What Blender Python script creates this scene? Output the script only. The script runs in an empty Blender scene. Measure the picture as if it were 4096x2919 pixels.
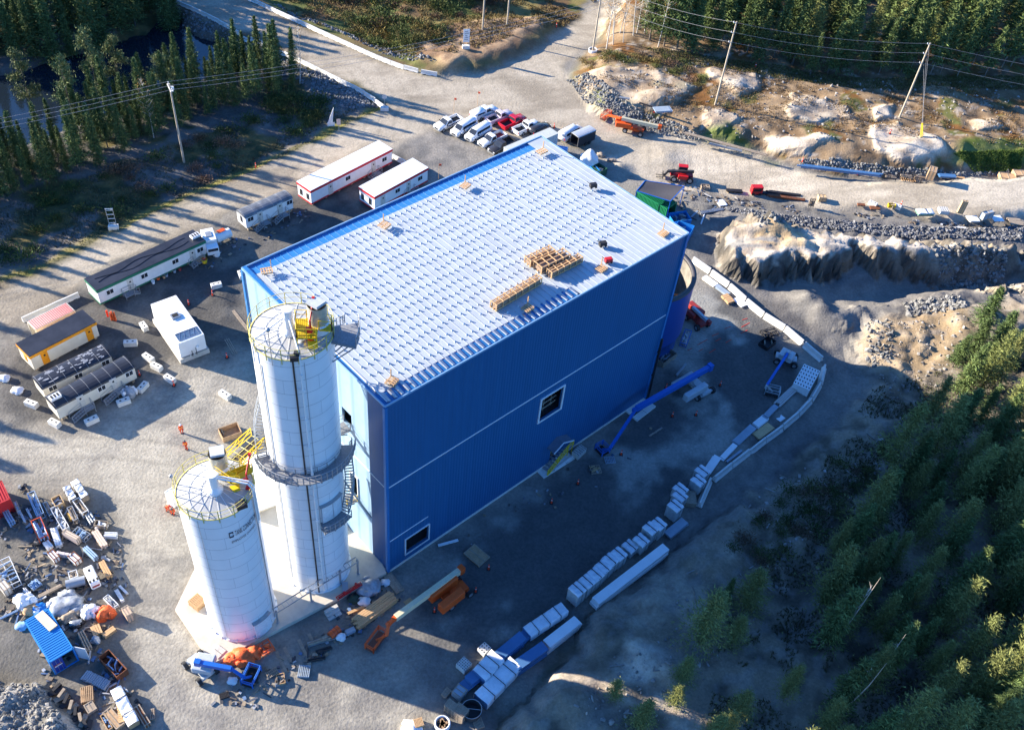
import bpy, math, random
import numpy as np
from mathutils import Vector, Matrix
R = math.radians
SC = bpy.context.scene
COL = SC.collection
random.seed(7)
RNG = np.random.default_rng(11)

# ---------------------------------------------------------------- camera, sky, sun, exposure
FPX, PITCH, ROLL, CAMH = 3911.94, 0.7983118, 0.1162482, 100.0
_f = np.array([0, math.cos(PITCH), -math.sin(PITCH)]); _r0 = np.array([1., 0, 0]); _u0 = np.cross(_r0, _f)
_r = math.cos(ROLL)*_r0 + math.sin(ROLL)*_u0
_u = -math.sin(ROLL)*_r0 + math.cos(ROLL)*_u0
cam_d = bpy.data.cameras.new('camera'); cam = bpy.data.objects.new('camera', cam_d); COL.objects.link(cam)
cam_d.sensor_width = 36.0; cam_d.lens = FPX/4096*36; cam_d.clip_start = 1; cam_d.clip_end = 6000
M3 = Matrix(((_r[0], _u[0], -_f[0]), (_r[1], _u[1], -_f[1]), (_r[2], _u[2], -_f[2])))
cam.matrix_world = Matrix.Translation((0, 0, CAMH)) @ M3.to_4x4()
SC.camera = cam
SUN_AZ, SUN_EL = 167.5, 18.0            # azimuth of the sun counted from +x, elevation
wd = bpy.data.worlds.new('World'); SC.world = wd; wd.use_nodes = True
nt = wd.node_tree; bg = nt.nodes['Background']
sky = nt.nodes.new('ShaderNodeTexSky'); sky.sky_type = 'NISHITA'; sky.sun_disc = False
sky.sun_elevation = R(SUN_EL); sky.sun_rotation = R(90-SUN_AZ); sky.air_density = 1.0; sky.dust_density = 0.3; sky.ozone_density = 3.0
tint = nt.nodes.new('ShaderNodeVectorMath'); tint.operation = 'MULTIPLY'; tint.inputs[1].default_value = (.42, .80, 1.30)
nt.links.new(sky.outputs[0], tint.inputs[0]); nt.links.new(tint.outputs[0], bg.inputs[0]); bg.inputs[1].default_value = 0.083
sd = bpy.data.lights.new('sun', 'SUN'); sd.energy = 5.0; sd.angle = R(0.5); sd.color = (1.0, 0.90, 0.74)
sun = bpy.data.objects.new('sun', sd); COL.objects.link(sun)
sv = Vector((math.cos(R(SUN_AZ))*math.cos(R(SUN_EL)), math.sin(R(SUN_AZ))*math.cos(R(SUN_EL)), math.sin(R(SUN_EL))))
sun.rotation_euler = sv.to_track_quat('Z', 'Y').to_euler(); sun.location = (-80, 20, 120)
SC.view_settings.view_transform = 'Standard'; SC.view_settings.look = 'None'
SC.view_settings.gamma = 1.0; SC.view_settings.exposure = 1.74
SC.cycles.max_bounces = 6; SC.cycles.diffuse_bounces = 3; SC.cycles.transparent_max_bounces = 6

# ---------------------------------------------------------------- picture point -> ground point
K = 4096/2279.0
def ray(u, v):
    d = (u*K-2048)/FPX*_r - (v*K-1459.5)/FPX*_u + _f
    return d
def G(u, v, z=0.0):
    d = ray(u, v); t = (z-CAMH)/d[2]
    return np.array([d[0]*t, d[1]*t])
def px(x, y, z):
    d = np.array([x, y, z-CAMH]); w = d@_f
    return ((2048+FPX*(d@_r)/w)/K, (1459.5-FPX*(d@_u)/w)/K)
def Q(i, j, x, y):                       # survey tile (i, j) -> overall picture units
    return (i*569.75+x/4.0, (0, 406.2, 812.3, 1217.9)[j]+y/4.0)
def GQ(i, j, x, y, z=0.0):
    return G(*Q(i, j, x, y), z)

# ---------------------------------------------------------------- noise
def _hash(ix, iy, s):
    n = (ix.astype(np.int64)*374761393 + iy.astype(np.int64)*668265263 + s*1442695041) & 0x7fffffff
    n = ((n ^ (n >> 13))*1274126177) & 0x7fffffff
    return ((n ^ (n >> 16)) & 0xffff)/65535.0
def vnoise(x, y, s=0):
    ix = np.floor(x); iy = np.floor(y); fx = x-ix; fy = y-iy
    fx = fx*fx*(3-2*fx); fy = fy*fy*(3-2*fy)
    a = _hash(ix, iy, s); b = _hash(ix+1, iy, s); c = _hash(ix, iy+1, s); d = _hash(ix+1, iy+1, s)
    return (a*(1-fx)+b*fx)*(1-fy)+(c*(1-fx)+d*fx)*fy
def fbm(x, y, sc, o=4, s=0):
    x = np.asarray(x, float)/sc; y = np.asarray(y, float)/sc; t = 0; a = .5; n = 0
    for i in range(o):
        t = t+a*vnoise(x+i*17.3, y-i*9.1, s+i); n += a; a *= .5; x = x*2.03; y = y*2.03
    return t/n
def sstep(a, b, x):
    t = np.clip((x-a)/(b-a), 0, 1); return t*t*(3-2*t)
def sdist(X, Y, poly):                   # signed distance, >0 inside
    P = np.asarray(poly, float); d = np.full(X.shape, 1e9); ins = np.zeros(X.shape, bool)
    for k in range(len(P)):
        ax, ay = P[k]; bx, by = P[(k+1) % len(P)]
        ex, ey = bx-ax, by-ay; L = ex*ex+ey*ey+1e-9
        t = np.clip(((X-ax)*ex+(Y-ay)*ey)/L, 0, 1)
        d = np.minimum(d, np.hypot(X-ax-t*ex, Y-ay-t*ey))
        c = ((ay > Y) != (by > Y)) & (X < (bx-ax)*(Y-ay)/(by-ay+1e-12)+ax)
        ins ^= c
    return np.where(ins, d, -d)
def ldist(X, Y, pts):                    # distance to an open line
    P = np.asarray(pts, float); d = np.full(X.shape, 1e9)
    for k in range(len(P)-1):
        ax, ay = P[k]; ex, ey = P[k+1]-P[k]; L = ex*ex+ey*ey+1e-9
        t = np.clip(((X-ax)*ex+(Y-ay)*ey)/L, 0, 1)
        d = np.minimum(d, np.hypot(X-ax-t*ex, Y-ay-t*ey))
    return d
def PG(pts, z=0.0): return [G(u, v, z) for u, v in pts]

# ---------------------------------------------------------------- materials
MATS = {}
def mat(name, col, rough=.7, metal=0., var=.12, sc=3., bump=0., bsc=None, spec=.4, emit=None, stretch=None, vcol=False, rnd=0., coat=0.):
    if name in MATS: return MATS[name]
    m = bpy.data.materials.new(name); m.use_nodes = True; n = m.node_tree; N = n.nodes; L = n.links
    p = N['Principled BSDF']; p.inputs['Roughness'].default_value = rough; p.inputs['Metallic'].default_value = metal
    p.inputs['Specular IOR Level'].default_value = spec; p.inputs['Coat Weight'].default_value = coat
    tc = N.new('ShaderNodeTexCoord'); vec = tc.outputs['Object']
    if stretch:
        mp = N.new('ShaderNodeMapping'); mp.inputs['Scale'].default_value = stretch; L.new(vec, mp.inputs[0]); vec = mp.outputs[0]
    nz = N.new('ShaderNodeTexNoise'); nz.inputs['Scale'].default_value = sc; nz.inputs['Detail'].default_value = 5
    nz.inputs['Roughness'].default_value = .65; L.new(vec, nz.inputs['Vector'])
    mr = N.new('ShaderNodeMapRange'); mr.inputs['From Min'].default_value = .3; mr.inputs['From Max'].default_value = .7
    mr.inputs['To Min'].default_value = 1-var*1.3; mr.inputs['To Max'].default_value = 1+var
    L.new(nz.outputs['Fac'], mr.inputs['Value'])
    mx = N.new('ShaderNodeVectorMath'); mx.operation = 'SCALE'; L.new(mr.outputs[0], mx.inputs['Scale'])
    if vcol:
        at = N.new('ShaderNodeAttribute'); at.attribute_name = 'col'; L.new(at.outputs['Color'], mx.inputs[0])
    else:
        mx.inputs[0].default_value = col[:3]
    out = mx.outputs[0]
    if rnd:
        oi = N.new('ShaderNodeObjectInfo'); hs = N.new('ShaderNodeHueSaturation')
        a = N.new('ShaderNodeMapRange'); a.inputs['To Min'].default_value = 1-rnd; a.inputs['To Max'].default_value = 1+rnd
        L.new(oi.outputs['Random'], a.inputs['Value']); L.new(a.outputs[0], hs.inputs['Value'])
        b = N.new('ShaderNodeMapRange'); b.inputs['To Min'].default_value = .5-rnd*.07; b.inputs['To Max'].default_value = .5+rnd*.05
        w = N.new('ShaderNodeMath'); w.operation = 'FRACT'; w2 = N.new('ShaderNodeMath'); w2.operation = 'MULTIPLY'; w2.inputs[1].default_value = 7.31
        L.new(oi.outputs['Random'], w2.inputs[0]); L.new(w2.outputs[0], w.inputs[0]); L.new(w.outputs[0], b.inputs['Value']); L.new(b.outputs[0], hs.inputs['Hue'])
        L.new(out, hs.inputs['Color']); out = hs.outputs[0]
    L.new(out, p.inputs['Base Color'])
    if bump:
        nb = N.new('ShaderNodeTexNoise'); nb.inputs['Scale'].default_value = bsc or sc*3; nb.inputs['Detail'].default_value = 4; L.new(vec, nb.inputs['Vector'])
        bp = N.new('ShaderNodeBump'); bp.inputs['Strength'].default_value = 1.; bp.inputs['Distance'].default_value = bump
        L.new(nb.outputs['Fac'], bp.inputs['Height']); L.new(bp.outputs[0], p.inputs['Normal'])
    if emit: p.inputs['Emission Color'].default_value = (*emit, 1); p.inputs['Emission Strength'].default_value = 1
    MATS[name] = m; return m
def ribbed(name, col, axis='X', period=.3, depth=.03, rough=.5, metal=0., var=.06, coat=0., spec=.5, sharp=False, seam=None):
    """painted sheet metal with pressed ribs (bump), as a surface pattern"""
    if name in MATS: return MATS[name]
    m = mat(name, col, rough, metal, var, 1.2, coat=coat, spec=spec, stretch=(1.3, 1.3, .07) if var > .065 else None); n = m.node_tree; N = n.nodes; L = n.links
    tc = [x for x in N if x.bl_idname == 'ShaderNodeTexCoord'][0]
    wv = N.new('ShaderNodeTexWave'); wv.bands_direction = axis; wv.wave_profile = 'SIN'
    wv.inputs['Scale'].default_value = 2*math.pi/(20*period)*1.0; wv.inputs['Distortion'].default_value = 0
    L.new(tc.outputs['Object'], wv.inputs['Vector']); h = wv.outputs['Fac']
    if sharp:
        r = N.new('ShaderNodeMapRange'); r.inputs['From Min'].default_value = .55; r.inputs['From Max'].default_value = .9; L.new(h, r.inputs['Value']); h = r.outputs[0]
    b = N.new('ShaderNodeBump'); b.inputs['Distance'].default_value = depth; L.new(h, b.inputs['Height'])
    L.new(b.outputs[0], N['Principled BSDF'].inputs['Normal'])
    if seam:
        mx = N.new('ShaderNodeMix'); mx.data_type = 'RGBA'; src = N['Principled BSDF'].inputs['Base Color'].links[0].from_socket
        r2 = N.new('ShaderNodeMapRange'); r2.inputs['From Min'].default_value = .75; r2.inputs['From Max'].default_value = .98; L.new(wv.outputs['Fac'], r2.inputs['Value'])
        L.new(r2.outputs[0], mx.inputs['Factor']); L.new(src, mx.inputs[6]); mx.inputs[7].default_value = (*seam, 1); L.new(mx.outputs[2], N['Principled BSDF'].inputs['Base Color'])
    return m

# ---------------------------------------------------------------- mesh builder
def rotz(p, a):
    c, s = math.cos(a), math.sin(a); return (p[0]*c-p[1]*s, p[0]*s+p[1]*c, p[2])
class MB:
    def __init__(s): s.v = []; s.f = []; s.sm = []; s.c = None
    def add(s, vs, fs, smooth=False):
        b = len(s.v); s.v += [tuple(map(float, p)) for p in vs]; s.f += [tuple(b+i for i in f) for f in fs]; s.sm += [smooth]*len(fs); return s
    def box(s, c, d, a=0., tilt=None):     # c: centre of the bottom face, d: sizes
        x, y, z = d[0]/2, d[1]/2, d[2]
        vs = [(-x, -y, 0), (x, -y, 0), (x, y, 0), (-x, y, 0), (-x, -y, z), (x, -y, z), (x, y, z), (-x, y, z)]
        if tilt: mt = Matrix.Rotation(tilt[1], 3, tilt[0]); vs = [tuple(mt @ Vector(p)) for p in vs]
        vs = [rotz(p, a) for p in vs]; vs = [(p[0]+c[0], p[1]+c[1], p[2]+c[2]) for p in vs]
        return s.add(vs, [(0, 3, 2, 1), (4, 5, 6, 7), (0, 1, 5, 4), (1, 2, 6, 5), (2, 3, 7, 6), (3, 0, 4, 7)])
    def bar(s, p, q, w, h=None, up=(0, 0, 1)):
        h = h or w; p = Vector(p); q = Vector(q); d = q-p
        if d.length < 1e-6: return s
        d.normalize(); u = Vector(up)
        if abs(d.dot(u)) > .98: u = Vector((1, 0, 0))
        r = d.cross(u).normalized(); u = r.cross(d); vs = []
        for e in (p, q):
            for a, b in ((-1, -1), (1, -1), (1, 1), (-1, 1)): vs.append(e+r*a*w/2+u*b*h/2)
        return s.add(vs, [(3, 2, 1, 0), (4, 5, 6, 7), (0, 1, 5, 4), (1, 2, 6, 5), (2, 3, 7, 6), (3, 0, 4, 7)])
    def tube(s, p, q, r0, r1=None, n=8, cap=True, smooth=True):
        r1 = r0 if r1 is None else r1; p = Vector(p); q = Vector(q); d = (q-p).normalized()
        u = Vector((0, 0, 1)) if abs(d.z) < .95 else Vector((1, 0, 0)); a = d.cross(u).normalized(); b = d.cross(a)
        vs = []
        for e, r in ((p, r0), (q, r1)):
            for i in range(n):
                t = 2*math.pi*i/n; vs.append(e+(a*math.cos(t)+b*math.sin(t))*r)
        s.add(vs, [(i, (i+1) % n, n+(i+1) % n, n+i)[::-1] for i in range(n)], smooth)
        if cap: s.add(vs, [tuple(range(n)), tuple(range(2*n-1, n-1, -1))])
        return s
    def path(s, pts, r, n=6):
        for a, b in zip(pts, pts[1:]): s.tube(a, b, r, n=n)
        return s
    def prism(s, poly, z0, z1):
        n = len(poly); vs = [(x, y, z0) for x, y in poly]+[(x, y, z1) for x, y in poly]
        return s.add(vs, [tuple(range(n-1, -1, -1)), tuple(range(n, 2*n))]+[(i, (i+1) % n, n+(i+1) % n, n+i) for i in range(n)])
    def xprism(s, prof, x0, x1, a=0., o=(0, 0, 0)):   # profile (y, z) swept along x
        n = len(prof); vs = [(x, y, z) for x in (x0, x1) for y, z in prof]; vs = [rotz(p, a) for p in vs]; vs = [(p[0]+o[0], p[1]+o[1], p[2]+o[2]) for p in vs]
        return s.add(vs, [tuple(range(n-1, -1, -1)), tuple(range(n, 2*n))]+[(i, (i+1) % n, n+(i+1) % n, n+i) for i in range(n)])
    def lathe(s, prof, n=32, c=(0, 0), smooth=True, a0=0., a1=None):
        full = a1 is None; a1 = 2*math.pi if full else a1; m = n if full else n+1; vs = []
        for i in range(m):
            t = a0+(a1-a0)*i/n
            for r, z in prof: vs.append((c[0]+r*math.cos(t), c[1]+r*math.sin(t), z))
        k = len(prof); fs = []
        for i in range(n):
            for j in range(k-1): fs.append((i*k+j, ((i+1) % m)*k+j, ((i+1) % m)*k+j+1, i*k+j+1))
        return s.add(vs, fs, smooth)
    def blob(s, c, r, n=2, j=.2, seed=0, flat=False):
        rr = random.Random(seed); import bmesh
        bm = bmesh.new(); bmesh.ops.create_icosphere(bm, subdivisions=n, radius=1)
        r = (r, r, r) if not hasattr(r, '__len__') else r
        ph = [rr.uniform(0, 6) for _ in range(6)]; vs = []
        for v in bm.verts:
            p = v.co; k = 1+j*(math.sin(p.x*3.1+ph[0])*math.sin(p.y*2.7+ph[1])+.6*math.sin(p.z*5.3+ph[2]+p.x*4)+.5*rr.uniform(-1, 1))
            vs.append((c[0]+p.x*r[0]*k, c[1]+p.y*r[1]*k, c[2]+p.z*r[2]*k))
        fs = [tuple(v.index for v in f.verts) for f in bm.faces]; bm.free()
        return s.add(vs, fs, not flat)
    def cloth(s, f, nu, nv):
        vs = [f(i/nu, j/nv) for i in range(nu+1) for j in range(nv+1)]
        return s.add(vs, [(i*(nv+1)+j, (i+1)*(nv+1)+j, (i+1)*(nv+1)+j+1, i*(nv+1)+j+1) for i in range(nu) for j in range(nv)], True)
    def build(s, name, m, parent=None, bevel=0):
        me = bpy.data.meshes.new(name); me.from_pydata(s.v, [], s.f)
        for p, k in zip(me.polygons, s.sm): p.use_smooth = k
        me.materials.append(m)
        if s.c is not None:
            ca = me.color_attributes.new('col', 'FLOAT_COLOR', 'POINT'); ca.data.foreach_set('color', np.asarray(s.c, np.float32).ravel())
        me.update(); o = bpy.data.objects.new(name, me); COL.objects.link(o)
        if parent is not None: o.parent = parent
        if bevel:
            b = o.modifiers.new('bevel', 'BEVEL'); b.width = bevel; b.segments = 2; b.limit_method = 'ANGLE'
        return o
def tag(o, label=None, cat=None, group=None, kind=None):
    if label: o['label'] = label
    if cat: o['category'] = cat
    if group: o['group'] = group
    if kind: o['kind'] = kind
    return o
def thing(name, label, cat, loc, rz=0., group=None):
    o = bpy.data.objects.new(name, None); o.empty_display_size = .3; COL.objects.link(o)
    o.location = loc; o.rotation_euler = (0, 0, rz); return tag(o, label, cat, group)
CH = {}
def kids(o): return [c for c in bpy.data.objects if c.parent == o]
def dup(root, loc, rz=None, label=None, group=None, scale=None):
    if root.name not in CH:
        CH[root.name] = [(c, kids(c)) for c in kids(root)]
    r = root.copy(); COL.objects.link(r); r.location = loc
    if rz is not None: r.rotation_euler = (0, 0, rz)
    if label: r['label'] = label
    if group: r['group'] = group
    if scale: r.scale = scale if hasattr(scale, '__len__') else (scale,)*3
    for c, gs in CH[root.name]:
        cc = c.copy(); COL.objects.link(cc); cc.parent = r
        for g in gs:
            gc = g.copy(); COL.objects.link(gc); gc.parent = cc
    return r
# ================================================================ TERRAIN
GX0, GX1, GY0, GY1, GS = -150., 220., 22., 290., 0.55
gx = np.arange(GX0, GX1, GS); gy = np.arange(GY0, GY1, GS); X, Y = np.meshgrid(gx, gy, indexing='ij')
wob = lambda a, sc, s: (fbm(X, Y, sc, 3, s)-.5)*2*a
WX, WY = X+wob(1.6, 6, 21)+wob(.7, 1.8, 22), Y+wob(1.6, 6, 31)+wob(.7, 1.8, 32)     # wobbling of zone edges
n_l = fbm(X, Y, 40, 4, 1); n_m = fbm(X, Y, 9, 4, 2); n_s = fbm(X, Y, 2.2, 3, 3); n_f = fbm(X, Y, .9, 2, 4)
# --- outlines traced on the ground
left_verge = [(0, 637), (130, 586), (215, 543), (305, 496), (390, 458), (515, 406), (570, 382), (622, 357), (745, 297), (840, 252)]
road_w = PG([(-250, 745)]+left_verge+[(868, 236), (850, 230), (800, 193), (740, 165), (660, 128), (600, 95), (500, 55), (380, 0), (300, -40), (470, -40), (553, 0), (620, 38), (720, 78), (800, 116), (860, 143), (975, 170), (1060, 165), (1130, 140), (1200, 105), (1300, 35), (1360, -40), (1440, -40), (1338, 72), (1280, 118), (1250, 145), (1262, 185), (1295, 215), (1335, 250), (1400, 275), (1490, 292), (1575, 318), (1709, 350), (1700, 425), (1560, 408), (1430, 395), (1300, 330), (1180, 300), (960, 285), (870, 330), (840, 318), (658, 408), (520, 470), (422, 520), (187, 625), (52, 712), (-200, 810)])
EZ = 2.6
road_e = PG([(1520, 298), (1600, 322), (1709, 345), (1782, 369), (1960, 394), (2100, 395), (2279, 383), (2500, 375), (2500, 478), (2279, 480), (2159, 489), (1960, 463), (1816, 446), (1709, 424), (1600, 412), (1480, 398)], EZ*.8)
yard = PG([(-260, 830), (52, 712), (187, 625), (422, 520), (520, 470), (658, 408), (840, 318), (900, 290), (1180, 290), (1430, 380), (1600, 430), (1640, 480), (1560, 560), (1590, 600), (1720, 690), (1840, 800), (1830, 860), (1720, 960), (1590, 1090), (1500, 1170), (1330, 1370), (1250, 1440), (1130, 1560), (1060, 1680), (160, 1700), (80, 1500), (-250, 1420)])
pond = PG([(-60, 180), (60, 165), (230, 110), (320, 85), (375, 40), (400, 45), (432, 82), (450, 92), (540, 108), (560, 150), (440, 190), (330, 215), (240, 265), (110, 320), (0, 345), (-60, 370)], -3)
lowleft = PG([(-300, 640), (0, 628), (215, 533), (390, 448), (515, 397), (622, 349), (745, 290), (830, 250), (780, 225), (690, 175), (600, 120), (500, 75), (370, 15), (340, -60), (-400, -60)], -1)
marsh = PG([(560, -60), (578, 0), (640, 35), (760, 75), (840, 110), (905, 130), (870, 60), (900, 0), (920, -60)], -1)
mound = PG([(880, 60), (930, 130), (1000, 158), (1120, 125), (1190, 90), (1240, 50), (1200, 30), (1060, 40)], 1.5)
knoll = PG([(1350, -60), (1345, 60), (1300, 110), (1285, 150), (1290, 190), (1330, 225), (1420, 245), (1520, 270), (1620, 305), (1709, 320), (1790, 350), (1960, 375), (2080, 372), (2400, 350), (2400, -60)], 3)
plateau = PG([(1590, 492), (1640, 470), (1780, 484), (1950, 500), (2150, 520), (2400, 530), (2400, 610), (2220, 600), (2150, 570), (2110, 580), (2060, 560), (2010, 562), (1965, 556), (1900, 542), (1870, 562), (1830, 575), (1770, 578), (1720, 582), (1680, 578), (1610, 545)], 3.6)
trench = PG([(1730, 640), (1780, 655), (1850, 645), (1990, 628), (2260, 620), (2400, 620), (2400, 650), (2279, 645), (2150, 655), (2000, 668), (1930, 690), (1915, 740), (1912, 800), (1925, 860), (1880, 900), (1800, 955), (1765, 995), (1700, 1045), (1605, 1125), (1500, 1200), (1390, 1300), (1290, 1385), (1255, 1450), (1190, 1490), (1120, 1590), (1180, 1520), (1240, 1420), (1340, 1350), (1520, 1170), (1600, 1100), (1720, 985), (1860, 850), (1860, 790), (1760, 700)], -1.6)
forest_r = PG([(2400, 655), (2279, 650), (2150, 660), (2010, 675), (1945, 690), (1925, 740), (1922, 796), (1954, 812), (1932, 867), (1884, 912), (1809, 962), (1772, 1002), (1709, 1052), (1612, 1135), (1574, 1162), (1500, 1215), (1404, 1300), (1324, 1368), (1299, 1398), (1267, 1455), (1197, 1498), (1139, 1573), (1080, 1700), (2600, 1700)], 2.2)
rubble = PG([(-200, 1480), (0, 1490), (85, 1498), (100, 1530), (128, 1570), (160, 1625), (170, 1700), (-200, 1700)], 2)
Z = np.zeros(X.shape) + (n_m-.5)*.18 + (n_s-.5)*.07
def lay(poly, h, bw, rough=0., ox=0.):
    global Z
    s = sdist(WX, WY, poly); w = sstep(-bw*.5+ox, bw*.5+ox, s); Z = Z*(1-w)+(h+rough)*w; return s, w
s_low, w_low = lay(lowleft, -1.0, 5., (n_m-.5)*1.2+(n_s-.5)*.4)
s_marsh, w_marsh = lay(marsh, -1.2, 4., (n_m-.5)*1.0)
s_pond, w_pond = lay(pond, -4.2, 4.)
s_mound, w_mound = lay(mound, 1.7, 7., (n_m-.5)*1.4+(n_s-.5)*.4)
s_knoll, w_knoll = lay(knoll, 3.0, 9., (n_m-.5)*2.0+(n_s-.5)*.4+(n_l-.5)*2, 2.)
rise = sstep(28, 85, X)*sstep(118, 150, Y); s_re, w_re = lay(road_e, EZ*.9*rise, 4.)
Z = np.where((X > 20) & (Y > 118), np.maximum(Z, 0), Z)
s_rw = sdist(WX, WY, road_w)
wr_ = sstep(-1.6, 1.2, s_rw); Z = Z*(1-wr_)+wr_*(rise*EZ*.9+(n_s-.5)*.04)
shelf = PG([(1500, 440), (1640, 420), (1800, 452), (1960, 470), (2160, 495), (2400, 485), (2400, 560), (2150, 560), (1900, 520), (1600, 520)], 2.)
lay(shelf, 2.2*rise, 5., (n_m-.5)*.8+(n_f-.5)*.5)
jag = np.abs(((X*.33+Y*.12+n_m*3) % 1)-.5)*4.6
s_pl = sdist(X+wob(2.2, 5, 41), Y+wob(1.2, 3, 51)+jag, plateau); w = sstep(-.2, 1.7, s_pl); w_pl = w
ridge = np.abs(fbm(X*.5, Y, 3.2, 3, 61)-.5)*2
rdg = np.abs(fbm(X*.9+Y*.5, Y*1.2, 2.6, 3, 62)-.5)*2; blk = np.floor(fbm(X*.7, Y, 3.4, 2, 63)*7)/7
Z = Z*(1-w)+w*(2.75+blk*1.7-rdg*.9)
s_tr = sdist(WX, WY, trench); w = sstep(-3.5, 2.5, s_tr); w_tr = w
dep = -.9-1.7*sstep(40, 70, X)*sstep(110, 130, Y)
Z = Z*(1-w)+w*(dep+(n_s-.5)*.1)
ramp = PG([(2000, 625), (2400, 610), (2400, 660), (2150, 655), (2000, 668)], 0)
w = sstep(-2, 6, sdist(WX, WY, ramp)); Z = Z*(1-w*.6)
s_fr = sdist(WX+jag*.4, WY, forest_r); w = sstep(-.5, 3.4, s_fr); w_fr = w
Z = Z*(1-w)+w*(1.9+(n_m-.5)*2.6+(n_l-.5)*3+(n_s-.5)*1.0+(np.floor(fbm(X, Y, 4, 2, 64)*6)/6-.5)*1.5)
s_rb = sdist(WX, WY, rubble); w = sstep(-.4, 1.6, s_rb); w_rb = w
Z = Z*(1-w)+w*(1.9+(n_m-.5)*1.8+(n_s-.5)*1.0+(n_f-.5)*.5)
# gravel heap outside the yard barriers and dirt heaps
def heap(u, v, r, h, z=0):
    global Z
    c = G(u, v, z); d = np.hypot(X-c[0], Y-c[1])/r; Z = Z+h*np.clip(1-d, 0, 1)**1.3*(1+.3*(n_s-.5)*2)
for hp in [(1790, 672, 6, 2.4), (1830, 700, 5, 1.8), (1880, 725, 6, 1.5), (1680, 492, 8, 1.8, 2.5), (1730, 520, 7, 1.4, 3), (1480, 350, 5, .5), (1380, 375, 3, .8), (2100, 670, 6, 1.6), (1460, 225, 5, 1.2, 2), (540, 690, 6, .5), (500, 650, 5, .4), (1905, 690, 4, 1.5)]: heap(*hp)
flat = PG([(330, 1370), (500, 1560), (1000, 1300), (1560, 900), (1520, 500), (1200, 290), (520, 600)])
w = sstep(-1, 2, sdist(X, Y, flat)); Z = Z*(1-w)+w*(n_s-.5)*.05
def HT(x, y):
    i = min(max((x-GX0)/GS, 0), len(gx)-1.001); j = min(max((y-GY0)/GS, 0), len(gy)-1.001)
    a, b = int(i), int(j); fx, fy = i-a, j-b
    return float((Z[a, b]*(1-fx)+Z[a+1, b]*fx)*(1-fy)+(Z[a, b+1]*(1-fx)+Z[a+1, b+1]*fx)*fy)
def GT(u, v):                            # picture point -> point on the terrain (x, y, z)
    d = ray(u, v); t0 = (8-CAMH)/d[2]; t1 = (-6-CAMH)/d[2]; lo = t0
    for k in range(1, 161):
        t = t0+(t1-t0)*k/160; x, y, z = d[0]*t, d[1]*t, CAMH+d[2]*t
        if z <= HT(x, y): return np.array([x, y, HT(x, y)])
    return np.array([*G(u, v), 0.])
def TQ(i, j, x, y): return GT(*Q(i, j, x, y))

# --- colours of the ground, zone by zone
def C(*c): return np.array(c, float)
CR = np.zeros(X.shape+(3,))
def paint(w, col):
    global CR
    w = np.clip(w, 0, 1)[..., None]; CR = CR*(1-w)+w*col
def shade2(a, b, n, lo=.35, hi=.65):
    t = sstep(lo, hi, n)[..., None]; return a*(1-t)+b*t
soil = shade2(C(.13, .105, .08), C(.24, .19, .13), n_m)
scrub = shade2(C(.07, .075, .035), C(.19, .13, .06), n_s, .3, .7)
CR[:] = shade2(C(.12, .10, .075), C(.09, .09, .05), n_m)
gravel = shade2(C(.125, .127, .13), C(.235, .228, .21), n_m*.7+n_s*.3, .35, .62)
roadc = shade2(C(.27, .243, .20), C(.41, .375, .315), n_m*.6+fbm(X*.35+Y*.1, Y*2-X*.6, 3, 3, 77)*.4, .35, .65)
rockl = shade2(C(.30, .25, .20), C(.50, .45, .38), n_s*.6+fbm(X*.4, Y*1.6, 2.5, 3, 91)*.4, .38, .62)
paint(sstep(-11, -7, s_tr)*(X > 15), shade2(C(.10, .10, .105), C(.17, .168, .165), n_m*.5+n_s*.5)); paint(sstep(-12, -7, s_re), shade2(C(.12, .12, .12), C(.19, .188, .18), n_s))
# left scrub field, marsh
paint(sstep(-1, 1, s_low), shade2(C(.10, .10, .10), C(.17, .16, .15), n_s*.5+n_m*.5, .4, .6))
paint(sstep(-1, 1, s_low)*sstep(.5, .62, fbm(X, Y, 7, 4, 5)), shade2(C(.05, .06, .03), C(.13, .11, .05), n_s))
paint(sstep(-1.5, 1.5, s_marsh), shade2(C(.12, .085, .06), C(.14, .15, .07), n_m*.5+n_s*.5, .4, .6))
tc_ = sdist(WX, WY, PG([(560, -60), (600, 20), (840, 120), (940, 160), (1100, 150), (1260, 60), (1340, -20), (1350, -60)], 0))
paint(sstep(-2, 2, tc_), shade2(C(.15, .10, .055), C(.20, .17, .07), fbm(X, Y, 6, 4, 6), .4, .6))
paint(sstep(.55, .63, fbm(X, Y, 5, 3, 61))*sstep(-2, 2, tc_), C(.10, .12, .04))
paint(sstep(-1, 3, s_mound), shade2(C(.23, .15, .095), C(.36, .26, .17), n_s*.6+n_m*.4, .4, .6))
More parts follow.
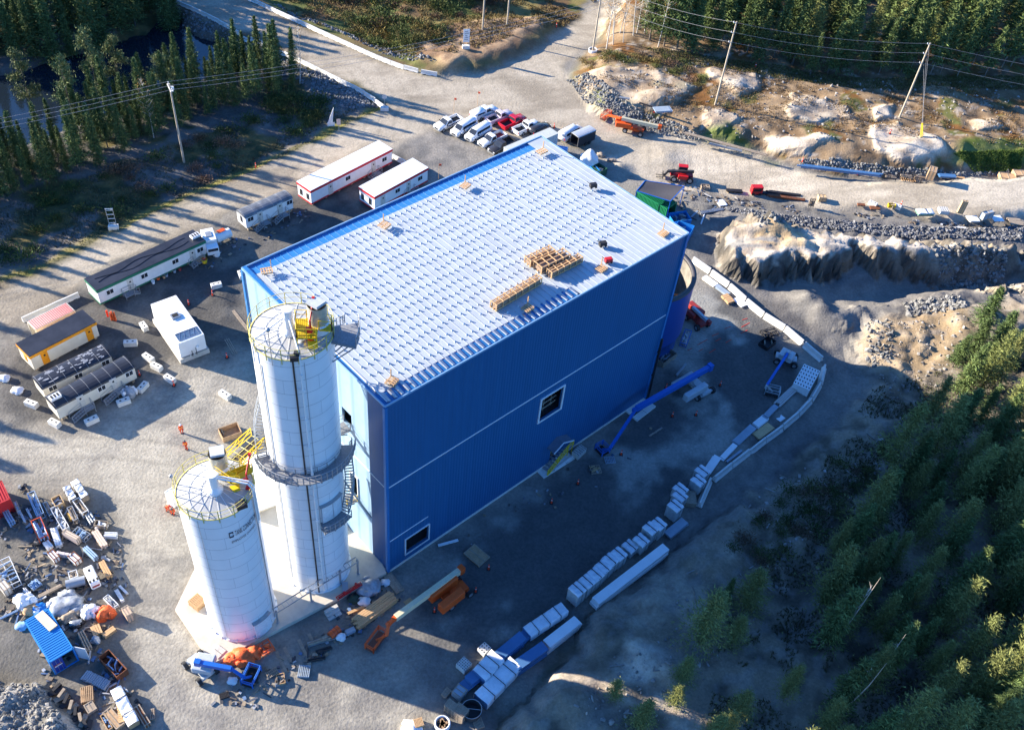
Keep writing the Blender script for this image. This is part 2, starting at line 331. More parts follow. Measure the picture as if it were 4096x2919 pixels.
# knoll on the right with its rock slabs
paint(sstep(-1, 2, s_knoll), shade2(C(.15, .105, .065), C(.27, .20, .13), n_m*.5+n_s*.5, .38, .62))
paint(sstep(-1, 2, s_knoll)*sstep(.56, .66, fbm(X, Y, 5, 4, 8)), shade2(C(.16, .08, .03), C(.10, .11, .04), n_s))
slabs = [([(1290, 150), (1330, 140), (1400, 155), (1450, 160), (1560, 195), (1520, 220), (1450, 235), (1400, 250), (1340, 225), (1300, 190)], 3, .55),
         ([(1565, 150), (1600, 142), (1680, 160), (1700, 175), (1690, 195), (1650, 212), (1610, 190), (1580, 175)], 3.4, .95),
         ([(1760, 205), (1800, 210), (1880, 235), (1890, 255), (1820, 265), (1760, 260), (1740, 235)], 3.4, .9),
         ([(1940, 235), (1990, 230), (1988, 255), (1955, 265), (1945, 250)], 3.4, .95),
         ([(1930, 275), (2000, 272), (2080, 300), (2120, 340), (2060, 350), (1990, 345), (1940, 320)], 3.4, .95),
         ([(1710, 300), (1760, 295), (1830, 300), (1870, 322), (1800, 330), (1730, 322)], 3, .95),
         ([(2150, 265), (2220, 262), (2225, 290), (2170, 292)], 3.4, .9), ([(1560, 235), (1610, 240), (1650, 262), (1600, 285), (1570, 260)], 3, .9)]
for pl, zz, k in slabs:
    s = sdist(WX, WY, PG(pl, zz)); w = sstep(-.6, .8, s); paint(w*k, rockl*(1.05 if k > .9 else .95)); Z = Z+w*.55*(1-.7*ridge)
paint(sstep(-1, 2, s_knoll)*sstep(.68, .76, fbm(X, Y, 1.6, 3, 12))*.7, C(.38, .35, .31))
w = sstep(.5, -2.5, s_knoll)*sstep(-5, -2.5, s_knoll)*(s_rw < 1.5); paint(w, C(.20, .20, .20))
# road shoulders, grassy verges
vd = ldist(WX, WY, PG([(u, v-10) for u, v in left_verge])); gr_ = shade2(C(.16, .16, .05), C(.24, .21, .08), n_s)
paint(sstep(3.4, 1.0, vd)*(s_low > -1)*sstep(.3, .5, fbm(X, Y, 6, 2, 14)), gr_)
for pl in ([(1310, 200), (1335, 205), (1355, 228), (1340, 235)], [(1560, 290), (1620, 280), (1700, 330), (1720, 345), (1640, 325)], [(2130, 330), (2400, 320), (2400, 352), (2200, 360), (2120, 365)], [(1700, 345), (1740, 352), (1735, 358), (1690, 350)]):
    paint(sstep(-1.2, .8, sdist(WX, WY, PG(pl, 2)))*.9, shade2(C(.07, .11, .02), C(.14, .17, .05), n_s))
# gravel and roads
s_y = sdist(WX, WY, yard); s_y0 = sdist(X, Y, yard)
paint(sstep(-1.2, 1.2, s_y), gravel)
lt = sdist(WX, WY, PG([(-100, 900), (150, 940), (340, 830), (520, 700), (560, 900), (400, 1080), (420, 1300), (700, 1500), (1000, 1550), (950, 1700), (300, 1700), (300, 1400), (180, 1100), (-100, 1060)]))
paint(sstep(-6, 6, lt)*.75, shade2(C(.27, .26, .24), C(.42, .40, .35), n_m*.5+n_s*.5))
paint(sstep(-1.4, 1.2, s_rw), roadc)
paint(sstep(-1.4, 1.4, s_re), roadc*1.22); paint(sstep(.3, .1, np.abs(((s_re+n_m*.8) % 2.3)-1.1))*sstep(1, 3, s_re)*.25, C(.22, .20, .175))
park = sdist(WX, WY, PG([(880, 330), (960, 280), (1080, 300), (1180, 310), (1290, 340), (1420, 400), (1200, 420), (900, 420)]))
paint(sstep(-1.5, 1.5, park)*.8, shade2(C(.17, .17, .17), C(.26, .25, .235), n_s))
jy = sdist(WX, WY, PG([(-50, 1040), (60, 1050), (300, 1150), (290, 1400), (330, 1624), (100, 1624), (-50, 1500)]))
paint(sstep(-3, 3, jy)*.6, shade2(C(.13, .125, .11), C(.20, .19, .17), n_s))
# tyre tracks pressed in the light gravel
tt = np.abs(((np.hypot(X+45, Y-20)+n_m*1.5) % 3.1)-1.55)
paint(sstep(.35, .1, tt)*sstep(0, 4, lt)*.3, C(.14, .135, .125))
tq = np.abs(((np.hypot(X+70, Y-150)+n_m*2.5) % 2.6)-1.3); paint(sstep(.3, .1, tq)*sstep(.45, .6, fbm(X, Y, 14, 2, 66))*((s_y > 0) | (s_rw > 0))*.28, C(.13, .128, .12))
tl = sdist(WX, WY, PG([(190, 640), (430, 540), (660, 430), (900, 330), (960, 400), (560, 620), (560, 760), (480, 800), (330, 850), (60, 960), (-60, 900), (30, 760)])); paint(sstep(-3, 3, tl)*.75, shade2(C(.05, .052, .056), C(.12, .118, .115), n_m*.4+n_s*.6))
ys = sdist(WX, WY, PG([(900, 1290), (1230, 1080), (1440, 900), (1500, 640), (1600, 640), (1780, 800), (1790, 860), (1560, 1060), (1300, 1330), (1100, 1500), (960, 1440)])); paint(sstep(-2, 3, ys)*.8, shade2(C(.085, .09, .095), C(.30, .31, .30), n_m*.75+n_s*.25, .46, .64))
# rock plateau, cliff, trench, heaps
w = sstep(-1.5, .5, sdist(WX, WY, PG([(1600, 440), (1780, 470), (1960, 485), (2160, 505), (2400, 500), (2400, 640), (1640, 640), (1560, 540)], 2))); paint(w, shade2(C(.13, .13, .135), C(.19, .185, .18), n_s))
gz = np.hypot(*np.gradient(Z, GS)); 
pw = sstep(-.4, .8, s_pl)
paint(pw, rockl); paint(pw*sstep(.52, .62, fbm(X*.6, Y, 5, 3, 15)), shade2(C(.40, .30, .18), C(.50, .42, .30), n_s))
paint(pw*sstep(.62, .7, fbm(X*.5, Y*1.3, 2.5, 3, 16)), C(.22, .22, .22))
paint(pw*sstep(120, 132, X), shade2(C(.20, .19, .19), C(.33, .31, .29), n_s))
paint(sstep(-1, 1, s_tr), shade2(C(.15, .15, .15), C(.21, .205, .195), n_m*.5+n_s*.5))
# forest floor and its bare rock
paint(sstep(-.5, 1.5, s_fr), shade2(C(.09, .082, .068), C(.215, .185, .145), n_m*.4+n_s*.6, .38, .62))
dirt = sdist(WX, WY, PG([(1935, 690), (2140, 665), (2150, 730), (2120, 800), (2010, 830), (1960, 800), (1935, 760)], 2))
paint(sstep(-2, 2, dirt)*sstep(-.5, 1, s_fr), shade2(C(.25, .19, .12), C(.40, .32, .22), n_s*.6+n_m*.4, .4, .6))
for pl, k in (([(1400, 1440), (1480, 1440), (1510, 1470), (1500, 1560), (1540, 1624), (1620, 1640), (1470, 1640), (1440, 1530), (1370, 1520)], .9), ([(1560, 1180), (1620, 1170), (1660, 1210), (1640, 1240), (1500, 1240)], .5), ([(1340, 1300), (1480, 1240), (1540, 1300), (1560, 1400), (1420, 1390), (1330, 1360)], .35), ([(1195, 1500), (1270, 1490), (1360, 1515), (1420, 1560), (1400, 1590), (1320, 1560), (1250, 1530), (1190, 1520)], .7), ([(1700, 1200), (1720, 1210), (1760, 1290), (1735, 1300)], .8)):
    paint(sstep(-.6, .8, sdist(WX, WY, PG(pl, 2)))*k, rockl*.95)
paint(sstep(.3, 1.2, gz)*sstep(-3, 0, s_fr)*sstep(4, 2, s_fr)*.7, C(.27, .25, .23))
paint(sstep(.62, .7, fbm(X, Y, 1.3, 2, 18))*sstep(0, 2, s_fr)*.5, C(.22, .21, .2))
paint(sstep(-.5, .5, s_rb), shade2(C(.13, .13, .12), C(.31, .30, .28), n_f*.5+n_s*.5, .4, .6))
paint(sstep(.6, 1.2, gz)*(sstep(-2.6, -1, s_pl) > .1), shade2(C(.06, .058, .055), C(.15, .135, .115), fbm(X, Y, 1.5, 3, 19)))
paint(sstep(-1, 1, s_pond)*.9, C(.03, .03, .025))
CR = CR*(.88+.24*n_f[..., None])*C(1.06, 1.0, .92)
ROCK = np.clip(pw+sstep(-1, 1, s_rb)*.8+sstep(.3, 1., gz)*((s_fr > -3)|(s_knoll > -3))*.8, 0, 1)
for pl, zz, k in slabs: ROCK = np.maximum(ROCK, sstep(-.6, .8, sdist(WX, WY, PG(pl, zz))))
ROCK = np.maximum(ROCK, .7*sstep(-1, 1, s_fr)); ROCK = np.maximum(ROCK, .35*sstep(-1, 1, s_knoll))
cf = np.concatenate([CR, ROCK[..., None]], -1)

gm = mat('ground_surface', (1, 1, 1), .95, 0, .13, 2.2, vcol=True, bump=.07, bsc=3., spec=.12)
def grmat():
    n = gm.node_tree; N = n.nodes; L = n.links
    p = N['Principled BSDF']; tc = [q for q in N if q.bl_idname == 'ShaderNodeTexCoord'][0]
    src = p.inputs['Base Color'].links[0].from_socket
    a = N.new('ShaderNodeTexVoronoi'); a.inputs['Scale'].default_value = 4.5; L.new(tc.outputs['Object'], a.inputs['Vector'])
    b = N.new('ShaderNodeMapRange'); b.inputs['From Min'].default_value = 0; b.inputs['From Max'].default_value = 1; b.inputs['To Min'].default_value = .90; b.inputs['To Max'].default_value = 1.09
    sp = N.new('ShaderNodeSeparateColor'); L.new(a.outputs['Color'], sp.inputs[0]); L.new(sp.outputs[0], b.inputs['Value'])
    c = N.new('ShaderNodeVectorMath'); c.operation = 'SCALE'; L.new(src, c.inputs[0]); L.new(b.outputs[0], c.inputs['Scale']); L.new(c.outputs[0], p.inputs['Base Color'])
grmat()
def rockmat():                           # fractured bedrock: strata, cracks and sharp relief where the rock mask is set
    n = gm.node_tree; N = n.nodes; L = n.links; p = N['Principled BSDF']; tc = [q for q in N if q.bl_idname == 'ShaderNodeTexCoord'][0]; at = [q for q in N if q.bl_idname == 'ShaderNodeAttribute'][0]
    mp = N.new('ShaderNodeMapping'); mp.inputs['Scale'].default_value = (.45, 1.1, 1.6); mp.inputs['Rotation'].default_value = (.3, .2, .35); L.new(tc.outputs['Object'], mp.inputs[0])
    nz = N.new('ShaderNodeTexNoise'); nz.noise_type = 'RIDGED_MULTIFRACTAL'; nz.inputs['Scale'].default_value = .55; nz.inputs['Detail'].default_value = 7; nz.inputs['Roughness'].default_value = .6; nz.inputs['Distortion'].default_value = .6; L.new(mp.outputs[0], nz.inputs['Vector'])
    a = N.new('ShaderNodeMapRange'); a.inputs['From Min'].default_value = .2; a.inputs['From Max'].default_value = 1.6; a.inputs['To Min'].default_value = 1.18; a.inputs['To Max'].default_value = .62; L.new(nz.outputs[0], a.inputs['Value'])
    m1 = N.new('ShaderNodeMath'); m1.operation = 'MULTIPLY'; L.new(a.outputs[0], m1.inputs[0]); m1.inputs[1].default_value = 1.
    mx = N.new('ShaderNodeMix'); mx.inputs[2].default_value = 1.; L.new(at.outputs['Alpha'], mx.inputs[0]); L.new(m1.outputs[0], mx.inputs[3])
    src = p.inputs['Base Color'].links[0].from_socket; sc = N.new('ShaderNodeVectorMath'); sc.operation = 'SCALE'; L.new(src, sc.inputs[0]); L.new(mx.outputs[0], sc.inputs['Scale']); L.new(sc.outputs[0], p.inputs['Base Color'])
    h = N.new('ShaderNodeMath'); h.operation = 'MULTIPLY'; L.new(m1.outputs[0], h.inputs[0]); L.new(at.outputs['Alpha'], h.inputs[1])
    b = N.new('ShaderNodeBump'); b.inputs['Distance'].default_value = .8; L.new(h.outputs[0], b.inputs['Height']); b0 = p.inputs['Normal'].links[0].from_socket; L.new(b0, b.inputs['Normal']); L.new(b.outputs[0], p.inputs['Normal'])
rockmat()
def terrain(name, mask, label=None):
    nx, ny = X.shape; fi, fj = np.nonzero(mask); a = fi*ny+fj
    f = np.stack([a, a+ny, a+ny+1, a+1], 1); used, inv = np.unique(f, return_inverse=True); f = inv.reshape(f.shape)
    me = bpy.data.meshes.new(name); V = np.stack([X.ravel()[used], Y.ravel()[used], Z.ravel()[used]], 1)
    me.vertices.add(len(V)); me.vertices.foreach_set('co', V.astype(np.float32).ravel())
    me.loops.add(f.size); me.loops.foreach_set('vertex_index', f.ravel().astype(np.int32)); me.polygons.add(len(f))
    me.polygons.foreach_set('loop_start', (np.arange(len(f))*4).astype(np.int32)); me.polygons.foreach_set('loop_total', np.full(len(f), 4, np.int32))
    me.update(calc_edges=True); me.polygons.foreach_set('use_smooth', np.ones(len(f), bool))
    ca = me.color_attributes.new('col', 'FLOAT_COLOR', 'POINT'); ca.data.foreach_set('color', cf.reshape(-1, 4)[used].astype(np.float32).ravel())
    me.materials.append(gm); o = bpy.data.objects.new(name, me); COL.objects.link(o); o['kind'] = 'structure'; return o
cx_ = lambda A: .25*(A[:-1, :-1]+A[1:, :-1]+A[:-1, 1:]+A[1:, 1:])
is_road = (cx_(s_rw) > 0) | (cx_(s_re) > 0); is_path = (cx_(s_tr) > 0) & ~is_road; is_yard = (cx_(s_y) > 0) & ~is_road & ~is_path
is_hill = ((cx_(s_pl) > -.2) | (cx_(s_knoll) > 0)) & ~is_road & ~is_path & ~is_yard
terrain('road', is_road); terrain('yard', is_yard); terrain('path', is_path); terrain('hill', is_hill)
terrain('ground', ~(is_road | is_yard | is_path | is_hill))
# the country beyond, to the horizon
far = MB(); e = 3000
x0, x1, y0, y1 = gx[0], gx[-1], gy[0], gy[-1]; zf = -.6
for a in ((-e, -e, e, y0+2), (-e, y1-2, e, e), (-e, y0+2, x0+2, y1-2), (x1-2, y0+2, e, y1-2)):
    far.add([(a[0], a[1], zf), (a[2], a[1], zf), (a[2], a[3], zf), (a[0], a[3], zf)], [(0, 1, 2, 3)])
tag(far.build('terrain', mat('far_ground', (.06, .06, .035), .95, 0, .3, .05)), kind='structure')
wm = mat('pond_water', (.012, .02, .03), .04, 0, .05, .3, bump=.01, bsc=1.5, spec=.5)
wp = MB(); wp.prism(PG([(-150, 120), (380, -20), (480, 60), (620, 100), (620, 160), (420, 200), (250, 260), (60, 500), (-150, 560)], -3), -5, -2.5)
tag(wp.build('water', wm), kind='structure')
# ================================================================ MAIN HALL
B0 = np.array([-11.5922, 61.3907]); HD = .815926; E1 = np.array([math.cos(HD), math.sin(HD)]); E2 = np.array([-E1[1], E1[0]])
BL, BW, HB, HA = 44.55, 25.56, 29.32, 28.94
def F5(x0, y0, x, y): return ((x0+x*.21941)/K, (y0+y*.21941)/K)
def loc(p, o=B0, a=HD):
    d = np.asarray(p[:2])-o; c, s = math.cos(a), math.sin(a); return (d[0]*c+d[1]*s, -d[0]*s+d[1]*c)
blue_paint = (.015, .105, .255)
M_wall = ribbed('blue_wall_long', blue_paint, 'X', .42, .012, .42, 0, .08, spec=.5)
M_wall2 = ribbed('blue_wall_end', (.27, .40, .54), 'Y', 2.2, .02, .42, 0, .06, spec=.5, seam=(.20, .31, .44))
M_trim = mat('white_trim', (.7, .72, .74), .5, 0, .05)
M_btrim = mat('blue_trim', (.03, .17, .42), .35, 0, .06, coat=.3)
M_roof = mat('galvanised_roof', (.44, .475, .505), .45, .1, .08, .5, bump=.012, bsc=.7)
M_dark = mat('dark_opening', (.015, .015, .017), .9)
M_conc = mat('concrete', (.50, .475, .43), .85, 0, .12, 1.3, bump=.02)
M_wconc = mat('pale_concrete', (.66, .64, .59), .85, 0, .1, 1.5, bump=.02)
M_wood = mat('fresh_lumber', (.55, .34, .17), .75, 0, .25, 4, stretch=(1, 5, 5))
M_owood = mat('weathered_wood', (.34, .27, .20), .85, 0, .25, 4)
M_ply = mat('plywood', (.42, .27, .15), .75, 0, .2, 2.5)
M_yel = mat('safety_yellow', (.78, .52, .02), .45, 0, .07)
M_ywalk = mat('yellow_grating', (.72, .50, .01), .5, 0, .12, 6)
M_galv = mat('galvanised_steel', (.36, .38, .40), .45, .5, .12, 2)
M_dgal = mat('grey_grating', (.25, .255, .27), .6, .1, .2, 5)
M_red = mat('red_paint', (.50, .015, .02), .4, 0, .08)
M_white = mat('white_paint', (.80, .80, .79), .38, 0, .05, .8, spec=.5)
M_black = mat('black_rubber', (.02, .02, .022), .7, 0, .2)
M_steel = mat('bare_steel', (.45, .46, .48), .35, .8, .1)
hall = thing('industrial_hall', 'tall blue steel hall with a pale ribbed metal roof, biggest building on the site', 'building', (*B0, 0), HD)
def wallgrid(mb, org, ux, L, Zt, holes, th):
    xs = sorted({0, L, *[h[0] for h in holes], *[h[1] for h in holes]}); zs = sorted({.35, *[h[2] for h in holes], *[h[3] for h in holes]})
    nrm = (ux[1], -ux[0])
    P = lambda x, z, o=0: (org[0]+ux[0]*x-nrm[0]*o, org[1]+ux[1]*x-nrm[1]*o, z)
    for x0, x1 in zip(xs, xs[1:]):
        zz = zs+[None]
        for z0, z1 in zip(zz, zz[1:]):
            if z1 is None: za, zb = Zt(x0), Zt(x1)
            else: za = zb = z1
            xm, zm = (x0+x1)/2, (z0+za)/2
            if any(h[0] < xm < h[1] and h[2] < zm < h[3] for h in holes): continue
            mb.add([P(x0, z0), P(x1, z0), P(x1, zb), P(x0, za)], [(0, 1, 2, 3)])
    for h in holes:
        for a, b in (((h[0], h[2]), (h[1], h[2])), ((h[1], h[2]), (h[1], h[3])), ((h[1], h[3]), (h[0], h[3])), ((h[0], h[3]), (h[0], h[2]))):
            mb.add([P(*a), P(*b), P(*b, th), P(*a, th)], [(3, 2, 1, 0)])
    for h in holes: pass
holesF = [(22.7, 26.35, 10.75, 14.8), (2.55, 5.95, 1.5, 4.5), (26.0, 27.4, .6, 3.1)]
holesE = [(5.35, 6.65, 8.6, 12.6), (5.9, 7.6, 20.4, 22.6)]
w = MB(); wallgrid(w, (0, 0), (1, 0), BL, lambda x: HB, holesF, .3); w.build('wall', M_wall, hall)
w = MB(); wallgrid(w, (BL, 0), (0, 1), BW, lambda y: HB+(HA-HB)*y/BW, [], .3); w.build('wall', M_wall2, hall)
w = MB(); wallgrid(w, (BL, BW), (-1, 0), BL, lambda y: HA, [], .3); w.build('wall', M_wall, hall)
w = MB()                                 # end wall: its own x runs along +y
hl = [(BW-b, BW-a, c, d) for a, b, c, d in holesE]
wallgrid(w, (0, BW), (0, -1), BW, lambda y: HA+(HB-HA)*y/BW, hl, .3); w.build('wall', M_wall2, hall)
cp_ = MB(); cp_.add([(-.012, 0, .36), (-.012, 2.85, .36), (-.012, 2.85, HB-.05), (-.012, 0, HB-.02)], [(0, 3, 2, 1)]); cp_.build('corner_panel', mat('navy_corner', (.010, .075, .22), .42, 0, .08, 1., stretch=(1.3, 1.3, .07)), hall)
i_ = MB(); i_.add([(.4, .4, .3), (BL-.4, .4, .3), (BL-.4, BW-.4, .3), (.4, BW-.4, .3)], [(0, 1, 2, 3)]); i_.box((24, 4, 9.4), (12, 6, .3)).box((6.0, 5, .4), (9, 8, .1))
i_.build('floor', mat('inner_floor', (.12, .12, .12), .9), hall)
b = MB(); b.box((BL/2, BW/2, 0), (BL+.14, BW+.14, .36)); b.build('foundation', M_wconc, hall)
t = MB(); t.box((BL/2, -.03, 16.2), (BL, .06, .13)); t.build('trim_strip', M_trim, hall)
t = MB(); t.box((-.03, BW/2-.2, 16.2), (.06, BW-.6, .13)); t.build('trim_strip', M_trim, hall)
t = MB(); t.box((3.05, -.03, 6.15), (5.5, .06, .1)); t.build('trim_strip', M_trim, hall)
for x, y in ((0, 0), (BL, 0), (0, BW), (BL, BW)):
    t = MB(); t.box((x, y, .36), (.36, .36, (HB if y == 0 else HA)-.5)); t.build('corner_trim', M_btrim, hall)
def wframe(x0, x1, z0, z1, wd_, axis='y'):
    f = MB()
    for a in ((x0-wd_/2, z0-wd_, wd_, z1-z0+2*wd_), (x1+wd_/2, z0-wd_, wd_, z1-z0+2*wd_)):
        f.box((a[0], -.05, a[1]) if axis == 'y' else (-.05, a[0], a[1]), (wd_, .16, a[3]) if axis == 'y' else (.16, wd_, a[3]))
    for z in (z0-wd_, z1):
        f.box(((x0+x1)/2, -.045, z) if axis == 'y' else (-.045, (x0+x1)/2, z), (x1-x0, .14, wd_) if axis == 'y' else (.14, x1-x0, wd_))
    return f
fr = wframe(*holesF[0], .2).build('window_frame', M_trim, hall)
fr = wframe(*holesF[1], .12).build('window_frame', M_trim, hall)
wf = wframe(5.35, 6.65, 8.6, 12.6, .12, 'x').build('door_frame', M_trim, hall)
s = MB()
for i in range(4): s.bar((22.7, .9, 11.3+i*.9), (26.3, .9, 11.5+i*.9), .09, .14)
for i in range(3): s.bar((23.2+i*1.3, 1.2, 10.7), (23.2+i*1.3, 1.2, 14.8), .1, .1)
s.bar((23, .6, 10.9), (25.9, 2.4, 10.9), .3, .1); s.build('scaffold_lumber', M_owood, hall)
# canopy over the door
c = MB(); c.add([(25.2, 0, 4.0), (26.7, 0, 5.0), (28.6, 0, 4.1), (25.2, -1.3, 3.9), (26.7, -1.3, 4.9), (28.6, -1.3, 4.0), (25.2, 0, 3.9), (26.7, 0, 4.88), (28.6, 0, 4.0)], [(0, 1, 4, 3), (1, 2, 5, 4), (3, 4, 7, 6), (4, 5, 8, 7)])
c.build('door_canopy', mat('canopy_metal', (.12, .16, .22), .5, .3), hall)
t = MB(); t.bar((25.15, -1.32, 3.97), (26.7, -1.32, 5.0), .12).bar((26.7, -1.32, 5.0), (28.65, -1.32, 4.07), .12); t.build('canopy_edge', M_trim, hall)
# roof plate with standing seams
NS = 55; r = MB()
zr = lambda y, o=0: HB+.12+(HA-HB)*y/BW+o
ya, yb = 1.55, BW-1.75
X_cut = 26.5
r.add([(.45, ya, zr(ya)), (X_cut, ya, zr(ya)), (X_cut, yb, zr(yb)), (.45, yb, zr(yb))], [(0, 1, 2, 3)])
r.add([(X_cut, .05, zr(0)), (BL-.1, .05, zr(0)), (BL-.1, yb, zr(yb)), (X_cut, yb, zr(yb))], [(0, 1, 2, 3)])
r.add([(BL-2.6, yb, zr(yb)), (BL-.1, yb, zr(yb)), (BL-.1, BW, zr(BW)), (BL-2.6, BW, zr(BW))], [(0, 1, 2, 3)])
r.add([(.45, ya, zr(ya)), (.45, yb, zr(yb)), (.45, yb, zr(yb)-.3), (.45, ya, zr(ya)-.3)], [(0, 1, 2, 3)])
sp = (BL-.6)/NS
for k in range(NS+1):
    x = .5+k*sp; y0 = ya if x < X_cut else .08
    r.bar((x, y0, zr(y0, .03)), (x, yb, zr(yb, .03)), .04, .05)
r.build('roof', M_roof, hall)
g_ = MB()
g_.add([(.1, yb-.02, zr(yb)-.05), (BL-.1, yb-.02, zr(yb)-.05), (BL-.1, BW, zr(BW)-.16), (.1, BW, zr(BW)-.16)], [(0, 1, 2, 3)])
for k in range(NS-3): g_.bar((.5+k*sp, yb, zr(yb)-.02), (.5+k*sp, BW, zr(BW)-.12), .04, .05)
g_.build('eave_strip', M_btrim, hall)
g_ = MB(); g_.add([(.1, .1, zr(0)-.2), (X_cut, .1, zr(0)-.2), (X_cut, ya+.02, zr(ya)-.04), (.1, ya+.02, zr(ya)-.04)], [(0, 1, 2, 3)]); g_.build('eave_strip', M_btrim, hall)
g_ = MB()
for k in range(33):
    x = .5+k*sp
    if x < X_cut-.3:
        g_.add([(x, ya, zr(ya)), (x+sp*.62, ya, zr(ya)), (x+sp*.5, .2, zr(0)-.06), (x+.06, .2, zr(0)-.06), (x+sp*.22, ya, zr(ya)+.07), (x+sp*.16, .2, zr(0)+.05)], [(0, 3, 5, 4), (4, 5, 2, 1)])
g_.build('insulation_flutes', M_steel, hall)
g_ = MB(); g_.box((.22, BW/2, HA+.0), (.42, BW, .3)); g_.build('roof_edge', M_btrim, hall)
for (a, b_, z0, z1) in (((-.06, -.06), (-.06, BW+.06), HB, HA), ((-.06, -.06), (BL+.06, -.06), HB, HB), ((-.06, BW+.06), (BL+.06, BW+.06), HA, HA), ((BL+.06, -.06), (BL+.06, BW+.06), HB, HA)):
    g_ = MB(); g_.bar((*a, z0+.08), (*b_, z1+.08), .12, .24); g_.build('gutter', mat('pale_blue_flashing', (.25, .42, .6), .35, .1, .06), hall)
g_ = MB(); g_.bar((.48, .3, zr(0)), (.48, BW-.3, zr(BW)), .07, .16); g_.build('roof_edge', M_trim, hall)
# snow guards: a nub with a blade on each seam, in rows along the roof
gpos = []
rows = 15
for rj in range(rows):
    y = ya+1.1+rj*(yb-ya-1.7)/(rows-1)
    for k in range(1, NS-3):
        x = .5+k*sp
        if rj < 1 and k > 34: continue
        if k > NS-4-max(0, (rj-2)*0): continue
        if rj in (0, 1) and 26 < k: continue
        if _hash(np.array([k]), np.array([rj]), 5)[0] < .03: continue
        gpos.append((x+.02*(rj % 2), y+.1*math.sin(k*1.7+rj), zr(y)))
M_guard = mat('snow_guard_metal', (.60, .67, .72), .4, .2, .05)
def guard(mb, p):
    x, y, z = p; mb.add([(x-.13, y-.05, z), (x+.13, y-.05, z), (x+.13, y+.05, z), (x-.13, y+.05, z), (x-.08, y, z+.21), (x+.08, y, z+.21)], [(0, 1, 5, 4), (2, 3, 4, 5), (1, 2, 5), (3, 0, 4)])
gm0 = MB(); guard(gm0, (0, 0, 0)); g0 = gm0.build('snow_guard', M_guard, hall)
order = sorted(gpos, key=lambda p: p[0]+p[1]); g0.location = order[0]
for p in order[1:100]:
    c_ = g0.copy(); COL.objects.link(c_); c_.location = p
rest = MB()
for p in order[100:]: guard(rest, p)
tag(rest.build('snow_guards', M_guard, hall), kind='stuff')
# round blue tank behind the hall
TC = np.array([17.2, 107.0]); tank = thing('blue_tank', 'open round blue tank standing against the far end of the hall', 'tank', (*TC, 0))
t = MB(); t.lathe([(7.0, 3.2), (7.0, 12.4)], 56); t.build('shell', ribbed('tank_blue', (.012, .06, .26), 'Z', 6., .0, .5), tank)
t = MB(); t.lathe([(6.6, 0), (6.6, 3.2), (7.0, 3.2)], 48); t.build('base', mat('tank_base', (.02, .09, .33), .5), tank)
t = MB(); t.lathe([(7.08, 12.3), (7.08, 12.62), (6.45, 12.62), (6.45, 12.2), (6.75, 12.1)], 56); t.build('rim', mat('tank_rim', (.06, .055, .06), .6), tank)
t = MB(); t.lathe([(6.7, 12.3), (6.7, 5), (6, 4.4), (0, 4.4)], 40); t.build('lining', mat('tank_lining', (.22, .20, .17), .7, 0, .4, .6), tank)
t = MB()
for a in range(0, 360, 45): t.bar((0, 0, 8.2), (6.5*math.cos(R(a)), 6.5*math.sin(R(a)), 8.2), .3, .5)
t.box((2, -4.5, 7.5), (3.4, .3, 1.2), .5); t.box((3.5, -2, 8), (.25, 4, .9), .3); t.build('inner_beam', mat('rusty_brown', (.20, .09, .04), .8, 0, .3), tank)
# ================================================================ SLAB AND SILOS
slab = MB(); SZ = .6
slab.prism([(-33.95, 53.3), (-28.1, 47.5), (-11.7, 61.0), (-12.2, 61.9), (-13.0, 62.9), (-22.5, 72.5), (-33.0, 63)], -.1, SZ)
tag(slab.build('concrete_slab', mat('slab_concrete', (.56, .50, .41), .8, 0, .14, .5, bump=.01, bsc=2)), 'wide pale concrete slab the two white silos stand on', 'slab')
def silomat():
    m = mat('silo_white', (.80, .81, .82), .38, 0, .05, .35, spec=.5); n = m.node_tree; N = n.nodes; L = n.links; p = N['Principled BSDF']
    tc = [x for x in N if x.bl_idname == 'ShaderNodeTexCoord'][0]; sx = N.new('ShaderNodeSeparateXYZ'); L.new(tc.outputs['Object'], sx.inputs[0])
    def M(op, a, b=None, c=None):
        q = N.new('ShaderNodeMath'); q.operation = op
        for i, z in enumerate((a, b, c)):
            if z is None: continue
            if isinstance(z, (int, float)): q.inputs[i].default_value = z
            else: L.new(z, q.inputs[i])
        return q.outputs[0]
    fz = M('DIVIDE', sx.outputs[2], 1.76); fr = M('FRACT', fz); l1 = M('LESS_THAN', fr, .028)
    at = M('ARCTAN2', sx.outputs[1], sx.outputs[0]); row = M('MODULO', M('FLOOR', fz), 2.); aa = M('ADD', M('DIVIDE', at, 2*math.pi/7), M('MULTIPLY', row, .5))
    l2 = M('LESS_THAN', M('FRACT', M('ADD', aa, 20.3)), .012); l = M('MAXIMUM', l1, M('MULTIPLY', l2, .7))
    mx = N.new('ShaderNodeMix'); mx.data_type = 'RGBA'; src = p.inputs['Base Color'].links[0].from_socket
    L.new(M('MULTIPLY', l, .8), mx.inputs[0]); L.new(src, mx.inputs[6]); mx.inputs[7].default_value = (.28, .30, .33, 1); L.new(mx.outputs[2], p.inputs['Base Color']); return m
M_silo = silomat()
M_sroof = mat('silo_roof', (.42, .42, .41), .6, 0, .06, .5)
def arc(r, a0, a1, z0, z1=None, n=12):
    z1 = z0 if z1 is None else z1
    return [(r*math.cos(R(a0+(a1-a0)*i/n)), r*math.sin(R(a0+(a1-a0)*i/n)), z0+(z1-z0)*i/n) for i in range(n+1)]
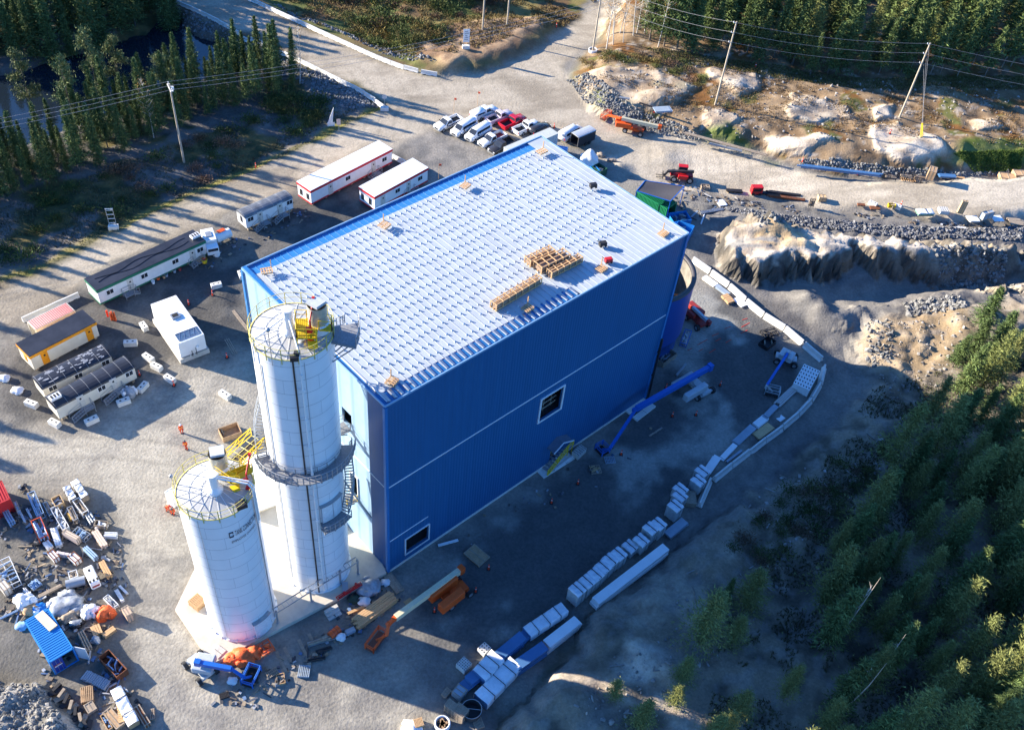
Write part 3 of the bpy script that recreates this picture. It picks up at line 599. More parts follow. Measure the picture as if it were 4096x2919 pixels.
def railing(mb, pts, h=1.1, r=.035, posts=True, mid=True, skip=1):
    up = [(p[0], p[1], p[2]+h) for p in pts]; mb.path(up, r, 5)
    if mid: mb.path([(p[0], p[1], p[2]+h*.5) for p in pts], r*.8, 5)
    if posts:
        for p in pts[::skip]: mb.bar(p, (p[0], p[1], p[2]+h), r*2.2)
    return mb
def walkway(mb, r0, r1, a0, a1, z0, z1=None, n=12, th=.12, steps=False):
    z1 = z0 if z1 is None else z1
    for i in range(n):
        b0, b1 = a0+(a1-a0)*i/n, a0+(a1-a0)*(i+(.72 if steps else 1))/n; z = z0+(z1-z0)*(i+.5)/n if steps else z0
        p = [(r0*math.cos(R(b)), r0*math.sin(R(b))) for b in (b0, b1)]; q = [(r1*math.cos(R(b)), r1*math.sin(R(b))) for b in (b1, b0)]
        poly = p+q; ar = sum(poly[k][0]*poly[(k+1) % 4][1]-poly[(k+1) % 4][0]*poly[k][1] for k in range(4))
        mb.prism(poly if ar > 0 else poly[::-1], z-th, z)
    return mb
def silo_common(root, r, h):
    s = MB(); s.lathe([(r, 0), (r, h)], 72); s.build('shell', M_silo, root)
    s = MB(); s.lathe([(r+.18, 0), (r+.18, .12), (r, .14)], 64)
    for i in range(26):
        a = 2*math.pi*i/26; s.box(((r+.12)*math.cos(a), (r+.12)*math.sin(a), 0), (.16, .16, .3), a)
    s.build('base_ring', M_white, root)
    s = MB(); s.lathe([(r-.06, h-.02), (1.0, h+.4), (.0, h+.44)], 60, smooth=False); s.build('roof', M_sroof, root)
    s = MB()
    for i in range(20):
        a = 2*math.pi*i/20+.1; s.bar(((r-.1)*math.cos(a), (r-.1)*math.sin(a), h+.02), (1.0*math.cos(a), 1.0*math.sin(a), h+.44), .045, .015)
    s.build('roof_rib', M_white, root)
    s = MB(); pts = arc(r+.06, 0, 360, h+.1, n=64)
    s.path([(p[0], p[1], h+1.25) for p in pts], .03, 5); s.path([(p[0], p[1], h+.68) for p in pts], .024, 5)
    for p in pts[::4]: s.bar((p[0], p[1], h-.5), (p[0], p[1], h+1.27), .07)
    s.lathe([(r+.03, h-.02), (r+.07, h-.02), (r+.07, h+.03), (r-.03, h+.03)], 64); s.build('guard_rail', mat('faded_yellow', (.62, .52, .14), .5, 0, .1), root)
def L5(c, z, x0, y0, pts):               # survey picks at height z -> silo coordinates
    return [tuple(G(*F5(x0, y0, *p), z)-c) for p in pts]
SR = 3.645; ST = np.array([-19.714, 60.993]); SS = np.array([-26.615, 54.057])
tall = thing('tall_silo', 'taller white cylindrical silo ringed by a grey walkway, with a yellow roof deck', 'silo', (*ST, SZ)); silo_common(tall, SR, 37.85)
def davit(root, p0, p1, z):
    d = MB(); a = (p0[0], p0[1], z); d.tube(a, (p0[0], p0[1], z+2.2), .12, .09); d.tube((p0[0], p0[1], z+2.1), (p1[0], p1[1], z+2.9), .08)
    d.box((p0[0], p0[1], z-.02), (.5, .5, .15)); d.box((p0[0]-.15, p0[1], z+.8), (.5, .35, .45)); d.box((p1[0], p1[1], z+2.7), (.25, .25, .35)); d.tube((p0[0]-.5, p0[1], z+1.0), (p0[0]+.2, p0[1]-.1, z+1.1), .13)
    d.build('davit_crane', M_red, root)
def polyprism(mb, P, z0, z1):
    ar = sum(P[k][0]*P[(k+1) % len(P)][1]-P[(k+1) % len(P)][0]*P[k][1] for k in range(len(P)))
    return mb.prism(P if ar > 0 else P[::-1], z0, z1)
def railpoly(root, P, z, name='deck_rail', m=None, h=1.05, close=True, gap=None):
    m = m or M_yel; mb = MB(); pts = []
    Q_ = list(P)+([P[0]] if close else [])
    for i, (a, b) in enumerate(zip(Q_, Q_[1:])):
        if gap is not None and i in gap: continue
        n = max(1, round(math.dist(a, b)/1.1)); seg = [(a[0]+(b[0]-a[0])*k/n, a[1]+(b[1]-a[1])*k/n, z) for k in range(n+1)]; railing(mb, seg, h, .035)
    return mb.build(name, m, root)
h1 = 37.85
# roof deck, dust filter, hatch
Zw = SZ+h1+1.15
dk = L5(ST, Zw, 950, 1100, [(1060, 790), (1470, 800), (1440, 1150), (1080, 1140)])
m_ = MB(); polyprism(m_, dk, h1+1.0, h1+1.12)
for i in range(12):
    a = np.array(dk[0])+(np.array(dk[1])-dk[0])*i/11; b2 = np.array(dk[3])+(np.array(dk[2])-dk[3])*i/11; m_.bar((*a, h1+1.16), (*b2, h1+1.16), .1, .08)
dk2 = L5(ST, Zw, 950, 1100, [(1480, 860), (1720, 880), (1720, 1010), (1490, 990)]); polyprism(m_, dk2, h1+.95, h1+1.08)
for p in dk: m_.bar((*p, h1), (*p, h1+1.1), .12)
m_.build('roof_deck', M_ywalk, tall); railpoly(tall, dk, h1+1.12, gap=[1]); railpoly(tall, dk2, h1+1.1, close=False)
st = L5(ST, Zw, 950, 1100, [(1270, 1130), (1440, 1130), (1430, 1220), (1280, 1220)]); m_ = MB(); polyprism(m_, st, h1+.3, h1+.7); m_.build('deck_step', M_yel, tall)
bx = L5(ST, SZ+h1+3.6, 950, 1100, [(1290, 470), (1470, 365), (1655, 455), (1480, 575)]); bc = np.mean(bx, 0); bc = bc*.93
k1 = MB(); polyprism(k1, [tuple(bc+(np.array(p)-np.mean(bx, 0))) for p in bx], h1+3.2, h1+3.5); k1.build('filter_cap', mat('cap_grey', (.50, .52, .54), .5), tall)
k1 = MB(); k1.lathe([(.85, h1+.3), (.85, h1+3.2)], 20, c=bc); k1.build('dust_filter', mat('filter_steel', (.50, .46, .36), .45, .25, .1), tall)
k1 = MB(); k1.lathe([(1.0, h1+.2), (1.0, h1+1.1), (.86, h1+1.2)], 20, c=bc); k1.build('filter_base', M_white, tall)
hc = L5(ST, SZ+h1+.7, 950, 1100, [(940, 980)])[0]
k1 = MB(); k1.lathe([(.78, h1+.3), (.78, h1+.6), (.78, h1+.66), (.42, h1+1.02), (.42, h1+2.9), (.47, h1+2.9), (.47, h1+3.05), (0, h1+3.1)], 24, c=hc, smooth=False); k1.build('fill_hatch', M_white, tall)
k1 = MB(); p = L5(ST, SZ+h1+.3, 950, 1100, [(380, 1250), (1110, 1440)]); top = (hc[0], hc[1], h1+2.4)
for q in p:
    qn = np.array(q); qn = qn/np.hypot(*qn)*(SR+.22); k1.path([top, (qn[0]*.93, qn[1]*.93, h1+1.0), (qn[0], qn[1], h1+.2), (qn[0], qn[1], h1-1.6)], .07, 8)
k1.build('vent_pipe', M_white, tall)
mh = L5(ST, SZ+h1+.3, 950, 1100, [(1170, 1225)])[0]; k1 = MB(); k1.lathe([(.45, h1+.05), (.45, h1+.4), (0, h1+.44)], 20, c=mh); k1.build('manhole', M_galv, tall)
dv = L5(ST, SZ+h1+.3, 950, 1100, [(1350, 1190), (1420, 900)]); davit(tall, dv[0], dv[1], h1+.5)
lp = L5(ST, SZ+h1-.6, 950, 1100, [(700, 1530)])[0]; lp = np.array(lp)/np.hypot(*lp)*(SR+.12)
k1 = MB(); k1.tube((*lp, h1-.8), (*lp, h1+3.4), .035); k1.blob((lp[0], lp[1], h1+3.5), .22, 2, .02); k1.build('lamp_post', M_galv, tall)
k1 = MB(); cp = arc(SR+.05, -78, -64, h1+.3, n=3); k1.box((cp[1][0], cp[1][1], h1+.1), (.7, .5, .5), .3); k1.box((cp[2][0]*.96, cp[2][1]*.96, h1+.5), (.5, .4, .4)); k1.build('cable_box', mat('junction_black', (.03, .03, .035), .5), tall)
# side platform near the top right
def arcplat(root, a0, a1, z, r1, name='side_platform', brace=True, n=4, m=None, zb=2.0):
    b_ = MB(); walkway(b_, SR+.05, r1, a0, a1, z, n=n)
    for i in range(n+1):
        a = R(a0+(a1-a0)*i/n); b_.bar((SR*math.cos(a), SR*math.sin(a), z-.16), (r1*math.cos(a), r1*math.sin(a), z-.16), .12, .2)
        if brace: b_.bar((SR*math.cos(a), SR*math.sin(a), z-zb), (r1*math.cos(a)*.97, r1*math.sin(a)*.97, z-.2), .09)
    o = b_.build(name, m or M_dgal, root)
    b_ = MB(); railing(b_, arc(r1, a0, a1, z, n=n*2), 1.1, .04); b_.build('platform_rail', M_galv, root); return o
arcplat(tall, -8, 22, h1-.2, SR+2.3, brace=True, n=3, zb=2.6)
RZ = 22.0
arcplat(tall, -150, 8, RZ, 5.05, 'ring_walkway', n=12, m=M_dgal, zb=1.1)
b_ = MB(); railing(b_, arc(SR+.28, -120, -12, RZ, n=14), 1.0, .03, skip=2); b_.build('inner_rail', M_dgal, tall)
def helix(root, a0, a1, z0, z1, n, r0=SR+.12, r1=SR+1.05, name='spiral_stair'):
    b_ = MB(); walkway(b_, r0, r1, a0, a1, z0, z1, n=n, th=.06, steps=True); b_.build(name, M_galv, root)
    b_ = MB(); railing(b_, arc(r1, a0, a1, z0+.2, z1+.2, n=max(4, n//3)), 1.0, .035); b_.path(arc(r1, a0, a1, z0-.1, z1-.1, n=n//2), .08, 4); b_.build('stair_rail', M_galv, root)
    MB().path(arc(r0+.02, a0, a1, z0-.1, z1-.1, n=n//2), .07, 4).build('stair_stringer', M_galv, root)
helix(tall, -150, -338, RZ, h1-.2, 66)
arcplat(tall, -60, -22, 13.4, 5.2, 'door_platform', n=3, zb=1.2)
helix(tall, -20, 30, 13.4, RZ-3.6, 20)
helix(tall, 8, 34, RZ, RZ-3.2, 12)
# doors box on the shell above the lower platform
b_ = MB(); walkway(b_, SR-.2, SR+.28, -58, -20, 16.2, n=6, th=2.7); b_.build('access_doors', mat('door_white', (.74, .76, .78), .45), tall)
b_ = MB(); walkway(b_, SR, SR+.4, -60, -18, 16.35, n=6, th=.1); b_.build('door_hood', M_galv, tall)
for a in (-58, -39, -20): 
    b_ = MB(); p0, p1 = arc(SR+.3, a, a, 13.5, n=1)[0], arc(SR+.3, a, a, 16.2, n=1)[0]; b_.bar(p0, p1, .04); b_.build('door_seam', M_galv, tall)
# pipes down the shell
def drop(root, az, r, z0, z1, rad, m, name, dz=0, clips=0):
    b_ = MB(); a = R(az); c, s_ = math.cos(a), math.sin(a); b_.tube((r*c, r*s_, z0), (r*c, r*s_, z1), rad)
    for k in range(clips):
        z = z0+(z1-z0)*(k+.5)/clips; b_.bar(((SR)*math.cos(a-.16), SR*math.sin(a-.16), z), (r*c, r*s_, z), .05); b_.box((r*c, r*s_, z-.3), (.26, .26, .34), a)
    b_.build(name, m, root)
M_brn = mat('conduit_brown', (.06, .045, .04), .6)
drop(tall, -75.5, SR+.07, .1, h1-.1, .085, M_brn, 'conduit'); drop(tall, -66.3, SR+.3, .6, h1-1.6, .11, M_white, 'vent_riser', clips=9)
drop(tall, -127, SR+.06, 1.5, h1-1.6, .04, M_galv, 'drain_pipe'); drop(tall, -60.5, SR+.03, .1, h1-.5, .02, M_galv, 'cable_run')
# small silo
small = thing('short_silo', 'shorter white cylindrical silo with black company lettering and a yellow roof deck', 'silo', (*SS, SZ)); h2 = 22.6; silo_common(small, SR-.03, h2)
Zw = SZ+h2+1.1
dk = L5(SS, Zw, 650, 1740, [(960, 680), (1090, 600), (1330, 690), (1420, 870), (1250, 880)])
m_ = MB(); polyprism(m_, dk, h2+.95, h2+1.1)
for i in range(10):
    a = np.array(dk[0])+(np.array(dk[4])-dk[0])*i/9; b2 = np.array(dk[1])+(np.array(dk[3])-dk[1])*i/9; m_.bar((*a, h2+1.14), (*b2, h2+1.14), .1, .08)
bxp = L5(SS, Zw, 650, 1740, [(1250, 660), (1580, 520), (1640, 590), (1360, 740)]); polyprism(m_, bxp, h2+.4, h2+.6)
m_.build('roof_deck', M_ywalk, small); railpoly(small, dk, h2+1.1, gap=[2]); railpoly(small, bxp, h2+.6, close=False)
for k in (0, 1): m_ = MB(); a, b2 = np.array(bxp[2*k]), np.array(bxp[2*k+1]); m_.bar((*a, h2+.9), (*b2, h2+.9), .06, .7); m_.build('deck_panel', M_yel, small)
st = L5(SS, SZ+h2+.3, 650, 1740, [(1230, 960), (1400, 930), (1420, 990), (1300, 1040)]); m_ = MB(); polyprism(m_, st, h2+.2, h2+.6); m_.build('deck_step', M_yel, small)
bx = L5(SS, SZ+h2+3.3, 650, 1740, [(845, 235), (1110, 180), (1130, 355), (870, 400)]); bc = np.mean(bx, 0)
k1 = MB(); polyprism(k1, bx, h2+3.1, h2+3.4); k1.build('filter_cap', mat('cap_grey', (.50, .52, .54), .5), small)
k1 = MB(); k1.lathe([(.85, h2+.3), (.85, h2+3.1)], 20, c=bc*.96); k1.build('dust_filter', mat('filter_steel', (.50, .46, .36), .45, .25, .1), small)
k1 = MB(); k1.lathe([(1.0, h2+.2), (1.0, h2+1.3), (.86, h2+1.4)], 20, c=bc*.96); k1.build('filter_base', M_white, small)
hc = L5(SS, SZ+h2+.7, 650, 1740, [(950, 960)])[0]
k1 = MB(); k1.lathe([(.78, h2+.3), (.78, h2+.6), (.78, h2+.66), (.46, h2+1.02), (.46, h2+2.6), (.5, h2+2.6), (.5, h2+2.8), (0, h2+2.85)], 24, c=hc, smooth=False); k1.build('fill_hatch', M_white, small)
k1 = MB(); p = L5(SS, SZ+h2, 650, 1740, [(1600, 1110), (1660, 1070)])
for q, o in zip(p, (0, .25)):
    qn = np.array(q)/np.hypot(*q)*(SR+.2); k1.path([(hc[0]+o*.4, hc[1]+o, h2+2.3), (qn[0]*.9, qn[1]*.9, h2+1.9), (qn[0], qn[1], h2+1.3), (qn[0], qn[1], h2-4.2)], .09, 8)
k1.build('vent_pipe', M_white, small)
dv = L5(SS, SZ+h2+.3, 650, 1740, [(1570, 960), (1650, 700)]); davit(small, dv[0], dv[1], h2+.3)
k1 = MB(); cp = arc(SR+.05, -35, -20, h2+.2, n=3); k1.box((cp[1][0]*.95, cp[1][1]*.95, h2+.1), (1.0, .7, .5), .6); k1.box((cp[2][0]*.93, cp[2][1]*.93, h2+.2), (.7, .5, .3)); k1.build('cable_box', MATS['junction_black'], small)
lp = arc(SR+.1, 188, 188, 0, n=1)[0]; k1 = MB(); k1.tube((lp[0], lp[1], h2-.3), (lp[0], lp[1], h2+1.8), .035); k1.blob((lp[0], lp[1], h2+1.9), .2, 2, .02); k1.build('lamp_post', M_galv, small)
drop(small, -5, SR+.07, .1, h2-.1, .06, M_galv, 'conduit'); drop(small, -100, SR+.02, .1, h2-.3, .02, M_galv, 'cable_run')
b_ = MB(); walkway(b_, SR-.2, SR+.35, -52, -22, 2.9, n=5, th=2.8); b_.build('access_doors', MATS['door_white'], small)
b_ = MB(); walkway(b_, SR, SR+.45, -54, -20, 3.05, n=5, th=.1); b_.build('door_hood', M_galv, small)
# lettering bent round the shell
M_ink = mat('black_lettering', (.02, .025, .05), .6)
def lettering(root, text, size, az0, az1, z, r, name):
    cu = bpy.data.curves.new('t', 'FONT'); cu.body = text; cu.size = 1; cu.resolution_u = 3; o = bpy.data.objects.new('t', cu); COL.objects.link(o)
    bpy.context.view_layer.update(); me = o.to_mesh(); V = np.array([v.co[:] for v in me.vertices]); Fs = [tuple(p.vertices) for p in me.polygons]; o.to_mesh_clear(); bpy.data.objects.remove(o)
    # subdivide is not needed: letters are small next to the shell
    x0, x1 = V[:, 0].min(), V[:, 0].max(); mb = MB(); vs = []
    for x, y, _ in V:
        a = R(az0+(az1-az0)*(x-x0)/(x1-x0)); vs.append((r*math.cos(a), r*math.sin(a), z+y*size))
    mb.add(vs, Fs); return mb.build(name, M_ink, root)
lettering(small, 'TANK CONNECTION', 1.15, -50, -7, 20.25-.6-.35, SR+.03, 'company_lettering')
lettering(small, 'EMPLOYEE OWNED', .5, -57, -12, 19.3-.6-.35, SR+.03, 'company_lettering')
b_ = MB()
for a0, a1, z0, z1 in ((-59, -52.5, 19.3, 19.42), (-59, -52.5, 19.98, 20.1), (-59, -57.9, 19.3, 20.1), (-53.6, -52.5, 19.3, 19.6), (-53.6, -52.5, 19.8, 20.1)):
    walkway(b_, SR, SR+.05, a0, a1, z1, n=3, th=z1-z0)
b_.build('company_emblem', M_ink, small)
# yellow conveyor gallery behind the small silo
ga = G(*F5(650, 1740, 1300, 430), SZ+h2+.2); gb = G(*F5(650, 1740, 1760, 130), RZ+.6)
def gallery(a, b, z, w, name, label, cat):
    L = math.dist(a, b); ang = math.atan2(b[1]-a[1], b[0]-a[0]); o = thing(name, label, cat, (*a, z), ang); d = MB(); d.box((L/2, 0, -.1), (L, w*.5, .1)); d.build('belt', MATS['conduit_brown'], o)
    for s_ in (-1, 1):
        d = MB(); n = int(L/1.2)
        for zz in (0, .55, 1.1): d.bar((0, s_*w/2, zz), (L, s_*w/2, zz), .08)
        for i in range(n+1): x = L*i/n; d.bar((x, s_*w/2, 0), (x, s_*w/2, 1.1), .07); 
        for i in range(n): d.bar((L*i/n, s_*w/2, 0), (L*(i+1)/n, s_*w/2, 1.1), .06)
        d.build('side_frame', M_yel, o)
    d = MB()
    for i in range(n*2+1): d.bar((L*i/n/2, -w/2, 0), (L*i/n/2, w/2, 0), .07)
    d.path([(0, -.3, .02), (L, -.3, .02)], .04); d.path([(0, .3, .02), (L, .3, .02)], .04); d.build('cross_bars', mat('pale_yellow_steel', (.75, .68, .3), .5), o); return o
gallery(ga, gb, SZ+h2-.2, 1.9, 'conveyor_gallery', 'yellow lattice conveyor gallery joining the two silos near the top', 'gallery')
# pipe bridge at the foot of the silos
pa = G(610, 1362, 2.9); pb = G(795, 1245, 3.4); L = math.dist(pa, pb); ang = math.atan2(pb[1]-pa[1], pb[0]-pa[0])
o = thing('cable_bridge', 'long galvanised cable tray bridge on posts in front of both silos', 'cable tray', (*pa, SZ), ang)
d = MB()
for s_ in (-.35, .35): d.bar((0, s_, 2.5), (L, s_, 2.9), .08, .14)
for i in range(20): d.bar((L*i/19, -.35, 2.5+.4*i/19), (L*i/19, .35, 2.5+.4*i/19), .05)
d.build('tray', M_galv, o)
for f_ in (.02, .42, .78, 1.0): d = MB(); d.bar((L*f_, 0, 0), (L*f_, 0, 2.5+.4*f_), .18); d.box((L*f_, 0, 0), (.4, .4, .05)); d.build('post', M_galv, o)
# link bridges from the hall's end wall to the tall silo
def local2w(x, y): return B0+E1*x+E2*y
for (yy, z, w_, m, lab) in ((6.7, 20.3, 1.5, M_dgal, 'upper grey gangway between the hall end wall and the tall silo'), (6.1, 8.5, 1.5, M_ywalk, 'lower gangway with yellow rails below the hall end wall opening')):
    a = local2w(-.05, yy); b = local2w(-2.6, yy+.3); L = math.dist(a, b); ang = math.atan2(b[1]-a[1], b[0]-a[0]); o = thing('gangway', lab, 'gangway', (*a, z), ang)
    d = MB(); d.box((L/2, 0, -.12), (L, w_, .12)); d.bar((.05, 0, -1.4), (L, 0, -.1), .1); d.build('deck', M_dgal, o)
    d = MB(); railing(d, [(0, -w_/2, 0), (L/2, -w_/2, 0), (L, -w_/2, 0)], 1.1, .04); railing(d, [(0, w_/2, 0), (L/2, w_/2, 0), (L, w_/2, 0)], 1.1, .04); d.build('rail', M_yel if m is M_ywalk else M_galv, o)
for yy in (3.2,):
    o = thing('brace_pipe', 'long grey diagonal brace leaning on the hall end wall', 'brace', (*local2w(-.3, 2.6), 8.5), 0); d = MB(); q = local2w(-2.2, 7.0)-local2w(-.3, 2.6); d.tube((0, 0, 0), (q[0], q[1], 7.0), .1); d.build('pipe', M_galv, o); d = MB(); d.box((q[0], q[1], 6.9), (.3, .3, .3)); d.build('bracket', M_galv, o)
# low white building behind the silos
wb = thing('white_annex', 'low white flat-roofed annex with cream base behind the two silos', 'building', (-27.6, 71.2, 0), math.atan2(67.43-66.38, -25.93+27.52)+.0)
d = MB(); d.box((0, 0, .9), (8.5, 6, 2.9)); d.build('wall', M_white, wb); d = MB(); d.box((0, 0, 0), (8.4, 5.9, .9)); d.build('base', mat('cream_base', (.62, .55, .42), .8), wb)
d = MB(); d.box((0, 0, 3.8), (8.7, 6.2, .15)); d.build('roof', M_white, wb)
# ================================================================ PLACING HELPERS
def RT(a, b, c, z, ground=None):
    """three top corners in the picture at height z above the terrain -> centre, length, width, heading, base z"""
    g = HT(*G(*a, 0)) if ground is None else ground
    A, B, C_ = G(*a, z+g), G(*b, z+g), G(*c, z+g); L = math.dist(A, B); ang = math.atan2(B[1]-A[1], B[0]-A[0])
    n = np.array([-math.sin(ang), math.cos(ang)]); W = float((C_-A)@n); s = 1 if W > 0 else -1
    cen = (A+B)/2+n*W/2; return (float(cen[0]), float(cen[1]), g), L, abs(W), ang
def q3(i, j, *p): return [Q(i, j, p[k], p[k+1]) for k in range(0, len(p), 2)]
def at2(a, b, za=0.): 
    A, B = G(*a, za), G(*b, za); return (A+B)/2, math.dist(A, B), math.atan2(B[1]-A[1], B[0]-A[0])
def gz_(p): return (float(p[0]), float(p[1]), HT(p[0], p[1]))
# ================================================================ SITE TRAILERS
M_glass = mat('window_glass', (.03, .035, .045), .12, 0, .2, spec=.6)
M_cream = mat('cream_siding', (.66, .62, .52), .55, 0, .08, .8)
M_wsid = ribbed('white_siding', (.76, .76, .75), 'X', .3, .006, .5, 0, .06)
M_blackroof = mat('black_roofing', (.03, .032, .042), .38, 0, .35, .35, spec=.4)
M_greytop = mat('grey_arched_roof', (.17, .18, .20), .5, .2, .4, .7)
def trailer(label, geo, Ht, z0, wallm, roofm, band=None, base_band=None, arched=0., wins=(), doors=(), door_m=None, ends=(), patches=False, seams=False, endm=None):
    c, L, W, a = geo; o = thing('site_trailer', label, 'trailer', c, a); w = MB(); w.box((0, 0, z0), (L, W, Ht-z0-arched)); w.build('wall', wallm, o)
    r = MB()
    if arched:
        n = 8; prof = [((W/2+.05)*math.cos(math.pi*(1-i/n)), Ht-arched+arched*math.sin(math.pi*i/n)) for i in range(n+1)]; r.xprism(prof, -L/2-.08, L/2+.08)
        rr = r.build('roof', roofm, o)
        s = MB()
        for i in range(int(L/1.5)+1):
            x = -L/2+.1+i*(L-.2)/int(L/1.5); s.path([(x, y*1.004, z+.01) for y, z in prof], .018, 4)
        s.build('roof_seams', mat('roof_seam', (.30, .31, .33), .6), rr)
    else:
        r.box((0, 0, Ht), (L+.16, W+.16, .1)); rr = r.build('roof', roofm, o)
    if patches:
        s = MB(); rs = random.Random(5)
        for i in range(46):
            x = rs.uniform(-L/2+.3, L/2-.3); k = rs.uniform(-.75, .75); t = math.acos(max(-1, min(1, k))); y = W/2*k; z = Ht-arched+arched*math.sin(t)
            s.box((x, y, z-.0), (rs.uniform(.2, .7), rs.uniform(.12, .3), .03), rs.uniform(-.2, .2))
        s.build('roof_patches', mat('tar_patch', (.26, .27, .30), .5), rr)
    if band:
        s = MB(); h = Ht-arched; s.box((0, 0, h-.42), (L+.2, W+.2, .44)); s.build('roof_band', band, o)
    if base_band: s = MB(); s.box((0, 0, z0-.06), (L+.07, W+.07, .26)); s.build('base_band', base_band, o)
    for f in wins:
        x = -L/2+f*L; s = MB(); s.box((x, -W/2-.02, z0+1.05), (1.1, .08, .85)); fr = s.build('window', M_white if wallm is not M_cream else M_white, o)
        s = MB(); s.box((x-.26, -W/2-.05, z0+1.12), (.46, .06, .7)); s.box((x+.26, -W/2-.05, z0+1.12), (.46, .06, .7)); s.build('pane', M_glass, fr)
    for f in doors:
        x = -L/2+f*L; s = MB(); s.box((x, -W/2-.02, z0+.08), (.95, .08, 2.0)); d = s.build('door', door_m or mat('door_cream', (.60, .58, .52), .5), o)
        s = MB(); s.box((x, -W/2-.06, z0+1.45), (.25, .06, .28)); s.build('pane', M_glass, d); s = MB(); s.box((x+.35, -W/2-.08, z0+1.0), (.06, .1, .15)); s.build('handle', M_steel, d)
    for f in ends:
        y = -W/2+f*W; s = MB(); s.box((-L/2-.02, y, z0+.6), (.08, .6, 1.1)); fr = s.build('end_window', M_glass if not door_m else door_m, o)
    s = MB(); n = max(3, int(L/2.4))
    for i in range(n):
        x = -L/2+.5+i*(L-1)/(n-1)
        for y in (-W/2+.35, W/2-.35): s.box((x, y, 0), (.35, .35, z0))
    s.build('blocking', M_owood, o); s = MB(); s.bar((L/2, 0, z0+.1), (L/2+1.0, 0, z0-.05), .12); s.build('tow_bar', MATS['conduit_brown'], o); return o
redb = mat('red_band', (.52, .02, .03), .45); grnb = mat('green_band', (.015, .17, .10), .5); orb = mat('orange_band', (.78, .30, .015), .5)
Hm = 3.15
g1 = RT((691, 425), (872, 332.5), (659, 406), Hm); trailer('longest white trailer with dark red bands, beside the road above the hall', g1, Hm, .45, M_wsid, M_white, redb, redb, wins=(.44, .90), doors=(.23, .76), ends=(.25, .75))
g2 = RT((833.5, 438.5), (952, 374), (798.5, 417), Hm); trailer('shorter white trailer with dark red bands, close to the hall roof', g2, Hm, .45, M_wsid, M_white, redb, redb, wins=(.42, .85), doors=(.15, .63), ends=(.3, .8))
g3 = RT((545, 481), (650, 436), (520, 466), Hm); trailer('white trailer with a rounded grey metal roof and two doors', g3, Hm, .7, M_wsid, M_greytop, arched=.5, wins=(.1, .93), doors=(.3, .72), seams=True, ends=(.5,))
g4 = RT((215, 647), (456, 536), (187.5, 622), 3.0); t4 = trailer('very long white trailer with green band and flat black roof', g4, 3.0, .35, M_wsid, M_blackroof, grnb, grnb, wins=(.10, .41, .70, .94), doors=(.28, .865))
g7 = RT((65.5, 793.7), (212.5, 717.4), (40, 763.7), 3.0); t7 = trailer('cream trailer with orange doors and orange band under a black roof', g7, 3.0, .45, M_cream, M_blackroof, orb, None, doors=(.19, .87), door_m=orb, ends=(.5,))
g8 = RT((92.5, 862), (246, 788.7), (71, 833.5), 3.1); trailer('cream trailer whose rounded black roof is covered in pale patches', g8, 3.1, .7, M_cream, M_blackroof, arched=.45, wins=(.13, .5, .9), patches=True)
g9 = RT((122.5, 905), (297.5, 813.5), (101, 876), 3.1); trailer('cream trailer with a smooth rounded black roof and two metal stairs', g9, 3.1, .7, M_cream, M_blackroof, arched=.5, wins=(.56, .92), doors=(.29, .71))
# things on the trailer roofs
for k, (gg, h, fx, lab) in enumerate(((g4, 3.12, .93, 'white rooftop unit on the far end of the black-roofed long trailer'), (g9, 3.1, -.86, 'pale window frame lying on the rounded black trailer roof'))):
    c, L, W, a = gg; x = fx*L/2; p = (c[0]+x*math.cos(a), c[1]+x*math.sin(a), c[2]+h); d = thing('roof_unit', lab, 'box', p, a); m_ = MB(); m_.box((0, 0, 0), (1.4, .9, .35)); m_.build('case', M_white, d); m_ = MB()
    for i in range(3): m_.box((-.4+i*.4, 0, .34), (.22, .6, .05))
    m_.build('grille', M_dark, d)
c, L, W, a = g4; cb = MB(); rs = random.Random(2)
for q in range(2):
    pts = [(-L/2+1+i*(L-3)/14, -.3+q*.7+.35*math.sin(i*.9+q*2), 3.13) for i in range(15)]; cb.path(pts, .035, 4)
tag(cb.build('power_cable', M_black), 'black cables snaking along the flat black trailer roof', 'cable').location = c; bpy.data.objects['power_cable'].rotation_euler = (0, 0, a)
# big white equipment enclosure
c, L, W, a = RT((396, 766), (454, 743.6), (313, 685), 3.6); o = thing('equipment_enclosure', 'large plain white equipment enclosure with a small roof vent, on a concrete plinth', 'enclosure', c, a)
w = MB(); w.box((0, 0, .9), (L, W, 2.7)); w.build('wall', M_white, o, bevel=.03)
w = MB(); w.box((0, 0, 0), (L+.5, W+.3, .75)); w.build('plinth', M_conc, o); w = MB(); w.box((0, 0, .72), (L-.25, W-.25, .2)); w.build('underframe', M_dark, o)
w = MB(); w.box((0, .6, 3.58), (1.2, 1.0, .28)); v = w.build('roof_vent', M_galv, o); w = MB(); w.box((0, .6, 3.86), (.8, .6, .04)); w.build('vent_opening', M_dark, v)
w = MB(); w.box((.1, -W/2+1.15, 3.59), (L-.5, 1.5, .03)); v = w.build('air_intake', mat('intake_grille', (.10, .17, .26), .35, .4, .3, 2), o)
w = MB()
for i in range(5): x = -L/2+.5+i*(L-1)/4; w.bar((x, -W/2+.45, 3.64), (x+(.5 if i < 4 else 0), -W/2+1.85, 3.64), .05, .04)
w.bar((-L/2+.4, -W/2+.4, 3.64), (L/2-.3, -W/2+.4, 3.64), .06).bar((-L/2+.4, -W/2+1.9, 3.64), (L/2-.3, -W/2+1.9, 3.64), .06); w.build('intake_frame', M_steel, v)
for i in range(4): w = MB(); w.tube((-.6+i*.3, -W/2-.25, .7), (-.6+i*.3, -W/2-.25, 1.6+.12*i), .05); w.build('riser_pipe', M_black if i % 2 else M_white, o)
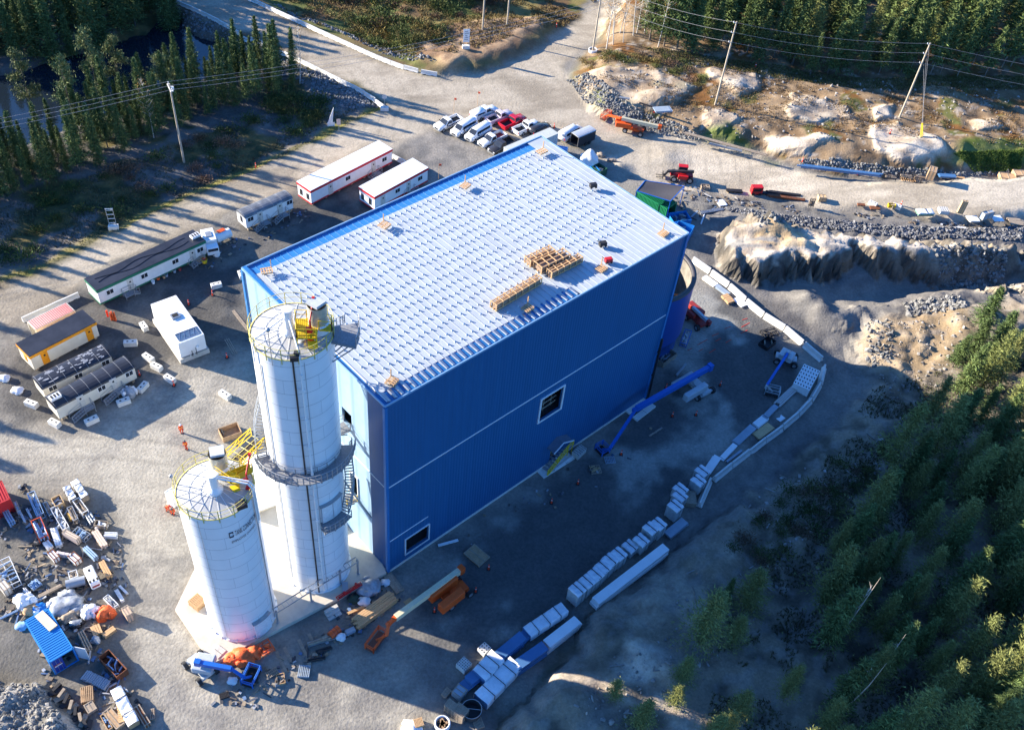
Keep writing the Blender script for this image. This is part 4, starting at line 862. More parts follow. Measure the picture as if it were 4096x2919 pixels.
w = MB(); w.lathe([(.22, 1.95), (.24, 2.1), (0, 2.25)], 12, c=(.55, -W/2-.25)); w.build('dome_light', M_white, o)
# shipping containers
def container(label, geo, H, m, door_open=False, roofm=None, name='shipping_container', end=False):
    c, L, W, a = geo; o = thing(name, label, 'container', c, a); w = MB(); n = max(8, int(L/.28))
    for i in range(n):                    # corrugated roof and sides as real ribs
        x0 = -L/2+L*i/n; x1 = x0+L/n*.5
        w.box(((x0+x1)/2, 0, H-.06), (x1-x0, W-.12, .09))
        for s_ in (-1, 1): w.box(((x0+x1)/2, s_*(W/2-.03), .15), (x1-x0, .1, H-.25))
    w.box((0, W/2-.08, .12), (L-.1, .05, H-.2)).box((0, -W/2+.08, .12), (L-.1, .05, H-.2)).box((0, 0, H-.1), (L-.1, W-.1, .05)); w.box((L/2-.08, 0, .1), (.06, W-.1, H-.2))
    w.build('corrugated_shell', m, o)
    f = MB()
    for x in (-L/2, L/2):
        for y in (-W/2, W/2): f.box((x, y, 0), (.16, .16, H+.02))
        f.box((x, 0, H-.14), (.13, W, .16)); f.box((x, 0, 0), (.13, W, .15))
    for y in (-W/2, W/2): f.box((0, y, H-.12), (L, .12, .14)); f.box((0, y, 0), (L, .12, .15))
    f.build('frame', roofm or m, o); f = MB(); f.box((0, 0, .05), (L-.1, W-.1, .1)); f.build('floor', M_owood, o); return o, L, W
m_blue = mat('container_blue', (.02, .22, .58), .45, 0, .08); m_cred = mat('container_red', (.52, .03, .03), .5, 0, .1); m_cgreen = mat('container_green', (.01, .20, .08), .5, 0, .1)
m_pinkroof = mat('faded_red_roof', (.62, .20, .19), .6, 0, .2)
g = RT(Q(0, 3, 220, 655), Q(0, 3, 440, 1020), Q(0, 3, 425, 540), 2.6)
c, L, W, a = g; g = (c, L, W, a+math.pi); bc_, L, W = container('blue shipping container with one door open beside the rubble bank', g, 2.6, m_blue)
d = MB(); d.box((-L/2-.02, W*.25, .15), (.06, W/2-.1, 2.3)); dd_ = d.build('door', mat('container_blue_dark', (.01, .05, .30), .5), bc_); d = MB(); d.box((-L/2-.06, W*.25, 1.2), (.03, .8, .35)); d.build('warning_sign', M_trim, dd_)
d = MB(); d.box((-L/2-.07, W*.25, 1.42), (.03, .8, .13)); d.build('sign_band', M_red, dd_)
d = MB()
for y in (.1, .45, .8): d.bar((-L/2-.07, W*.5-y*W*.45, .2), (-L/2-.07, W*.5-y*W*.45, 2.4), .04)
d.build('lock_rod', M_galv, dd_)
d = MB(); d.box((-L/2-.3, -W/2-.55, .15), (.06, 1.25, 2.35), -.9); d.build('door', M_white, bc_); 
c, L, W, a = RT(*[Q(0, 3, *p) for p in ((440, 745), (512, 690), (325, 600))], 2.75); o = thing('plywood_crate_top', 'large pale plywood sheet crate lying on the blue container roof', 'crate', (c[0], c[1], 2.62), a); w = MB(); w.box((0, 0, 0), (L, W, .12)); w.build('lid', mat('pale_ply', (.66, .56, .38), .7, 0, .08), o)
w = MB()
for x in (-L/2+.1, 0, L/2-.1): w.box((x, 0, -.0), (.12, W-.05, .115))
w.box((0, -W/2+.02, .0), (L-.02, .07, .1)); w.build('batten', M_wood, o)
g = RT((79, 733.5), (165, 691), (62.5, 715), 2.6); container('cream container with a faded red ribbed roof by the road barriers', g, 2.6, M_cream, roofm=M_cream)
o = [x for x in bpy.data.objects if x.parent and x.parent.get('label', '').startswith('cream container') and x.name.startswith('corrugated')][0]
c, L, W, a = g; n = 20; w = MB()
for i in range(n): w.box((-L/2+.2+i*(L-.4)/(n-1), 0, 2.6), (.14, W-.1, .06))
w.box((0, 0, 2.58), (L-.1, W-.05, .04)); w.build('red_roof', m_pinkroof, o.parent)
container('bright red shipping container at the left edge of the storage yard', RT(Q(0, 2, -150, 1290), Q(0, 2, 85, 1190), Q(0, 2, -230, 1130), 2.5), 2.5, m_cred)
container('green shipping container with a dark canopy frame over it, behind the hall', RT(Q(2, 1, 1380, 235), Q(2, 1, 1110, 80), Q(2, 1, 1420, 150), 2.6), 2.6, m_cgreen)
# long grey semi trailer behind the hall
c, L, W, a = RT((1140, 342), (1243, 297.5), (1117, 330), 4.0); o = thing('semi_trailer', 'long grey box semi trailer parked behind the far roof edge', 'trailer', c, a); w = MB(); w.box((0, 0, 1.1), (L, W, 2.9)); w.build('box', mat('grey_box_body', (.42, .46, .47), .5), o, bevel=.04)
w = MB(); w.box((0, 0, 3.98), (L+.05, W+.05, .08)); w.build('roof', mat('grey_top', (.48, .50, .47), .6), o); 
for x in (L/2-1.2, L/2-2.4):
    for y in (-W/2+.2, W/2-.2): w = MB(); w.tube((x, y-.15, .5), (x, y+.15, .5), .5, n=14); w.build('wheel', M_black, o)
# ================================================================ STAIRS, BLOCKS, BARRIERS
def stair(p, a, label, h=.9, steps=4, run=1.3, deck=1.3, m=None):
    m = m or M_galv; o = thing('metal_stair', label, 'stair', gz_(p), a); d = MB(); d.box((deck/2, 0, h-.08), (deck, 1.1, .08)); d.build('landing', M_dgal, o)
    d = MB()
    for i in range(steps): d.box((-run*(i+.5)/steps, 0, h-h*(i+1)/(steps+1)-.05), (run/steps*.8, 1.0, .05))
    d.build('steps', M_dgal, o); d = MB()
    for y in (-.52, .52):
        d.bar((0, y, h-.1), (-run, y, 0), .06, .14); railing(d, [(0, y, h), (-run, y, .1)], 1., .03); 
        for x in (.03, deck-.03): d.bar((x, y, 0), (x, y, h), .07)
    railing(d, [(0, -.52, h), (deck, -.52, h), (deck, .52, h)], 1., .03); d.build('handrail', m, o); return o
def tloc(geo, f, dy): c, L, W, a = geo; x = -L/2+f*L; y = -W/2-dy; return (c[0]+x*math.cos(a)-y*math.sin(a), c[1]+x*math.sin(a)+y*math.cos(a))
stair(tloc(g9, .27, .65), g9[3], 'galvanised stair at the left door of the smooth black-roofed trailer', .8, 5, 1.8)
stair(tloc(g9, .68, .65), g9[3], 'galvanised stair at the right door of the smooth black-roofed trailer', .8, 5, 1.8)
stair(tloc(g4, .27, .65), g4[3]+math.pi, 'small metal stair at the left door of the long green-banded trailer', .45, 2, .8, 1.4)
stair(tloc(g4, .86, .65), g4[3], 'small metal stair at the right door of the long green-banded trailer', .45, 2, .8, 1.4)
stair(tloc(g3, .28, .65), g3[3], 'metal stair at the left door of the rounded grey-roofed trailer', .8, 4, 1.4)
stair(tloc(g3, .68, .65), g3[3], 'metal stair at the right door of the rounded grey-roofed trailer', .8, 4, 1.4)
stair(tloc(g1, .74, .65), g1[3], 'metal stair at the right door of the longest red-banded trailer', .5, 3, 1.)
stair(tloc(g2, .62, .65), g2[3], 'metal stair at the right door of the shorter red-banded trailer', .5, 3, 1.)
def block(p1, p2, label, grp='loose concrete blocks in the yard', L=1.5):
    m, l, a = at2(p1, p2, .75); o = thing('concrete_block', label, 'concrete block', gz_(m), a, grp); d = MB(); d.box((0, 0, 0), (max(L, l*1.05), .78, .76)); b = d.build('body', M_wconc, o, bevel=.04)
    d = MB(); 
    for x in (-.35, .35): d.box((x, 0, .755), (.26, .2, .012))
    d.build('lifting_recess', M_dark, o); return o
for i, (t, s, lab) in enumerate([
    ((0, 2), (225, 310, 320, 345), 'concrete block at the tow end of the patched trailer'), ((0, 2), (1350, -20, 1430, 20), 'middle concrete block of the three left of the white enclosure'),
    ((0, 2), (1470, 85, 1545, 130), 'lowest concrete block of the three left of the white enclosure, by a red cone'), ((0, 2), (1235, 215, 1300, 145), 'concrete block by the far right corner of the smooth black-roofed trailer'),
    ((0, 2), (1040, 330, 1150, 290), 'concrete block in front of the plastic-wrapped bundle by the black-roofed trailer'), ((0, 2), (755, 500, 865, 450), 'concrete block right of the left stair of the black-roofed trailer'),
    ((0, 2), (440, 480, 520, 520), 'concrete block under the tow bar end of the smooth black-roofed trailer'), ((0, 2), (1960, 225, 2040, 275), 'lone concrete block casting a long shadow, near the tall silo'),
    ((0, 1), (1280, 1520, 1355, 1570), 'topmost concrete block of the three left of the white enclosure'), ((0, 1), (1880, 920, 1970, 900), 'lone concrete block in shade beside the long green-banded trailer'),
    ((0, 1), (1262, 1245, 1292, 1285), 'concrete block touching the left corner of the white enclosure'), ((0, 1), (1100, 1415, 1215, 1410), 'wide low concrete pad with a cable reel bracket, left of the white enclosure'),
    ((0, 1), (2135, 785, 2155, 830), 'concrete block tucked against the far left corner of the hall')]): block(Q(*t, s[0], s[1]), Q(*t, s[2], s[3]), lab)
JB = None
JP = [(-.3, 0), (.3, 0), (.3, .1), (.16, .32), (.1, .82), (-.1, .82), (-.16, .32), (-.3, .1)]
bproto = None; bk = [0]
def barrier_at(p, a, label, group, z=None, L=3.0, prof=JP, name='concrete_barrier', m=None):
    z = HT(p[0], p[1]) if z is None else z
    o = thing(name, label, 'barrier', (float(p[0]), float(p[1]), z), a, group); key = (round(L, 2), id(prof))
    if key not in BC:
        d = MB(); d.xprism(prof, -L/2, L/2); b = d.build('body', m or M_wconc, o); d = MB()
        for x in (-L/4, L/4): d.box((x, 0, -.005), (.5, .64, .09))
        BC[key] = (b, d.build('fork_slot', M_dark, o))
    else:
        for s in BC[key]: q = s.copy(); COL.objects.link(q); q.parent = o
    return o
BC = {}
ORD = 'first second third fourth fifth sixth seventh eighth ninth tenth eleventh twelfth thirteenth'.split()
def barrier_row(pts, label, group, L=3.0, gap=.09, z=None, endmark=True, label2=None, prof=JP):
    if prof is JB: gap = .25
    P = [G(u, v, 0 if z is None else z) for u, v in pts]; d = 0; seg = [math.dist(a, b) for a, b in zip(P, P[1:])]; tot = sum(seg); n = max(1, round(tot/(L+gap))); st_ = tot/n
    def on(s):
        for k, l in enumerate(seg):
            if s <= l or k == len(seg)-1: return P[k]+(P[k+1]-P[k])*(s/l)
            s -= l
    for i in range(n):
        a, b = on(i*st_), on((i+1)*st_); lab = label if n == 1 else label % ORD[i] if i <= n//2 or not endmark else label2 % ORD[n-1-i]
        m = (a+b)/2; barrier_at(m, math.atan2(b[1]-a[1], b[0]-a[0]), lab, group, L=math.dist(a, b)-gap if False else min(L, 9), z=HT(*m), prof=prof)
barrier_row([Q(0, 0, *p) for p in ((1400, -50), (1520, 0), (1680, 75), (1850, 155), (2040, 250), (2230, 345))]+[Q(1, 0, *p) for p in ((50, 375), (130, 415), (370, 545), (590, 655), (710, 715), (840, 775), (960, 840), (1060, 900), (1150, 965))], '%s pale barrier from the top edge in the pond side road row', 'barriers along the pond side of the road', label2='%s pale barrier from the round sign in the pond side row')
barrier_row([Q(0, 0, 2080, -50)]+[Q(1, 0, *p) for p in ((0, 30), (200, 125), (400, 215), (600, 310), (820, 410), (1050, 515), (1290, 610), (1445, 652))], '%s pale barrier from the top edge in the marsh side road row', 'barriers along the marsh side of the road', label2='%s pale barrier from the darker grey end barrier, marsh side row')
barrier_row([Q(1, 0, *p) for p in ((1462, 662), (1620, 690))], 'darker grey concrete barrier ending the marsh side row at the junction', None, L=3.2)
barrier_row([Q(1, 0, *p) for p in ((1215, 1405), (1330, 1465))], 'single pale barrier between the two red-banded trailers', None)
barrier_row([Q(0, 1, *p) for p in ((215, 1235), (445, 1130), (480, 1110), (695, 1015))], '%s pale barrier from the left behind the red-roofed container', 'barriers behind the red-roofed container', label2='%s pale barrier from the long trailer, behind the red-roofed container')
JB = [(-.42, 0), (.42, 0), (.42, .12), (.2, .4), (.12, 1.0), (-.12, 1.0), (-.2, .4), (-.42, .12)]
barrier_row([Q(2, 1, *p) for p in ((1600, 700), (1680, 760), (1870, 880), (2070, 1060), (2278, 1230))]+[Q(3, 1, *p) for p in ((60, 1240), (190, 1350), (340, 1480), (480, 1600))], '%s tall barrier of the sunlit yard wall, counted from the blue tank', 'barriers of the curved yard wall, upper half', label2='%s tall barrier of the upper yard wall, counted back from its bend', L=3.6, prof=JB)
barrier_row([Q(3, 2, *p) for p in ((500, 20), (455, 210), (360, 340), (220, 480), (40, 615))]+[Q(2, 2, *p) for p in ((2278, 640), (2140, 750), (1960, 890), (1790, 1030))], '%s barrier of the shaded lower yard wall, counted from the bend', 'barriers of the curved yard wall, lower half', label2='%s barrier of the shaded yard wall, counted from the brown crate end', L=3.6, prof=JB)
barrier_row([Q(2, 2, *p) for p in ((1760, 1030), (1670, 1240))], 'last barrier of the curved yard wall, beside a brown crate', None, L=4.6, prof=JB)
# ================================================================ VEHICLES
def wheel_set(o, xs, w, r=.38, tw=.26, m_rim=None):
    for x in xs:
        for s in (-1, 1):
            d = MB(); d.tube((x, s*(w/2-tw), r), (x, s*w/2, r), r, n=18); t_ = d.build('wheel', M_black, o); d = MB(); d.tube((x, s*(w/2-.03), r), (x, s*(w/2+.02), r), r*.58, n=14); d.build('rim', m_rim or M_galv, t_)
def loft(mb, secs):                      # sections: (x, [(y, z)...]) left-right symmetric outlines
    n = len(secs[0][1]); vs = [(x, y, z) for x, pr in secs for y, z in pr]; fs = []
    for i in range(len(secs)-1):
        for j in range(n): fs.append((i*n+j, i*n+(j+1) % n, (i+1)*n+(j+1) % n, (i+1)*n+j))
    fs += [tuple(range(n))[::-1], tuple(range((len(secs)-1)*n, len(secs)*n))]; return mb.add(vs, fs, True)
def ring(w, z0, z1, rd=.12): return [(-w, z0), (-w, z1-rd), (-w+rd, z1), (w-rd, z1), (w, z1-rd), (w, z0)]
M_lamp = mat('lamp_clear', (.75, .75, .72), .15, spec=.8); M_tail = mat('lamp_red', (.5, .01, .01), .25)
def car(label, f, r, paint, kind='pickup', load=None, group='vehicles parked behind the hall', cab_l=None):
    p1, p2 = GT(*f), GT(*r); m = (p1+p2)/2; a = math.atan2(p1[1]-p2[1], p1[0]-p2[0]); L, W = {'pickup': (5.8, 2.0), 'cap': (5.8, 2.0), 'van': (5.7, 2.02), 'suv': (4.8, 1.9)}[kind]
    nm = {'pickup': 'pickup_truck', 'cap': 'pickup_truck', 'van': 'passenger_van', 'suv': 'dark_car'}[kind]; ct = {'pickup': 'pickup truck', 'cap': 'pickup truck', 'van': 'van', 'suv': 'car'}[kind]
    o = thing(nm, label, ct, (m[0], m[1], HT(m[0], m[1])), a, group); h = L/2; w = W/2; d = MB()
    if kind in ('pickup', 'cap'):
        loft(d, [(h, ring(w*.86, .45, .9)), (h-.15, ring(w*.96, .4, 1.05)), (h-1.45, ring(w, .4, 1.15)), (h-1.5, ring(w, .4, 1.15)), (.0-.35, ring(w, .4, 1.15))])
        d.box((-h/2-.17, 0, .4), (h-.35, W, .22)); 
        for s in (-1, 1): d.box((-h/2-.17, s*(w-.06), .6), (h-.35, .12, .6))
        d.box((-h+.06, 0, .6), (.12, W-.02, .58)); d.box((-.35, 0, .6), (.1, W-.1, .6)); d.build('body', paint, o)
        if kind == 'pickup':
            b = MB(); b.box((-h/2-.15, 0, .63), (h-.55, W-.26, .03)); b.build('load_bed', M_black if load is None else load, o)
        cx0, cx1 = -.35, h-1.5
        c_ = MB(); c_.add([(cx1, -w*.95, 1.1), (cx1, w*.95, 1.1), (cx0, w*.95, 1.1), (cx0, -w*.95, 1.1), (cx1-.75, -w*.76, 1.84), (cx1-.75, w*.76, 1.84), (cx0+.15, w*.76, 1.84), (cx0+.15, -w*.76, 1.84)], [(4, 5, 6, 7), (0, 4, 7, 3), (1, 2, 6, 5), (0, 1, 5, 4), (3, 7, 6, 2)]); c_.build('cab', paint, o, bevel=.05)
        g_ = MB(); q = lambda t, y, z: (cx1-.75*t, y*(w*.95-(w*.19)*t), 1.1+.74*t)
        g_.add([tuple(np.array(q(.08, -.9, 0))+(.03, 0, .02)), tuple(np.array(q(.08, .9, 0))+(.03, 0, .02)), tuple(np.array(q(.92, .88, 0))+(.03, 0, .02)), tuple(np.array(q(.92, -.88, 0))+(.03, 0, .02))], [(0, 1, 2, 3)]); g_.build('windshield', M_glass, o)
        for s in (-1, 1):
            g_ = MB(); k = lambda x, t: (x, s*(w*.95-w*.19*t+.025), 1.1+.74*t); g_.add([k(cx1-.25, .12), k(cx0+.15, .12), k(cx0+.25, .85), k(cx1-.8, .85)], [(0, 1, 2, 3)]); g_.build('side_window', M_glass, o)
        g_ = MB(); g_.add([(cx0+.01, -w*.8, 1.22), (cx0+.01, w*.8, 1.22), (cx0+.12, w*.7, 1.72), (cx0+.12, -w*.7, 1.72)], [(0, 1, 2, 3)]); g_.build('rear_window', M_glass, o)
        if kind == 'cap':
            c_ = MB(); loft(c_, [(-h+.05, ring(w*.96, 1.12, 1.75, .2)), (-.4, ring(w*.96, 1.12, 1.86, .25))]); c_.build('bed_cap', paint, o)
            for s in (-1, 1): g_ = MB(); g_.box((-h/2-.2, s*(w*.97), 1.3), (1.7, .03, .32)); g_.build('side_window', M_glass, o)
        wx = (h-1.0, -h+1.25)
    elif kind == 'van':
        loft(d, [(h, ring(w*.82, .45, .95)), (h-.2, ring(w*.95, .4, 1.15)), (h-1.1, ring(w, .4, 1.25)), (h-1.15, ring(w, .4, 1.3)), (-h+.1, ring(w, .4, 1.3)), (-h, ring(w*.96, .42, 1.25))])
        loft(d, [(h-1.0, ring(w*.94, 1.2, 1.3)), (h-1.85, ring(w*.84, 1.2, 2.08, .25)), (-h+.25, ring(w*.84, 1.2, 2.1, .25)), (-h+.05, ring(w*.88, 1.2, 1.95, .25))]); d.build('body', paint, o)
        g_ = MB(); g_.add([(h-1.02, -w*.78, 1.33), (h-1.02, w*.78, 1.33), (h-1.72, w*.66, 1.97), (h-1.72, -w*.66, 1.97)], [(0, 1, 2, 3)]); g_.build('windshield', M_glass, o)
        for s in (-1, 1):
            g_ = MB(); g_.box((h-1.95, s*(w*.90), 1.3), (.7, .05, .45), 0); g_.build('side_window', M_glass, o); g_ = MB(); g_.box((-.55, s*(w*.875), 1.34), (3.4, .05, .5)); g_.build('side_window', M_glass, o)
        wx = (h-1.0, -h+1.2)
    else:
        loft(d, [(h, ring(w*.84, .4, .8)), (h-.2, ring(w*.96, .35, .95)), (h-1.2, ring(w, .35, 1.05)), (-h+.15, ring(w, .35, 1.05)), (-h, ring(w*.95, .4, .95))])
        loft(d, [(h-1.15, ring(w*.9, .95, 1.04)), (h-1.85, ring(w*.76, .95, 1.56, .15)), (-h+.6, ring(w*.76, .95, 1.58, .15)), (-h+.15, ring(w*.84, .95, 1.2))]); d.build('body', paint, o)
        g_ = MB(); g_.add([(h-1.2, -w*.78, 1.1), (h-1.2, w*.78, 1.1), (h-1.76, w*.64, 1.5), (h-1.76, -w*.64, 1.5)], [(0, 1, 2, 3)]); g_.build('windshield', M_glass, o)
        for s in (-1, 1): g_ = MB(); g_.box((-.3, s*(w*.86), 1.08), (2.6, .05, .34)); g_.build('side_window', M_glass, o)
        wx = (h-.95, -h+1.0)
    wheel_set(o, wx, W+.04)
    for s in (-1, 1): g_ = MB(); g_.box((h-.04, s*w*.68, .72), (.1, .34, .18)); g_.build('headlight', M_lamp, o); g_ = MB(); g_.box((-h+.0, s*w*.88, .75), (.06, .14, .35)); g_.build('taillight', M_tail, o)
    g_ = MB(); g_.box((h+.02, 0, .42), (.14, W*.8, .2)); g_.build('bumper', M_galv, o); g_ = MB(); g_.box((h-.0, 0, .66), (.08, W*.45, .22)); g_.build('grille', M_dark, o)
    for s in (-1, 1): g_ = MB(); g_.box((h-1.75, s*(w+.12), 1.12), (.12, .2, .2)); g_.build('wing_mirror', M_black, o)
    return o
V = lambda x, y: F5(1700, 400, x, y)
carwhite = mat('car_white', (.78, .79, .80), .22, 0, .03, spec=.6, coat=.5); carred = mat('car_red', (.48, .012, .03), .22, 0, .05, coat=.5); cardark = mat('car_dark', (.035, .033, .035), .25, 0, .05, coat=.5); carpink = mat('car_silver', (.60, .52, .58), .25, 0, .04, coat=.5)
car('white pickup with blue side stripe and open bed, leftmost of the front row', V(215, 575), V(620, 400), carwhite)
st_ = bpy.data.objects['pickup_truck']; 
for s in (-1, 1): d = MB(); d.box((-.4, s*1.003, .78), (3.0, .02, .2)); d.build('side_stripe', mat('navy_stripe', (.01, .02, .10), .4), st_)
car('white passenger van second from the left in the front row', V(520, 690), V(885, 480), carwhite, 'van')
car('white passenger van third from the left in the front row', V(780, 780), V(1145, 570), carwhite, 'van')
car('white pickup with a whip flag and red load, fourth in the front row', V(1015, 880), V(1420, 690), carwhite, load=mat('red_load', (.25, .02, .02), .7))
car('black pickup half hidden by the grey semi trailer', V(1200, 1010), V(1590, 800), cardark)
car('white pickup with a closed bed cap, leftmost of the back row', V(1250, 220), V(900, 370), carwhite, 'cap')
car('silver and white pickup with an empty bed in the back row', V(1530, 300), V(1160, 450), carpink)
car('bright red pickup in the back row', V(1775, 375), V(1410, 545), carred)
car('white single-cab pickup right of the red one', V(2020, 480), V(1660, 640), carwhite)
car('dark grey car at the right end of the back row', V(2210, 520), V(1945, 650), cardark, 'suv')
car('white van beside the black cargo trailer', Q(2, 0, 600, 1175), Q(2, 0, 440, 1262), carwhite, 'van')
# cargo trailer
c, L, W, a = RT(*[Q(2, 0, *p) for p in ((595, 1225), (750, 1160), (515, 1185))], 2.5); o = thing('cargo_trailer', 'black enclosed cargo trailer with a silver roof and its rear open', 'trailer', c, a); w = MB()
w.box((0, -W/2+.03, .5), (L, .06, 1.95)).box((0, W/2-.03, .5), (L, .06, 1.95)).box((L/2-.03, 0, .5), (.06, W, 1.95)).box((0, 0, .45), (L, W, .08)); w.build('body', mat('black_panel', (.035, .035, .04), .3), o)
w = MB(); n = 6; prof = [((W/2+.04)*math.cos(math.pi*(1-i/n)), 2.42+.18*math.sin(math.pi*i/n)) for i in range(n+1)]; w.xprism(prof, -L/2-.03, L/2+.03); w.build('roof', mat('silver_roof', (.50, .52, .54), .4, .3), o)
for x in (-.1, .75): 
    for s in (-1, 1): w = MB(); w.tube((x, s*(W/2-.02), .35), (x, s*(W/2+.14), .35), .34, n=14); w.build('wheel', M_black, o)
w = MB(); w.box((-L/2, -W/2+.02, .5), (.06, .06, 1.95)).box((-L/2, W/2-.02, .5), (.06, .06, 1.95)).box((-L/2, 0, 2.38), (.06, W, .07)); w.build('door_frame', M_steel, o)
# ================================================================ BOOM LIFTS AND PLANT
M_orange = mat('lift_orange', (.72, .10, .015), .4, 0, .08); M_boomc = mat('boom_cream', (.66, .60, .40), .45, 0, .08); M_lblue = mat('lift_blue', (.01, .12, .48), .4, 0, .08)
M_lgrey = mat('lift_grey', (.45, .48, .50), .45, 0, .08); M_dred = mat('dull_red', (.30, .035, .03), .5, 0, .1)
M_tarpw = mat('white_tarp', (.74, .75, .77), .45, 0, .1, 1.5, bump=.05, bsc=2.5); M_tarps = mat('silver_tarp', (.35, .37, .40), .35, .2, .35, 1.2, bump=.06, bsc=2)
def wp(u, v, z): g = GT(u, v); p = G(u, v, z+g[2]); return np.array([p[0], p[1], z+HT(p[0], p[1])])
def boomlift(label, cen, hd, boom, basket, bcol, tcol, hoods, bw=.42, jibcol=None, bsize=(1.8, .9), knuck=None, text=None, L=3.6, Wd=2.3, bhd=0.):
    c = GT(*cen); a = at2(*hd)[2]; o = thing('boom_lift', label, 'boom lift', tuple(c), a); inv = lambda p: tuple(rotz((p[0]-c[0], p[1]-c[1], p[2]-c[2]), -a))
    d = MB(); d.box((0, 0, .5), (L*.85, Wd*.5, .45)); d.box((L*.36, 0, .45), (.4, Wd*.85, .3)); d.box((-L*.36, 0, .45), (.4, Wd*.85, .3)); d.tube((0, 0, .9), (0, 0, 1.15), .6, n=16); d.build('chassis', tcol, o); wheel_set(o, (L*.36, -L*.36), Wd+.1, .5, .4)
    B_ = [inv(wp(*p)) for p in boom]; t0 = np.array(B_[0]); t1 = np.array(B_[1]); ax = (t1-t0)[:2]; ta = math.atan2(ax[1], ax[0])
    for i, (dx, dy, lx, ly, lz) in enumerate(hoods):
        p = rotz((dx, dy, 0), ta); d = MB(); d.box((p[0], p[1], 1.1), (lx, ly, lz), ta); d.build('engine_hood', tcol, o, bevel=.14)
    d = MB(); d.bar(t0, t1, bw, bw*1.25); d.build('main_boom', bcol, o)
    d = MB(); e = t1-t0; d.bar(t0+e*.75, t0+e*1.04, bw*.75, bw*.9); d.build('inner_boom', jibcol or bcol, o)
    d = MB(); d.bar(t0-e/np.linalg.norm(e)*.15, t0+e/np.linalg.norm(e)*.5, bw*1.25, bw*1.7); d.build('boom_end', jibcol or bcol, o)
    for p, q in zip(B_[1:], B_[2:]):
        d = MB(); d.bar(p, q, bw*.6, bw*.7); d.tube((p[0], p[1]-.2, p[2]), (p[0], p[1]+.2, p[2]), bw*.5, n=10); d.build('jib', jibcol or bcol, o)
    if text:
        cu = bpy.data.curves.new('t', 'FONT'); cu.body = text; cu.size = .55; q = bpy.data.objects.new('t', cu); COL.objects.link(q); bpy.context.view_layer.update(); me = q.to_mesh(); V_ = [v.co[:] for v in me.vertices]; F_ = [tuple(p.vertices) for p in me.polygons]; q.to_mesh_clear(); bpy.data.objects.remove(q)
        m_ = MB(); m_.add(V_, F_); t = m_.build('boom_lettering', M_trim, o); u_ = Vector(e).normalized(); s_ = u_.cross(Vector((0, 0, 1))).normalized(); 
        flip = text_flip.get(label, False)
        if flip: u_ = -u_; s_ = -s_
        n_ = s_; up = n_.cross(u_); mt = Matrix((u_, up, n_)).transposed().to_4x4(); pos = Vector(t0)+Vector(e)*(.45 if not flip else .78)+n_*(bw/2+.02)-up*.2; t.matrix_local = Matrix.Translation(pos) @ mt
    k = inv(wp(*basket)); bl, bwid = bsize; d = MB(); d.box((k[0], k[1], k[2]), (bl, bwid, .08), bhd); 
    b = MB()
    cs = [rotz(p, bhd) for p in ((-bl/2, -bwid/2, 0), (bl/2, -bwid/2, 0), (bl/2, bwid/2, 0), (-bl/2, bwid/2, 0))]; pts = [(k[0]+p[0], k[1]+p[1], k[2]+.05) for p in cs]; pts.append(pts[0])
    railing(b, pts, 1.1, .05); b.path([(p[0], p[1], p[2]+.75) for p in pts], .04, 4)
    kk = d.build('basket', M_dark if bcol is not M_boomc else mat('basket_floor', (.15, .06, .04), .7), o); b.build('basket_rail', jibcol or bcol, kk); 
    e_ = B_[-1]; d = MB(); d.bar(e_, (k[0], k[1], k[2]+.4), .18, .22); d.build('basket_arm', jibcol or bcol, o)
    return o
text_flip = {}
lab = 'orange boom lift with cream boom parked on the far side of the road junction'; text_flip[lab] = False
boomlift(lab, Q(2, 0, 1085, 1175), (Q(2, 0, 1000, 1140), Q(2, 0, 1165, 1185)), [(*Q(2, 0, 1330, 1100), 1.9), (*Q(2, 0, 985, 1010), 2.6), (*Q(2, 0, 870, 985), 1.6)], (*Q(2, 0, 835, 1040), .3), M_boomc, M_orange, [(2.2, -.7, 3.2, .9, 1.0), (2.2, .7, 3.0, .9, .9)], .5, M_orange, (2.4, 1.0), L=4.2, Wd=2.6, bhd=1.3, text='ULTRA BOOM')
boomlift('dull red boom lift parked behind the blue tank', Q(2, 1, 1640, 1250), (Q(2, 1, 1560, 1170), Q(2, 1, 1690, 1300)), [(*Q(2, 1, 1760, 1250), 1.9), (*Q(2, 1, 1610, 1110), 2.2)], (*Q(2, 1, 1560, 1180), .4), M_lgrey, M_dred, [(1.2, -.6, 3.0, 1.1, 1.0), (1.2, .7, 2.2, .6, .8)], .4, M_dred)
boomlift('large blue boom lift reaching along the shaded long wall of the hall', Q(2, 2, 1640, 215), (Q(2, 2, 1480, 60), Q(2, 2, 1700, 260)), [(*Q(2, 2, 1770, 15), 3.0), (*Q(2, 2, 1105, 390), 3.4), (*Q(2, 2, 870, 745), 1.3)], (*Q(2, 2, 800, 765), .2), M_lblue, M_lgrey, [(2.0, -1.25, 4.2, .9, 1.2), (2.0, 1.25, 4.2, .9, 1.2)], .62, M_lblue, (1.5, 1.3), text='SX-135 XC', L=4.6, Wd=3.2)
boomlift('small grey and blue boom lift near the curved yard wall', Q(3, 1, 150, 1590), (Q(3, 1, 60, 1560), Q(3, 1, 230, 1600)), [(*Q(3, 1, 185, 1505), 2.2), (*Q(3, 2, -10, 180), 2.0)], (*Q(3, 2, 30, 250), .2), M_lblue, M_lgrey, [(.4, -.62, 1.9, .8, .9), (.4, .62, 1.9, .8, .9)], .35, M_lgrey, (2.0, 1.2))
